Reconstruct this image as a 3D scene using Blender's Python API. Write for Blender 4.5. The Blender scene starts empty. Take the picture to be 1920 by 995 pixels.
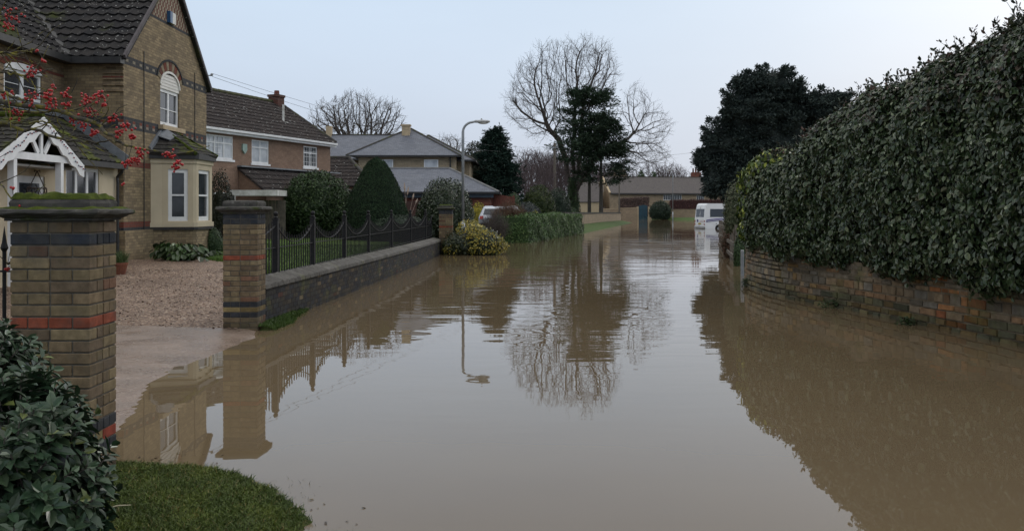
import bpy, math, random
import numpy as np
from mathutils import Vector, Matrix, noise as mnoise

sc = bpy.context.scene
C = sc.collection
# ------------------------------------------------------------------ camera
F = 1760.0; HZ = 390.0; CH = 1.78; CX = 960.0
cam = bpy.data.objects.new('camera', bpy.data.cameras.new('camera'))
C.objects.link(cam); sc.camera = cam
cam.location = (0, 0, CH); cam.rotation_euler = (math.radians(90), 0, 0)
cam.data.sensor_width = 36; cam.data.lens = 36*F/1920
cam.data.shift_y = -(497.5-HZ)/1920.0
cam.data.clip_start = 0.05; cam.data.clip_end = 3000
# ------------------------------------------------------------------ world
SUN_EL, SUN_AZ = math.radians(22), math.radians(35)
w = bpy.data.worlds.new("World"); sc.world = w; w.use_nodes = True
nt = w.node_tree; nt.nodes.clear()
wo = nt.nodes.new('ShaderNodeOutputWorld'); bg = nt.nodes.new('ShaderNodeBackground')
sky = nt.nodes.new('ShaderNodeTexSky'); sky.sky_type = 'NISHITA'; sky.sun_disc = False
sky.sun_elevation = SUN_EL; sky.sun_rotation = SUN_AZ; sky.dust_density = 4; sky.air_density = 1.0
tc = nt.nodes.new('ShaderNodeTexCoord'); sx = nt.nodes.new('ShaderNodeSeparateXYZ')
cr = nt.nodes.new('ShaderNodeValToRGB')
els = cr.color_ramp.elements
els[0].position = 0.0; els[0].color = (.64, .70, .80, 1)
els[1].position = 1.0; els[1].color = (1.40, 1.37, 1.32, 1)
e = els.new(.07); e.color = (.60, .68, .81, 1)
e = els.new(.21); e.color = (.625, .75, .905, 1)
e = els.new(.34); e.color = (.62, .72, .87, 1)
e = els.new(.52); e.color = (1.04, 1.07, 1.11, 1)
mapn = nt.nodes.new('ShaderNodeMapping'); mapn.inputs['Scale'].default_value = (1, 1, 3.5)
nz = nt.nodes.new('ShaderNodeTexNoise'); nz.inputs['Scale'].default_value = 1.6; nz.inputs['Detail'].default_value = 5
mr = nt.nodes.new('ShaderNodeMapRange'); mr.inputs['To Min'].default_value = 9.4; mr.inputs['To Max'].default_value = 10.5
mr.inputs['From Min'].default_value = .3; mr.inputs['From Max'].default_value = .7
sc1 = nt.nodes.new('ShaderNodeVectorMath'); sc1.operation = 'SCALE'
mx = nt.nodes.new('ShaderNodeMixRGB'); mx.inputs[0].default_value = .93
L = nt.links.new
L(tc.outputs['Generated'], sx.inputs[0]); L(sx.outputs['Z'], cr.inputs[0])
L(tc.outputs['Generated'], mapn.inputs[0]); L(mapn.outputs[0], nz.inputs['Vector'])
L(nz.outputs['Fac'], mr.inputs['Value']); L(cr.outputs[0], sc1.inputs[0]); L(mr.outputs[0], sc1.inputs['Scale'])
L(sky.outputs[0], mx.inputs[1]); L(sc1.outputs[0], mx.inputs[2]); L(mx.outputs[0], bg.inputs[0]); L(bg.outputs[0], wo.inputs[0])
bg.inputs[1].default_value = 0.10
sl = bpy.data.lights.new('sun', 'SUN'); so = bpy.data.objects.new('sun', sl); C.objects.link(so)
sl.energy = 0.5; sl.angle = math.radians(14); sl.color = (1, .95, .88)
so.rotation_euler = (math.radians(90)-SUN_EL, 0, -SUN_AZ+math.pi)
so.rotation_euler = Vector((-math.sin(SUN_AZ)*math.cos(SUN_EL), -math.cos(SUN_AZ)*math.cos(SUN_EL), -math.sin(SUN_EL))).to_track_quat('-Z', 'Y').to_euler()
so.location = (0, 0, 40)
sc.view_settings.view_transform = 'Standard'; sc.view_settings.look = 'None'
sc.view_settings.exposure = 0.0; sc.view_settings.gamma = 1
sc.cycles.use_denoising = True
sc.cycles.max_bounces = 6; sc.cycles.diffuse_bounces = 3; sc.cycles.glossy_bounces = 3
sc.cycles.transparent_max_bounces = 4
sc.cycles.use_adaptive_sampling = True; sc.cycles.adaptive_threshold = .02

# ------------------------------------------------------------------ helpers
rng = np.random.default_rng(7); random.seed(7)
def at(px, py, Y): return (( px-CX)*Y/F, Y, CH-(py-HZ)*Y/F)
def S(r, g, b):
    f = lambda c: ((c/255+.055)/1.055)**2.4 if c > 10 else c/255/12.92
    return (f(r), f(g), f(b))
def tag(o, label=None, cat=None, group=None, kind=None):
    if label: o['label'] = label
    if cat: o['category'] = cat
    if group: o['group'] = group
    if kind: o['kind'] = kind
    return o
def thing(name, loc, label, cat, group=None):
    o = bpy.data.objects.new(name, None); C.objects.link(o); o.location = loc
    o.empty_display_size = .2
    return tag(o, label, cat, group)
def base_of(parent):
    v = Vector((0, 0, 0))
    while parent is not None:
        v += Vector(parent.location); parent = parent.parent
    return np.array(v)
def mesh_obj(name, V, faces, mat, parent=None, uv=True, col=None, smooth=False, loop_arrays=None):
    """V world coords (n,3)"""
    V = np.asarray(V, dtype=np.float64).reshape(-1, 3)
    me = bpy.data.meshes.new(name)
    if loop_arrays is None:
        sizes = np.array([len(f) for f in faces], dtype=np.int32)
        loops = np.array([i for f in faces for i in f], dtype=np.int32)
    else:
        loops, sizes = loop_arrays
    starts = np.concatenate([[0], np.cumsum(sizes)[:-1]]).astype(np.int32)
    loc = base_of(parent) if parent is not None else np.zeros(3)
    Vl = V-loc
    own = None
    if parent is None:
        c = V.mean(axis=0); own = np.array([c[0], c[1], V[:, 2].min()]); Vl = V-own
    me.vertices.add(len(V)); me.vertices.foreach_set('co', Vl.astype(np.float32).ravel())
    me.loops.add(len(loops)); me.loops.foreach_set('vertex_index', loops.astype(np.int32))
    me.polygons.add(len(sizes)); me.polygons.foreach_set('loop_start', starts); me.polygons.foreach_set('loop_total', sizes)
    me.update(calc_edges=True)
    if uv:
        n = np.zeros(len(sizes)*3, dtype=np.float32); me.polygons.foreach_get('normal', n); n = n.reshape(-1, 3)
        nl = np.repeat(n, sizes, axis=0); P = V[loops]
        up = np.abs(nl[:, 2]) > .97
        t = np.stack([-nl[:, 1], nl[:, 0], np.zeros(len(nl))], 1)
        ln = np.linalg.norm(t, axis=1, keepdims=True); t = t/np.maximum(ln, 1e-6)
        t[up] = (1, 0, 0)
        b = np.cross(nl, t); b[up] = (0, 1, 0)
        UV = np.stack([(P*t).sum(1), np.where(np.abs(nl[:, 2]) < .3, P[:, 2], (P*b).sum(1))], 1)
        ul = me.uv_layers.new(name='UVMap'); ul.data.foreach_set('uv', UV.astype(np.float32).ravel())
    if col is not None:
        col = np.asarray(col, dtype=np.float32)
        ca = me.color_attributes.new('Col', 'FLOAT_COLOR', 'CORNER')
        cc = np.ones((len(loops), 4), dtype=np.float32); cc[:, :3] = np.repeat(col, sizes, axis=0)
        ca.data.foreach_set('color', cc.ravel())
    me.polygons.foreach_set('use_smooth', np.full(len(sizes), bool(smooth)))
    o = bpy.data.objects.new(name, me); C.objects.link(o)
    if mat: me.materials.append(mat)
    if parent is not None: o.parent = parent
    else: o.location = own
    return o

class MB:
    def __init__(s): s.v = []; s.f = []; s.c = []
    def add(s, vs, fs, col=(1, 1, 1)):
        b = len(s.v); s.v += [tuple(map(float, p)) for p in vs]; s.f += [tuple(i+b for i in f) for f in fs]; s.c += [col]*len(fs); return s
    def hexa(s, p, col=(1, 1, 1)):      # 8 pts: bottom 4 ccw, top 4 ccw
        return s.add(p, [(3, 2, 1, 0), (4, 5, 6, 7), (0, 1, 5, 4), (1, 2, 6, 5), (2, 3, 7, 6), (3, 0, 4, 7)], col)
    def box(s, x0, x1, y0, y1, z0, z1, col=(1, 1, 1)):
        return s.hexa([(x0, y0, z0), (x1, y0, z0), (x1, y1, z0), (x0, y1, z0), (x0, y0, z1), (x1, y0, z1), (x1, y1, z1), (x0, y1, z1)], col)
    def obox(s, o, u, n, lu, ln, z0, z1, col=(1, 1, 1)):
        """o corner(xy), u unit dir, n unit dir, lengths"""
        o = np.array(o[:2], float); u = np.array(u[:2], float); n = np.array(n[:2], float)
        q = [o, o+u*lu, o+u*lu+n*ln, o+n*ln]
        if u[0]*n[1]-u[1]*n[0] < 0: q = q[::-1]
        return s.hexa([(a[0], a[1], z0) for a in q]+[(a[0], a[1], z1) for a in q], col)
    def beam(s, a, b, wd, hd, up=(0, 0, 1), col=(1, 1, 1)):
        a = Vector(a); b = Vector(b); d = (b-a).normalized(); up = Vector(up)
        sd = d.cross(up).normalized(); u2 = sd.cross(d)
        sd = sd*wd/2; u2 = u2*hd/2
        q = [a-sd-u2, a+sd-u2, a+sd+u2, a-sd+u2]; r = [b-sd-u2, b+sd-u2, b+sd+u2, b-sd+u2]
        return s.add(q+r, [(0, 1, 2, 3), (7, 6, 5, 4), (4, 5, 1, 0), (5, 6, 2, 1), (6, 7, 3, 2), (7, 4, 0, 3)], col)
    def poly(s, pts, col=(1, 1, 1)): return s.add(pts, [tuple(range(len(pts)))], col)
    def slab(s, pts, off, col=(1, 1, 1)):
        n = len(pts); o = Vector(off); p2 = [tuple(Vector(p)+o) for p in pts]
        fs = [tuple(range(n))[::-1], tuple(range(n, 2*n))]+[(i, (i+1) % n, (i+1) % n+n, i+n) for i in range(n)]
        return s.add(list(pts)+p2, fs, col)
    def tube(s, pts, rad, sides=8, col=(1, 1, 1), cap=True):
        pts = [Vector(p) for p in pts]; n = len(pts)
        if not hasattr(rad, '__len__'): rad = [rad]*n
        ref = None; vs = []
        for i, p in enumerate(pts):
            d = (pts[min(i+1, n-1)]-pts[max(i-1, 0)]).normalized()
            if ref is None: ref = Vector((0, 0, 1)) if abs(d.z) < .9 else Vector((1, 0, 0))
            x = ref.cross(d); 
            if x.length < 1e-4: x = Vector((1, 0, 0)).cross(d)
            x.normalize(); y = d.cross(x); ref = -x.cross(d) if False else ref
            for k in range(sides):
                a = 2*math.pi*k/sides
                vs.append(p+(x*math.cos(a)+y*math.sin(a))*rad[i])
        fs = [(i*sides+k, i*sides+(k+1) % sides, (i+1)*sides+(k+1) % sides, (i+1)*sides+k) for i in range(n-1) for k in range(sides)]
        if cap: fs += [tuple(range(sides))[::-1], tuple(range((n-1)*sides, n*sides))]
        return s.add(vs, fs, col)
    def lathe(s, c, prof, sides=12, col=(1, 1, 1), sq=False):
        """prof list of (r,z); c=(x,y)"""
        vs = []
        for r, z in prof:
            if sq:
                for dx, dy in ((-1, -1), (1, -1), (1, 1), (-1, 1)): vs.append((c[0]+dx*r, c[1]+dy*r, z))
            else:
                for k in range(sides):
                    a = 2*math.pi*k/sides; vs.append((c[0]+r*math.cos(a), c[1]+r*math.sin(a), z))
        m = 4 if sq else sides; n = len(prof)
        fs = [(i*m+k, i*m+(k+1) % m, (i+1)*m+(k+1) % m, (i+1)*m+k) for i in range(n-1) for k in range(m)]
        fs += [tuple(range(m))[::-1], tuple(range((n-1)*m, n*m))]
        return s.add(vs, fs, col)
    def sphere(s, c, r, n=8, m=5, col=(1, 1, 1), sc3=(1, 1, 1)):
        vs = [(c[0], c[1], c[2]-r*sc3[2])]
        for i in range(1, m):
            t = math.pi*i/m-math.pi/2
            for k in range(n):
                a = 2*math.pi*k/n
                vs.append((c[0]+r*sc3[0]*math.cos(t)*math.cos(a), c[1]+r*sc3[1]*math.cos(t)*math.sin(a), c[2]+r*sc3[2]*math.sin(t)))
        vs.append((c[0], c[1], c[2]+r*sc3[2])); T = len(vs)-1
        fs = [(0, 1+(k+1) % n, 1+k) for k in range(n)]
        fs += [(1+i*n+k, 1+i*n+(k+1) % n, 1+(i+1)*n+(k+1) % n, 1+(i+1)*n+k) for i in range(m-2) for k in range(n)]
        fs += [(T, 1+(m-2)*n+k, 1+(m-2)*n+(k+1) % n) for k in range(n)]
        return s.add(vs, fs, col)
    def build(s, name, mat, parent=None, smooth=False, bevel=0, **kw):
        o = mesh_obj(name, s.v, s.f, mat, parent, col=s.c, smooth=smooth)
        if bevel:
            m = o.modifiers.new('bevel', 'BEVEL'); m.width = bevel; m.segments = 2; m.limit_method = 'ANGLE'
        if kw: tag(o, **kw)
        return o

# ------------------------------------------------------------------ materials
def newmat(name):
    m = bpy.data.materials.new(name); m.use_nodes = True; nt = m.node_tree
    return m, nt, nt.nodes['Principled BSDF']
def N(nt, t, **kw):
    n = nt.nodes.new(t)
    for k, v in kw.items():
        if hasattr(n, k) and not k[0].isupper(): setattr(n, k, v)
    return n
def mixc(nt, fac, a, b, blend='MIX'):
    m = nt.nodes.new('ShaderNodeMixRGB'); m.blend_type = blend
    for s, v in ((0, fac), (1, a), (2, b)):
        if hasattr(v, 'is_linked') or hasattr(v, 'links'): nt.links.new(v, m.inputs[s])
        elif isinstance(v, (int, float)): m.inputs[s].default_value = v
        else: m.inputs[s].default_value = (*v[:3], 1)
    return m.outputs[0]
def noisef(nt, vec, scale, lo=.35, hi=.65, detail=4, dist=0, rough=.6):
    n = nt.nodes.new('ShaderNodeTexNoise'); n.inputs['Scale'].default_value = scale; n.inputs['Detail'].default_value = detail
    n.inputs['Distortion'].default_value = dist; n.inputs['Roughness'].default_value = rough
    nt.links.new(vec, n.inputs['Vector'])
    r = nt.nodes.new('ShaderNodeMapRange'); r.inputs['From Min'].default_value = lo; r.inputs['From Max'].default_value = hi
    nt.links.new(n.outputs['Fac'], r.inputs['Value']); return r.outputs[0]
def geo_pos(nt):
    return nt.nodes.new('ShaderNodeNewGeometry').outputs['Position']
def objc(nt):
    return nt.nodes.new('ShaderNodeTexCoord').outputs['Object']
def bump(nt, bs, h, strength=.5, dist=.01):
    b = nt.nodes.new('ShaderNodeBump'); b.inputs['Strength'].default_value = strength; b.inputs['Distance'].default_value = dist
    nt.links.new(h, b.inputs['Height']); nt.links.new(b.outputs[0], bs.inputs['Normal'])
def mat(name, c1, c2=None, ns=4, rough=.8, spec=.35, metal=0, attr=False, bmp=0, bs=30, c3=None, s3=8, t3=(.58, .66), c4=None, s4=2, t4=(.55, .7), emit=None):
    m, nt, p = newmat(name); v = objc(nt)
    c2 = c2 or tuple(x*.75 for x in c1)
    col = mixc(nt, noisef(nt, v, ns), c1, c2)
    if attr:
        a = nt.nodes.new('ShaderNodeVertexColor'); a.layer_name = 'Col'
        col = mixc(nt, 1.0, a.outputs[0], col, 'MULTIPLY')
    if c3: col = mixc(nt, noisef(nt, v, s3, *t3), col, c3)
    if c4: col = mixc(nt, noisef(nt, v, s4, *t4), col, c4)
    nt.links.new(col, p.inputs['Base Color'])
    p.inputs['Roughness'].default_value = rough; p.inputs['Specular IOR Level'].default_value = spec; p.inputs['Metallic'].default_value = metal
    if bmp: bump(nt, p, noisef(nt, v, bs, 0, 1), .6, bmp)
    return m
def uvnode(nt): return nt.nodes.new('ShaderNodeUVMap').outputs[0]
def brickmat(name, c1, c2, mortar, bw=.225, rh=.075, ms=.009, rough=.85, bands=(), off=.5, bmp=.006, dirt=(.06, .055, .045), dirt_amt=.5, moss=None, sq=0):
    """bands: (z0,z1,colA,colB,period) colA/colB alternating by brick"""
    m, nt, p = newmat(name); uv = uvnode(nt)
    b = nt.nodes.new('ShaderNodeTexBrick'); nt.links.new(uv, b.inputs['Vector'])
    b.inputs['Scale'].default_value = 1; b.inputs['Mortar Size'].default_value = ms/2; b.inputs['Mortar Smooth'].default_value = .3
    b.inputs['Brick Width'].default_value = bw; b.inputs['Row Height'].default_value = rh; b.offset = off
    b.inputs['Color1'].default_value = (*c1, 1); b.inputs['Color2'].default_value = (*c2, 1); b.inputs['Mortar'].default_value = (*mortar, 1)
    col = b.outputs['Color']
    if bands:
        sp = nt.nodes.new('ShaderNodeSeparateXYZ'); nt.links.new(uv, sp.inputs[0])
        inv = nt.nodes.new('ShaderNodeMath'); inv.operation = 'SUBTRACT'; inv.inputs[0].default_value = 1; nt.links.new(b.outputs['Fac'], inv.inputs[1])
        for z0, z1, ca, cb, per in bands:
            cmp = nt.nodes.new('ShaderNodeMath'); cmp.operation = 'COMPARE'; cmp.inputs[1].default_value = (z0+z1)/2; cmp.inputs[2].default_value = (z1-z0)/2
            nt.links.new(sp.outputs['Y'], cmp.inputs[0])
            mul = nt.nodes.new('ShaderNodeMath'); mul.operation = 'MULTIPLY'; nt.links.new(cmp.outputs[0], mul.inputs[0]); nt.links.new(inv.outputs[0], mul.inputs[1])
            if per:
                md = nt.nodes.new('ShaderNodeTexChecker') if per == 'check' else None
                if md:
                    mp = nt.nodes.new('ShaderNodeMapping'); nt.links.new(uv, mp.inputs[0]); mp.inputs['Scale'].default_value = (1/.1125, 1/.15, 1); mp.inputs['Location'].default_value = (0, 0, .5)
                    nt.links.new(mp.outputs[0], md.inputs[0]); md.inputs['Scale'].default_value = 1; md.inputs[1].default_value = (*ca, 1); md.inputs[2].default_value = (*cb, 1)
                    bc = md.outputs[0]
                else:
                    w1 = nt.nodes.new('ShaderNodeMath'); w1.operation = 'MODULO'; w1.inputs[1].default_value = per
                    ab = nt.nodes.new('ShaderNodeMath'); ab.operation = 'ADD'; ab.inputs[1].default_value = 100*per; nt.links.new(sp.outputs['X'], ab.inputs[0]); nt.links.new(ab.outputs[0], w1.inputs[0])
                    g = nt.nodes.new('ShaderNodeMath'); g.operation = 'GREATER_THAN'; g.inputs[1].default_value = per*.62; nt.links.new(w1.outputs[0], g.inputs[0])
                    bc = mixc(nt, g.outputs[0], ca, cb)
            else: bc = mixc(nt, noisef(nt, uv, 9), ca, cb)
            col = mixc(nt, mul.outputs[0], col, bc)
    v = geo_pos(nt)
    n1 = noisef(nt, v, 1.3, .35, .75, 6)
    sca = nt.nodes.new('ShaderNodeMath'); sca.operation = 'MULTIPLY'; sca.inputs[1].default_value = dirt_amt; nt.links.new(n1, sca.inputs[0])
    col = mixc(nt, sca.outputs[0], col, dirt)
    col = mixc(nt, noisef(nt, v, 14, .3, .8), col, mixc(nt, 1.0, col, (.72, .7, .68), 'MULTIPLY'))
    if moss: col = mixc(nt, noisef(nt, v, 2.2, .55, .75, 6), col, moss)
    nt.links.new(col, p.inputs['Base Color']); p.inputs['Roughness'].default_value = rough; p.inputs['Specular IOR Level'].default_value = .25
    ad = nt.nodes.new('ShaderNodeMath'); ad.operation = 'MULTIPLY_ADD'; ad.inputs[1].default_value = -1; nt.links.new(b.outputs['Fac'], ad.inputs[0])
    n2 = noisef(nt, v, 60, 0, 3); nt.links.new(n2, ad.inputs[2])
    bump(nt, p, ad.outputs[0], .7, bmp)
    return m

BLUE = (.035, .04, .05); RED = (.20, .055, .035); CREAM = (.42, .36, .26); YEL = (.25, .19, .115)
M = {}
M['house_brick'] = brickmat('buff_brick', (.36, .275, .160), (.20, .150, .092), (.12, .105, .085), bands=[
    (5.625, 5.70, BLUE, (.05, .05, .055), 0), (5.55, 5.625, BLUE, (.3, .26, .2), .45), (5.475, 5.55, BLUE, (.05, .05, .055), 0),
    (4.05, 4.125, BLUE, (.05, .05, .055), 0), (3.975, 4.05, BLUE, RED, .45), (3.90, 3.975, BLUE, (.3, .25, .2), .45), (3.825, 3.90, BLUE, (.05, .05, .055), 0),
    (2.85, 3.0, RED, (.15, .05, .04), 0), (1.275, 1.425, RED, (.16, .05, .04), 0), (1.20, 1.275, BLUE, (.05, .05, .05), 0),
    (7.05, 7.125, BLUE, (.05, .05, .055), 0), (7.125, 9.5, (.16, .06, .045), (.34, .29, .21), 'check')], dirt_amt=.35)
M['wing_brick'] = brickmat('wing_brick', (.32, .24, .145), (.19, .14, .09), (.12, .10, .085), bands=[
    (5.10, 5.175, RED, (.15, .05, .04), 0), (4.05, 4.125, BLUE, (.05, .05, .055), 0), (3.825, 3.90, BLUE, (.05, .05, .055), 0)], dirt_amt=.4)
M['brown_brick'] = brickmat('brown_brick', (.31, .205, .145), (.25, .16, .115), (.24, .19, .155), dirt_amt=.2, ms=.008)
M['red_brick'] = brickmat('red_brick', (.22, .075, .05), (.15, .05, .04), (.16, .12, .1), dirt_amt=.25)
M['stone'] = brickmat('limestone', (.42, .34, .23), (.33, .27, .185), (.30, .25, .18), bw=.42, rh=.15, ms=.02, dirt_amt=.25, dirt=(.2, .16, .11), bmp=.012)
M['barn_stone'] = brickmat('barn_stone', (.40, .31, .21), (.31, .24, .165), (.28, .22, .16), bw=.45, rh=.2, ms=.03, dirt_amt=.35, dirt=(.17, .13, .1), bmp=.02)
M['slate'] = brickmat('slate', (.11, .124, .158), (.15, .166, .205), (.05, .052, .06), bw=.3, rh=.2, ms=.012, rough=.5, dirt_amt=.15, bmp=.006)
M['barn_roof'] = brickmat('barn_slates', (.10, .088, .088), (.125, .11, .108), (.06, .055, .055), bw=.35, rh=.22, ms=.014, rough=.7, dirt_amt=.35, dirt=(.10, .095, .075))
M['blue_brick'] = brickmat('blue_brick', (.045, .045, .05), (.06, .05, .047), (.05, .047, .042), dirt=(.035, .035, .03), dirt_amt=.5, bmp=.008)
M['tile'] = mat('concrete_tile', (.040, .037, .036), (.025, .025, .027), 3, .95, .15, c3=(.38, .38, .36), s3=13, t3=(.64, .68), c4=(.055, .065, .018), s4=.7, t4=(.55, .68), bmp=.004)
M['tile_plain'] = mat('brown_tile', (.050, .041, .038), (.034, .030, .030), 3, .95, .15, c3=(.42, .42, .40), s3=9, t3=(.64, .68), bmp=.004)
M['tile_moss'] = mat('mossy_tile', (.05, .045, .04), (.032, .032, .03), 3, .9, .25, c3=(.28, .28, .25), s3=8, t3=(.70, .78), c4=(.09, .105, .018), s4=1.6, t4=(.49, .62), bmp=.006)
M['ridge'] = mat('ridge_tile', (.06, .055, .05), (.04, .038, .036), 4, .85, c3=(.07, .075, .03), s3=2, t3=(.5, .7), bmp=.004)
M['lead'] = mat('lead_flashing', (.20, .215, .235), (.13, .14, .155), 5, .55, .4)
M['white'] = mat('white_paint', (.78, .79, .80), (.66, .67, .67), 3, .45, .45)
M['white_old'] = mat('weathered_white', (.68, .68, .66), (.42, .42, .38), 4, .6, .4)
M['cream'] = mat('cream_render', (.53, .455, .325), (.46, .39, .28), 1.5, .85, .25, c3=(.34, .28, .19), s3=1.1, t3=(.55, .85), bmp=.003, bs=80)
M['sandstone'] = mat('sandstone', (.48, .38, .25), (.38, .30, .2), 6, .85, .25, bmp=.004)
M['glass'] = mat('window_glass', (.020, .024, .03), (.05, .056, .065), 1.2, .06, .6)
M['blind'] = mat('glass_over_blind', (.62, .65, .68), (.40, .43, .47), 1.5, .12, .5)
M['black'] = mat('black_iron', (.010, .011, .014), (.018, .017, .017), 18, .6, .22)
M['gutter'] = mat('black_gutter', (.018, .018, .02), (.03, .03, .03), 8, .5, .4)
M['galv'] = mat('galvanised_steel', (.34, .36, .38), (.24, .26, .28), 7, .5, .4, metal=.3)
M['lamp_grey'] = mat('lamp_housing', (.42, .43, .43), (.3, .3, .3), 9, .5, .4)
M['cap'] = mat('pier_cap_stone', (.085, .08, .072), (.05, .048, .045), 9, .9, .2, c3=(.20, .20, .185), s3=11, t3=(.62, .75), c4=(.045, .06, .012), s4=4, t4=(.55, .7), bmp=.008, bs=25)
M['moss'] = mat('moss', (.075, .095, .016), (.04, .055, .012), 14, 1, .1, bmp=.02, bs=60)
M['brick_attr'] = mat('pier_brick', (.86, .83, .80), (.55, .53, .50), 16, .88, .22, attr=True, bmp=.006, bs=90, c3=(.075, .07, .06), s3=3.2, t3=(.52, .80), c4=(.10, .095, .03), s4=1.7, t4=(.58, .85))
M['mortar'] = mat('mortar', (.13, .12, .10), (.09, .08, .07), 10, .95, .15, bmp=.003, bs=100)
M['stone_attr'] = mat('wall_stone', (1, 1, 1), (.62, .60, .57), 9, .9, .2, attr=True, bmp=.01, bs=45, c3=(.10, .105, .04), s3=1.6, t3=(.58, .8))
M['mortar_dark'] = mat('dark_mortar', (.026, .025, .024), (.018, .018, .017), 10, .95, .15, bmp=.003, bs=100)
M['chim_brick'] = brickmat('chimney_brick', (.15, .06, .045), (.10, .045, .036), (.09, .07, .06), dirt_amt=.4)
M['mortar_warm'] = mat('wall_mortar', (.12, .095, .065), (.07, .06, .045), 6, .95, .15, bmp=.006, bs=60)
M['leafattr'] = mat('leaf', (1, 1, 1), (.8, .8, .8), 30, .55, .28, attr=True)
M['leafgloss'] = mat('glossy_leaf', (1, 1, 1), (.75, .75, .75), 40, .32, .42, attr=True)
M['needle'] = mat('needle', (1, 1, 1), (.7, .7, .7), 3, .75, .2, attr=True)
M['bark'] = mat('bark', (.085, .075, .065), (.05, .046, .042), 7, .95, .15, c3=(.09, .10, .06), s3=2, t3=(.55, .8), bmp=.02, bs=20)
M['twig'] = mat('twig', (.10, .085, .075), (.06, .052, .048), 3, .9, .2)
M['purple_twig'] = mat('purple_twig', (.12, .092, .095), (.085, .068, .07), 1, .9, .2)
M['lichen_twig'] = mat('lichen_twig', (.085, .075, .055), (.05, .045, .04), 10, .9, .2, c3=(.17, .15, .03), s3=14, t3=(.48, .6), bmp=.004, bs=60)
M['berry'] = mat('berry', (.44, .010, .010), (.26, .005, .008), 30, .28, .5)
M['fern'] = mat('plain_dark', (.03, .03, .03), None, 3, .8)
M['wood'] = mat('grey_wood', (.16, .14, .115), (.10, .088, .075), 8, .9, .2, bmp=.004)
M['teal'] = mat('teal_paint', (.03, .085, .12), (.022, .06, .085), 3, .6, .3)
M['redwood'] = mat('red_stained_wood', (.17, .06, .045), (.11, .042, .034), 5, .8, .2)
M['terracotta'] = mat('terracotta', (.22, .085, .05), (.15, .06, .04), 8, .85, .2)
M['van'] = mat('van_paint', (.80, .82, .84), (.76, .78, .80), 1, .28, .5)
M['silver'] = mat('silver_paint', (.42, .45, .50), (.36, .39, .44), 1, .25, .6, metal=.4)
M['rubber'] = mat('rubber', (.02, .02, .02), (.03, .03, .03), 9, .8, .2)
M['darkglass'] = mat('vehicle_glass', (.015, .02, .03), (.02, .03, .045), 1, .05, .6)
M['rlamp'] = mat('red_lens', (.35, .01, .01), (.25, .01, .01), 9, .25, .5)
M['decal'] = mat('blue_purple_decal', (.06, .035, .22), (.05, .03, .18), 2, .35, .4)
M['decal_red'] = mat('red_decal', (.45, .05, .06), (.4, .05, .05), 2, .35, .4)
M['panelwhite'] = mat('white_boarding', (.72, .70, .66), (.64, .62, .58), 3, .6, .4)
# ------------------------------------------------------------------ water and ground
def watermat():
    m, nt, p = newmat('flood_water'); v = geo_pos(nt)
    col = mixc(nt, noisef(nt, v, .16, .35, .65, 5), (.150, .112, .066), (.128, .095, .058))
    nt.links.new(col, p.inputs['Base Color'])
    p.inputs['Roughness'].default_value = .012; p.inputs['IOR'].default_value = 1.333; p.inputs['Specular IOR Level'].default_value = .5
    sp = nt.nodes.new('ShaderNodeSeparateXYZ'); nt.links.new(v, sp.inputs[0])
    def wav(sx, sy, scale, det):
        mp = nt.nodes.new('ShaderNodeMapping'); mp.inputs['Scale'].default_value = (sx, sy, 1); nt.links.new(v, mp.inputs[0])
        return noisef(nt, mp.outputs[0], scale, 0, 1, det, .3, .45)
    patch = noisef(nt, v, .11, .44, .60, 3)
    farr = nt.nodes.new('ShaderNodeMapRange'); farr.inputs['From Min'].default_value = 7; farr.inputs['From Max'].default_value = 21
    farr.inputs['To Min'].default_value = .10; farr.inputs['To Max'].default_value = 1; nt.links.new(sp.outputs['Y'], farr.inputs['Value'])
    amp = nt.nodes.new('ShaderNodeMath'); amp.operation = 'MULTIPLY_ADD'; nt.links.new(patch, amp.inputs[0]); amp.inputs[1].default_value = 1.2; amp.inputs[2].default_value = .42
    a2 = nt.nodes.new('ShaderNodeMath'); a2.operation = 'MULTIPLY'; nt.links.new(amp.outputs[0], a2.inputs[0]); nt.links.new(farr.outputs[0], a2.inputs[1])
    h1 = nt.nodes.new('ShaderNodeMath'); h1.operation = 'MULTIPLY'; nt.links.new(wav(.5, 1.6, 1.25, 2), h1.inputs[0]); nt.links.new(a2.outputs[0], h1.inputs[1])
    h2 = nt.nodes.new('ShaderNodeMath'); h2.operation = 'MULTIPLY_ADD'; nt.links.new(wav(1, 1, 1.3, 2), h2.inputs[0]); h2.inputs[1].default_value = .16; nt.links.new(h1.outputs[0], h2.inputs[2])
    bump(nt, p, h2.outputs[0], 1.0, .0075)
    return m
M['water'] = watermat()
def polyxy(name, pts, z, mat, **kw):
    mb = MB(); mb.poly([(x, y, z) for x, y in pts]); o = mb.build(name, mat); tag(o, **kw); return o
polyxy('water', [(-70, -40), (70, -40), (70, 156), (-70, 156)], 0, M['water'], kind='structure')

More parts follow.
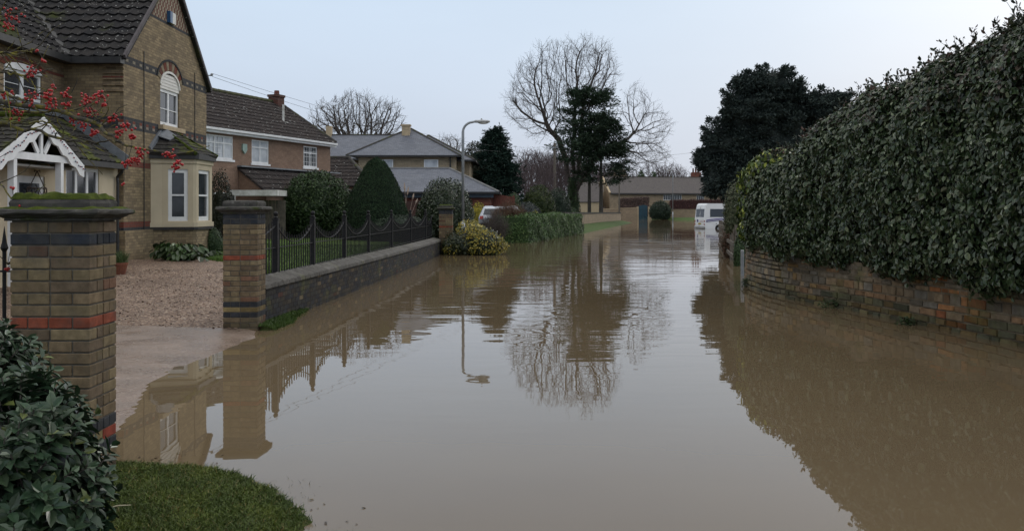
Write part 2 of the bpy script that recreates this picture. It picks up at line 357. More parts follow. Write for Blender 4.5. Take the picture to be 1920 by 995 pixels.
def sdist(P, poly):
    """signed distance, + inside"""
    d = np.full(len(P), 1e9); ins = np.zeros(len(P), bool); n = len(poly)
    for i in range(n):
        a = np.array(poly[i]); b = np.array(poly[(i+1) % n]); ab = b-a
        t = np.clip(((P-a)@ab)/(ab@ab), 0, 1); q = a+t[:, None]*ab
        d = np.minimum(d, np.linalg.norm(P-q, axis=1))
        c = ((a[1] > P[:, 1]) != (b[1] > P[:, 1]))
        with np.errstate(divide='ignore', invalid='ignore'):
            xx = (b[0]-a[0])*(P[:, 1]-a[1])/(b[1]-a[1])+a[0]
        ins ^= c & (P[:, 0] < xx)
    return np.where(ins, d, -d)
def fnoise(P, scale, seed=0):
    """cheap smooth 2d noise -1..1"""
    r = np.random.default_rng(seed); out = np.zeros(len(P))
    for k in range(7):
        a = r.uniform(0, 6.28); f = scale*r.uniform(.6, 2.2); ph = r.uniform(0, 6.28)
        out += np.sin((P[:, 0]*math.cos(a)+P[:, 1]*math.sin(a))*f*6.28+ph)/(1+.4*k)
    return out/3
def patch(name, x0, x1, y0, y1, res, zf, mat, **kw):
    nx = int((x1-x0)/res)+1; ny = int((y1-y0)/res)+1
    X, Y = np.meshgrid(np.linspace(x0, x1, nx), np.linspace(y0, y1, ny)); P = np.stack([X.ravel(), Y.ravel()], 1)
    Z = zf(P); V = np.column_stack([P, Z]); i = (np.arange(ny-1)[:, None]*nx+np.arange(nx-1)[None]).ravel()
    keep = (np.maximum.reduce([Z[i], Z[i+1], Z[i+nx], Z[i+nx+1]]) > -.12); i = i[keep]
    Q = np.stack([i, i+1, i+nx+1, i+nx], 1)
    used = np.unique(Q); mp = -np.ones(len(V), int); mp[used] = np.arange(len(used))
    o = mesh_obj(name, V[used], None, mat, loop_arrays=(mp[Q].ravel(), np.full(len(Q), 4, dtype=np.int32)), smooth=True)
    return tag(o, **kw)
# base sheet
M['mud'] = mat('mud', (.12, .09, .06), (.09, .07, .045), 1, .9)
M['field'] = mat('field', (.05, .07, .025), (.075, .075, .035), .3, .95)
def basez(P):
    x, y = P[:, 0], P[:, 1]
    d = np.maximum.reduce([(y-148)/5, (-6-x)/2*(y > 22), np.where(y < 40, (x-11)/3, (x-62)/3)])
    return np.clip(d, 0, 1)*.75-.6+np.clip((y-140)/400, 0, 1)*2.0
def base_sheet():
    xs = np.concatenate([np.linspace(-1500, -80, 12), np.linspace(-70, 70, 71), np.linspace(80, 1500, 12)])
    ys = np.concatenate([np.linspace(-300, -20, 8), np.linspace(-10, 160, 86), np.linspace(170, 2500, 20)])
    X, Y = np.meshgrid(xs, ys); P = np.stack([X.ravel(), Y.ravel()], 1); nx = len(xs); ny = len(ys)
    i = (np.arange(ny-1)[:, None]*nx+np.arange(nx-1)[None]).ravel()
    Q = np.stack([i, i+1, i+nx+1, i+nx], 1)
    tag(mesh_obj('ground', np.column_stack([P, basez(P)]), None, M['field'], loop_arrays=(Q.ravel(), np.full(len(Q), 4, dtype=np.int32)), smooth=True), kind='structure')
base_sheet()

def gravelmat():
    m, nt, p = newmat('gravel'); v = geo_pos(nt)
    vo = nt.nodes.new('ShaderNodeTexVoronoi'); vo.inputs['Scale'].default_value = 34; nt.links.new(v, vo.inputs['Vector'])
    r = nt.nodes.new('ShaderNodeValToRGB'); el = r.color_ramp.elements
    el[0].color = (.12, .075, .052, 1); el[1].color = (.50, .39, .30, 1); el[0].position = .1; el[1].position = .95
    for q, c in ((.35, (.165, .102, .066)), (.6, (.235, .148, .098)), (.8, (.30, .208, .142))):
        e = el.new(q); e.color = (*c, 1)
    bw = nt.nodes.new('ShaderNodeSeparateXYZ'); nt.links.new(vo.outputs['Color'], bw.inputs[0]); nt.links.new(bw.outputs['X'], r.inputs[0])
    col = mixc(nt, noisef(nt, v, .9, .4, .7, 5), r.outputs[0], mixc(nt, 1, r.outputs[0], (.62, .58, .55), 'MULTIPLY'))
    nt.links.new(col, p.inputs['Base Color']); p.inputs['Roughness'].default_value = .6
    inv = nt.nodes.new('ShaderNodeMath'); inv.operation = 'MULTIPLY'; inv.inputs[1].default_value = -1; nt.links.new(vo.outputs['Distance'], inv.inputs[0])
    bump(nt, p, inv.outputs[0], 1, .03); return m
M['gravel'] = gravelmat()
def apronmat():
    m, nt, p = newmat('wet_concrete'); v = geo_pos(nt)
    col = mixc(nt, noisef(nt, v, 2.2, .35, .65, 6), (.195, .135, .105), (.125, .088, .07))
    col = mixc(nt, noisef(nt, v, 55, .45, .7, 3), col, (.33, .27, .22))
    nt.links.new(col, p.inputs['Base Color'])
    mr = nt.nodes.new('ShaderNodeMapRange'); mr.inputs['To Min'].default_value = .16; mr.inputs['To Max'].default_value = .48
    nt.links.new(noisef(nt, v, 1.5, .35, .65, 5), mr.inputs['Value']); nt.links.new(mr.outputs[0], p.inputs['Roughness'])
    bump(nt, p, noisef(nt, v, 18, 0, 1, 6), .8, .018); return m
M['apron'] = apronmat()
EX = np.array([[5.5, -2.75], [6.6, -2.95], [7.6, -3.22], [8.6, -3.42], [9.5, -3.62], [10.4, -3.62], [11, -3.60], [12, -3.70], [12.9, -3.62], [13.7, -3.9]])
def apz(P):
    e = np.interp(P[:, 1], EX[:, 0], EX[:, 1]); d = e-P[:, 0]+.10*fnoise(P, .45, 3)+.03*fnoise(P, 2.2, 4)
    z = np.where(d > 0, np.minimum(.045, .03*d), .25*d)+.004*fnoise(P, 1.5, 5)*(d > .05)
    return z+.012*np.clip(P[:, 1]-11, 0, 2.6)
patch('driveway_apron', -9, -3.1, 5.6, 13.62, .06, apz, M['apron'], kind='structure')
WALLX = lambda y: -3.72+.0436*(y-14)
def grz(P):
    z = .05+.036*(P[:, 1]-13.6)+.012*fnoise(P, .6, 8)+.006*fnoise(P, 3, 9)
    return np.where(P[:, 0] > np.where(P[:, 1] < 14.1, -3.95, WALLX(P[:, 1])-.05), -1, z)
patch('gravel_drive', -12, -3.5, 13.55, 24.5, .08, grz, M['gravel'], kind='structure')
# garden lawn behind the railings
def grassmat(name, c1, c2, c3, s=40):
    m, nt, p = newmat(name); v = geo_pos(nt)
    col = mixc(nt, noisef(nt, v, s, .3, .7, 4), c1, c2); col = mixc(nt, noisef(nt, v, 1.1, .4, .7, 5), col, c3)
    nt.links.new(col, p.inputs['Base Color']); p.inputs['Roughness'].default_value = .9; p.inputs['Specular IOR Level'].default_value = .15
    bump(nt, p, noisef(nt, v, s, 0, 1, 5), 1, .05); return m
M['lawn'] = grassmat('lawn', (.075, .14, .024), (.05, .10, .02), (.10, .14, .03))
M['verge'] = grassmat('verge_grass', (.06, .10, .02), (.04, .07, .016), (.08, .08, .03), 60)
lawnp = [(-5.9, 22.3), (-4.2, 17.0), (-3.75, 15.6), (WALLX(18)-.12, 18), (WALLX(25)-.12, 25), (WALLX(36)-.12, 36), (-4, 37), (-30, 60), (-30, 30.5), (-9.6, 30.5), (-8, 24.5)]
def lawz(P):
    d = sdist(P, lawnp); return np.where(d > -.05, .47+.03*fnoise(P, .2, 2)+.25*np.clip(d, -1, .15)-.10*np.clip((22-P[:, 1])/6, 0, 1), -1)
patch('lawn', -30, -2.6, 15, 60, .15, lawz, M['lawn'], kind='structure')
M['soil'] = mat('soil', (.05, .04, .03), (.035, .028, .02), 4, .95, .1, bmp=.02)
def drvz(P):
    d = sdist(P, [(-12, 37.2), (-2.6, 37.2), (-1.5, 47.5), (3.2, 69), (5, 75), (-40, 75), (-40, 50)])
    return np.minimum(.38, .2*d)+.01*fnoise(P, .2, 3)
patch('garden_ground', -40, 6, 36.5, 76, .4, drvz, M['soil'], kind='structure')
vp = [(-.5, 2), (-.80, 3.2), (-.95, 4.5), (-1.10, 5.15), (-1.2, 5.5), (-1.38, 5.8), (-1.73, 6.25), (-2.07, 6.42), (-2.46, 6.50), (-2.9, 6.55), (-3.3, 6.8), (-9, 6.9), (-9, 1), (-.4, 1)]
def vgz(P):
    d = sdist(P, vp)+.10*fnoise(P, 1.1, 11)+.055*fnoise(P, 4, 12)
    return np.where(d > 0, .095*(1-np.exp(-d*2.2)), .3*d)+.008*fnoise(P, 2, 13)
patch('grass_verge', -9, -.3, 1.5, 7.1, .045, vgz, M['verge'], kind='structure')
fvp = [(4.4, 62.5), (5.1, 66.2), (8.66, 84.3), (13.9, 110), (14.6, 114), (13.2, 119), (3.0, 80)]
patch('far_verge', 2, 16, 60, 120, .4, lambda P: np.where(sdist(P, fvp) > -2, np.minimum(.6, .22*sdist(P, fvp)), -1), grassmat('far_verge_grass', (.055, .10, .024), (.042, .075, .02), (.075, .10, .035), 3), kind='structure')
rvp = [(22, 148.3), (26.5, 142.5), (31, 139.5), (58, 133), (58, 152), (22, 152)]
patch('right_verge', 20, 60, 128, 155, .4, lambda P: np.where(sdist(P, rvp) > -2, np.minimum(.3, .22*sdist(P, rvp)), -1), bpy.data.materials['far_verge_grass'], kind='structure')
patch('wall_foot_grass', -3.95, -2.9, 13.4, 17.2, .04, lambda P: .06-.42*np.clip(P[:, 0]-WALLX(P[:, 1])-.16+.05*fnoise(P, 1.2, 5)+.13*np.clip(P[:, 1]-14.4, 0, 5), 0, 2)-.6*np.clip(13.75-P[:, 1], 0, 1)-.5*(P[:, 0] < -3.68)*(P[:, 1] < 14.05), M['verge'], kind='structure')

# ------------------------------------------------------------------ brick piers
def brick_shaft(mb, mm, cx, cy, z0, z1, wx, wy, rule, r):
    mm.box(cx-wx/2+.008, cx+wx/2-.008, cy-wy/2+.008, cy+wy/2-.008, z0-.15, z1)
    n = int(round((z1-z0)/.075)); dpt = .105
    for k in range(n):
        a = z0+k*.075; b = a+.0655
        for side in range(4):
            L_ = wx if side % 2 == 0 else wy
            own = (k+side) % 2 == 0
            s0, s1 = (0, L_) if own else (dpt+.009, L_-dpt-.009)
            cuts = [s0, (s0+s1)/2, s1] if own else [s0, s0+(s1-s0)*(.5 if r.random() < .5 else .46), s1]
            for i in range(len(cuts)-1):
                u0 = cuts[i]+(.0045 if i else 0); u1 = cuts[i+1]-(.0045 if i < len(cuts)-2 else 0)
                j = r.uniform(-.002, .003); col = rule((a+b)/2, r)
                if side == 0: x0, x1, y0, y1 = cx-wx/2+u0, cx-wx/2+u1, cy-wy/2-j, cy-wy/2+dpt
                elif side == 2: x0, x1, y0, y1 = cx-wx/2+u0, cx-wx/2+u1, cy+wy/2-dpt, cy+wy/2+j
                elif side == 1: x0, x1, y0, y1 = cx+wx/2-dpt, cx+wx/2+j, cy-wy/2+u0, cy-wy/2+u1
                else: x0, x1, y0, y1 = cx-wx/2-j, cx-wx/2+dpt, cy-wy/2+u0, cy-wy/2+u1
                mb.box(x0, x1, y0, y1, a, b, col)
def pier_rule(blue_top, low=True):
    def f(z, r):
        c = None
        if any(abs(z-q) < .03 for q in blue_top): c = (.045, .055, .075)
        elif abs(z-1.03) < .037: c = (.30, .085, .05)
        elif low and (abs(z-.355) < .037 or abs(z-.205) < .037): c = (.05, .055, .065)
        elif low and abs(z-.28) < .037: c = random.choice([(.32, .07, .045), (.25, .19, .09), (.27, .21, .10)])
        if c is None:
            q = r.random()
            c = (.27, .215, .13) if q < .4 else (.23, .175, .11) if q < .75 else (.19, .145, .10) if q < .92 else (.21, .12, .08)
        f_ = r.uniform(.72, 1.15)*(.62 if z < .14 else 1); return tuple(x*f_ for x in c)
    return f
def pier(name, cx, cy, wx, wy, z0, label, blue_top, seed, mossy, low=True):
    r = random.Random(seed); random.seed(seed)
    t = thing(name, (cx, cy, 0), label, 'gate pier')
    mb = MB(); mm = MB(); brick_shaft(mb, mm, cx, cy, z0, 1.70, wx, wy, pier_rule(blue_top, low), r)
    s = mb.build('brick_shaft', M['brick_attr'], t, bevel=.005); mm.build('mortar_core', M['mortar'], s)
    c = MB()
    def ring(h, z, n=9):
        pts = []
        for (ax, ay), (bx, by) in zip(((-1, -1), (1, -1), (1, 1), (-1, 1)), ((1, -1), (1, 1), (-1, 1), (-1, -1))):
            for i in range(n):
                q = i/n; pts.append((cx+(ax+(bx-ax)*q)*(wx/2+h)+r.uniform(-.004, .004), cy+(ay+(by-ay)*q)*(wy/2+h)+r.uniform(-.004, .004), z+r.uniform(-.003, .003)))
        return pts
    def stack(mb, prof):
        if mossy > 1.2: prof = [(h_, 1.70+(z_-1.70)*.76) for h_, z_ in prof]
        rs = [ring(h, z) for h, z in prof]; m = len(rs[0]); vs = sum(rs, []); fs = []
        for i in range(len(rs)-1):
            for k in range(m): fs.append((i*m+k, i*m+(k+1) % m, (i+1)*m+(k+1) % m, (i+1)*m+k))
        fs += [tuple(range(m))[::-1], tuple(range((len(rs)-1)*m, len(rs)*m))]
        mb.add(vs, fs)
    stack(c, [(.0, 1.700), (.022, 1.702), (.024, 1.718), (.045, 1.730), (.060, 1.745), (.080, 1.752), (.088, 1.765), (.086, 1.788), (.070, 1.797), (0, 1.805)])
    stack(c, [(-.005, 1.795), (.002, 1.80), (.006, 1.845), (-.002, 1.875), (-.02, 1.885), (-.15, 1.892)])
    co = c.build('cap_stone', M['cap'], t)
    if mossy:
        mo = MB(); rr = random.Random(seed+1)
        def lump(zb, h0, h1, amt, nn):
            # moss sheet with uneven top
            n = 22; vs = []; fs = []
            for i in range(n+1):
                for j in range(n+1):
                    u = -1+2*i/n; v = -1+2*j/n; e = max(abs(u), abs(v))
                    x = cx+u*(wx/2+h0); y = cy+v*(wy/2+h0)
                    z = zb+amt*(.35+.65*max(0, mnoise.noise(Vector((x*nn, y*nn, seed)))*1.3+.45))-(.014 if e > .96 else 0)
                    if e > .99: z = zb-.012+.004*rr.random()
                    vs.append((x, y, z))
            for i in range(n):
                for j in range(n): a = i*(n+1)+j; fs.append((a, a+n+1, a+n+2, a+1))
            mo.add(vs, fs)
        sq_ = .76 if mossy > 1.2 else 1
        lump(1.70+.193*sq_, .000, 0, .022*mossy, 11); lump(1.70+.095*sq_, .082, 0, .012*mossy, 15)
        mo.build('moss', M['moss'], co, smooth=True)
    return t
pier('gate_pier', -2.905, 6.10, .50, .40, .05, 'large brick gate pier nearest the camera with thick green moss on its cap', [1.5625+.0, 1.5625], 3, 1.5)
pier('gate_pier', -3.94, 13.83, .50, .45, -.025, 'middle brick gate pier between the gravel drive and the black railings', [1.5625, 1.6375], 5, 0)
pier('gate_pier', -2.56, 36.45, .52, .46, -.025, 'far brick gate pier standing beside the street lamp at the end of the railings', [1.5625, 1.6375], 9, 1.0, False)

# ------------------------------------------------------------------ boundary wall with railings
def boundary_wall():
    t = thing('brick_wall', (WALLX(25), 25, 0), 'low dark blue brick wall with slanting grey coping under the black railings', 'wall')
    r = random.Random(21); y0, y1 = 14.06, 36.2; th = .24
    body = MB(); n = int((y1-y0)/.235)
    def P(y, off, z): return (WALLX(y)+off+.10*math.sin((y-14)/22*math.pi), y, z)
    core = MB(); K = 40
    for i in range(K):
        a = y0+(y1-y0)*i/K; b = y0+(y1-y0)*(i+1)/K; tz = lambda y: .58-.0035*(y-14)
        core.hexa([P(a, -th+.01, -.5), P(a, -.0005, -.5), P(b, -.0005, -.5), P(b, -th+.01, -.5), P(a, -th+.01, tz(a)), P(a, -.0005, tz(a)), P(b, -.0005, tz(b)), P(b, -th+.01, tz(b))])
    for k in range(9):
        z = -.07+k*.075
        for i in range(n):
            a = y0+(i+(k % 2)*.5)*.235; b = min(a+.225, y1)
            if a > y1-.05: continue
            zz = z-.0035*(a-14)
            if zz+.066 > .60: continue
            q = r.random()
            c = (.040, .042, .048) if q < .42 else (.05, .048, .045) if q < .68 else (.062, .053, .042) if q < .965 else (.13, .10, .07) if q < .99 else (.09, .045, .035)
            if 15.5 < a < 20.5 and k > 2 and q > .93: c = (.16, .125, .08)
            f_ = r.uniform(.75, 1.2); j = r.uniform(.001, .0035)
            p = [P(a, -.09, zz), P(a, j, zz), P(b, j, zz), P(b, -.09, zz)]
            body.hexa([*p, *[(x, y, z_+.066) for x, y, z_ in p]], tuple(x*f_ for x in c))
    bo = body.build('brick_face', M['stone_attr'], t); core.build('mortar_core', M['mortar_dark'], bo)
    cp = MB(); m = 72; L_ = (y1-y0)/m
    for i in range(m):
        a = y0+i*L_; b = a+L_-.02; tz = .61-.0035*(a-14); s = .07
        c = r.uniform(.8, 1.2)
        cp.hexa([P(a+s*0, -th-.03, tz-.02), P(a, .035, tz-.05), P(b, .035, tz-.05), P(b, -th-.03, tz-.02), P(a, -th-.03, tz+.10), P(a, .02, tz+.015+r.uniform(-.006, .006)), P(b, .02, tz+.035+r.uniform(-.006, .006)), P(b, -th-.03, tz+.12)], (.125*c, .12*c, .112*c))
    cp.build('coping', M['stone_attr'], t, bevel=.008)
boundary_wall()
def railings():
    t = thing('railing_fence', (-4, 25, .5), 'black iron railings with swagged top rails along the low blue brick wall', 'fence')
    FX = lambda y: WALLX(y)-.33+.10*math.sin((y-14)/22*math.pi)
    ys = [14.1, 15.7, 18.0, 20.6, 23.2, 26.5, 30.2, 34.1, 36.2]
    low = lambda y: .60+.0*(y); 
    for i, y in enumerate(ys[1:-1]):
        x = FX(y); mb = MB(); mb.box(x-.042, x+.042, y-.042, y+.042, .42, 1.58)
        mb.box(x-.052, x+.052, y-.052, y+.052, 1.58, 1.605)
        mb.lathe((x, y), [(.02, 1.605), (.045, 1.62), (.03, 1.64), (.02, 1.65)], 10)
        p = mb.build('post', M['black'], t); MB().sphere((x, y, 1.685), .042, 10, 6).build('ball_finial', M['black'], p, smooth=True)
    for i in range(len(ys)-1):
        a, b = ys[i]+.05, ys[i+1]-.05
        sag = .30; top = lambda q: 1.48-sag*(1-(2*q-1)**2)
        if i == 0: top = lambda q: 1.22+.26*q**1.6
        mb = MB(); n = max(3, int((b-a)/.138))
        for k in range(1, n):
            q = k/n; y = a+(b-a)*q; x = FX(y); z1 = top(q)+.085
            mb.box(x-.009, x+.009, y-.009, y+.009, .62, z1)
            mb.lathe((x, y), [(.0075, z1), (.013, z1+.01), (.001, z1+.045)], 4)
        pn = mb.build('baluster_panel', M['black'], t)
        m2 = MB(); K = 14
        pts = [(FX(a+(b-a)*k/K), a+(b-a)*k/K, top(k/K)) for k in range(K+1)]
        for k in range(K): m2.beam(pts[k], pts[k+1], .030, .014)
        m2.build('swag_rail', M['black'], pn)
        m3 = MB(); m3.beam((FX(a), a, .70), (FX(b), b, .70), .04, .012); m3.beam((FX(a), a, 1.12), (FX(b), b, 1.12), .04, .012)
        m3.build('straight_rail', M['black'], pn)
railings()
def near_railing():
    t = thing('iron_railing', (-3.45, 6.3, .1), 'short run of black spear topped railing at the left side of the nearest pier', 'railing')
    mb = MB()
    for x in (-3.38, -3.5, -3.62, -3.74, -3.86):
        mb.tube([(x, 6.25, .1), (x, 6.25, 1.5)], .013, 8); mb.lathe((x, 6.25), [(.013, 1.49), (.026, 1.515), (.016, 1.55), (.001, 1.66)], 8)
    mb.build('spear_bar', M['black'], t)
    m = MB(); m.beam((-3.16, 6.25, 1.36), (-3.95, 6.25, 1.36), .03, .012); m.beam((-3.16, 6.25, .3), (-3.95, 6.25, .3), .03, .012); m.build('rail', M['black'], t)
near_railing()

# ------------------------------------------------------------------ building helpers
def wall(mb, o, u, L_, z0, top, holes, nin, depth=.1, col=(1, 1, 1)):
    o = np.array(o, float); u = np.array(u, float); nin = np.array(nin, float)
    def P(s, z, d=0): q = o+u*s+nin*d; return (q[0], q[1], z)
    tp = sorted(top); tz = lambda s: float(np.interp(s, [a for a, b in tp], [b for a, b in tp]))
    cols = {}
    for h in holes: cols.setdefault((h[0], h[1]), []).append(h)
    edges = sorted(cols); s = 0; segs = []
    for a, b in edges: segs.append((s, a, None)); segs.append((a, b, sorted(cols[(a, b)], key=lambda h: h[2]))); s = b
    segs.append((s, L_, None))
    def full(a, b, zb):
        mids = [q for q, _ in tp if a+1e-6 < q < b-1e-6]
        mb.poly([P(a, zb), P(b, zb)]+[P(q, tz(q)) for q in [b]+mids[::-1]+[a]], col)
    for a, b, hs in segs:
        if b-a < 1e-6: continue
        if not hs: full(a, b, z0); continue
        z = z0
        for h in hs:
            mb.poly([P(a, z), P(b, z), P(b, h[2]), P(a, h[2])], col); z = h[3]
            for p, q in (((a, h[2]), (a, h[3])), ((b, h[2]), (b, h[3])), ((a, h[2]), (b, h[2])), ((a, h[3]), (b, h[3]))):
                mb.poly([P(*p), P(*q), P(*q, depth), P(*p, depth)], col)
        full(a, b, z)
def window(parent, o, u, n, wd, z0, z1, cols=1, rows=1, fr=None, gl=None, sill=None, fw=.06, bar=.025, sash=False, name='window', trans=None, sillm=None):
    """o: xy of the left end on the outer plane of the frame; u along, n outward"""
    fr = fr or M['white']; gl = gl or M['glass']; o = np.array(o, float); u = np.array(u, float); n = np.array(n, float)
    mb = MB(); B = lambda s0, s1, a, b, d0=0, d1=.05: mb.obox(o+u*s0-n*d1, u, n, s1-s0, d1-d0, a, b)
    B(0, fw, z0, z1); B(wd-fw, wd, z0, z1); B(fw, wd-fw, z1-fw, z1); B(fw, wd-fw, z0, z0+fw*1.2)
    for i in range(1, cols): s = wd*i/cols; B(s-bar, s+bar, z0+fw*1.2, z1-fw, .004, .046)
    if trans: B(fw, wd-fw, trans-bar, trans+bar, .002, .044)
    for j in range(1, rows):
        z = z0+(z1-z0)*j/rows; k = .008 if not sash else .024
        B(fw, wd-fw, z-k, z+k, .010 if not sash else .0, .040)
    f = mb.build(name, fr, parent)
    g = MB(); q = o-n*.034; g.obox(q, u, -n, wd*1.0-.002, .008, z0+.01, z1-.01); 
    g2 = MB(); a = o+u*.01-n*.036; b = o+u*(wd-.01)-n*.036
    g2.poly([(a[0], a[1], z0+.01), (b[0], b[1], z0+.01), (b[0], b[1], z1-.01), (a[0], a[1], z1-.01)])
    g2.build('pane', gl, f)
    if sill:
        s = MB(); s.obox(o-u*.08-n*.06, u, n, wd+.16, .06+sill, z0-.09, z0-.002); s.build('sill', sillm or M['white'], f)
    return f
def tiled_roof(name, parent, O, U, V, poly, m, tw=.3, th=.33, amp=.035, lift=.03, slab=True, wavy=True):
    O = np.array(O, float); U = np.array(U, float); V = np.array(V, float); U /= np.linalg.norm(U); V /= np.linalg.norm(V)
    Nn = np.cross(U, V); Nn *= np.sign(Nn[2])
    poly = [tuple(p) for p in poly]; pa = np.array(poly); u0, v0 = pa.min(0); u1, v1 = pa.max(0)
    iu = np.arange(int((u1-u0)/tw)+1); iv = np.arange(int((v1-v0)/th)+1)
    I, J = np.meshgrid(iu, iv); cu = u0+(I.ravel()+.5)*tw; cv = v0+(J.ravel()+.5)*th
    k = sdist(np.stack([cu, cv], 1), poly) > -.03; cu = cu[k]; cv = cv[k]
    r = np.random.default_rng(len(cu)); n = len(cu)
    xs = np.array([-.5, -.3, -.1, .1, .3, .5]); hs = np.array([0, .0, .35, 1, .55, .0])*amp if wavy else np.array([0, 0, 0, 0, 0, 0.])
    jit = r.uniform(-.006, .006, (n, 1)); vj = r.uniform(-.008, .008, (n, 1))
    uu = cu[:, None]+xs[None]*tw
    low = np.stack([uu, np.repeat(cv[:, None]-th*.5+vj, 6, 1), hs[None]+lift+jit], 2)
    lowb = low.copy(); lowb[:, :, 2] -= .035
    hi = np.stack([uu, np.repeat(cv[:, None]+th*.5, 6, 1), hs[None]+0*jit], 2)
    A = np.concatenate([lowb, low, hi], 1)   # n,18,3
    W = O+A[..., 0:1]*U+A[..., 1:2]*V+A[..., 2:3]*Nn
    q = []
    for s in range(5):
        q.append([s, s+1, 7+s, 6+s]); q.append([6+s, 7+s, 13+s, 12+s])
    q = np.array(q); Q = (q[None]+(np.arange(n)*18)[:, None, None]).reshape(-1, 4)
    vs = W.reshape(-1, 3); pl = [O+U*a+V*b-Nn*.01 for a, b in poly]; pl2 = [p-Nn*.06 for p in pl]; b = len(vs); m_ = len(pl)
    vs = np.concatenate([vs, pl, pl2]); loops = list(Q.ravel()); sizes = [4]*len(Q)
    if slab:
        loops += [b+i for i in range(m_)]+[b+m_+i for i in range(m_)][::-1]; sizes += [m_, m_]
        for i in range(m_): loops += [b+i, b+(i+1) % m_, b+m_+(i+1) % m_, b+m_+i]; sizes += [4]
    return mesh_obj(name, vs, None, m, parent, loop_arrays=(np.array(loops, dtype=np.int32), np.array(sizes, dtype=np.int32)))
def ridge(parent, a, b, r=.09, m=None, name='ridge_tiles'):
    a = Vector(a); b = Vector(b); n = max(1, int((b-a).length/.42)); mb = MB()
    for i in range(n):
        p = a.lerp(b, i/n); q = a.lerp(b, (i+1)/n+.01); mb.tube([p, q], [r*1.06, r*.94], 8)
    return mb.build(name, m or M['ridge'], parent)

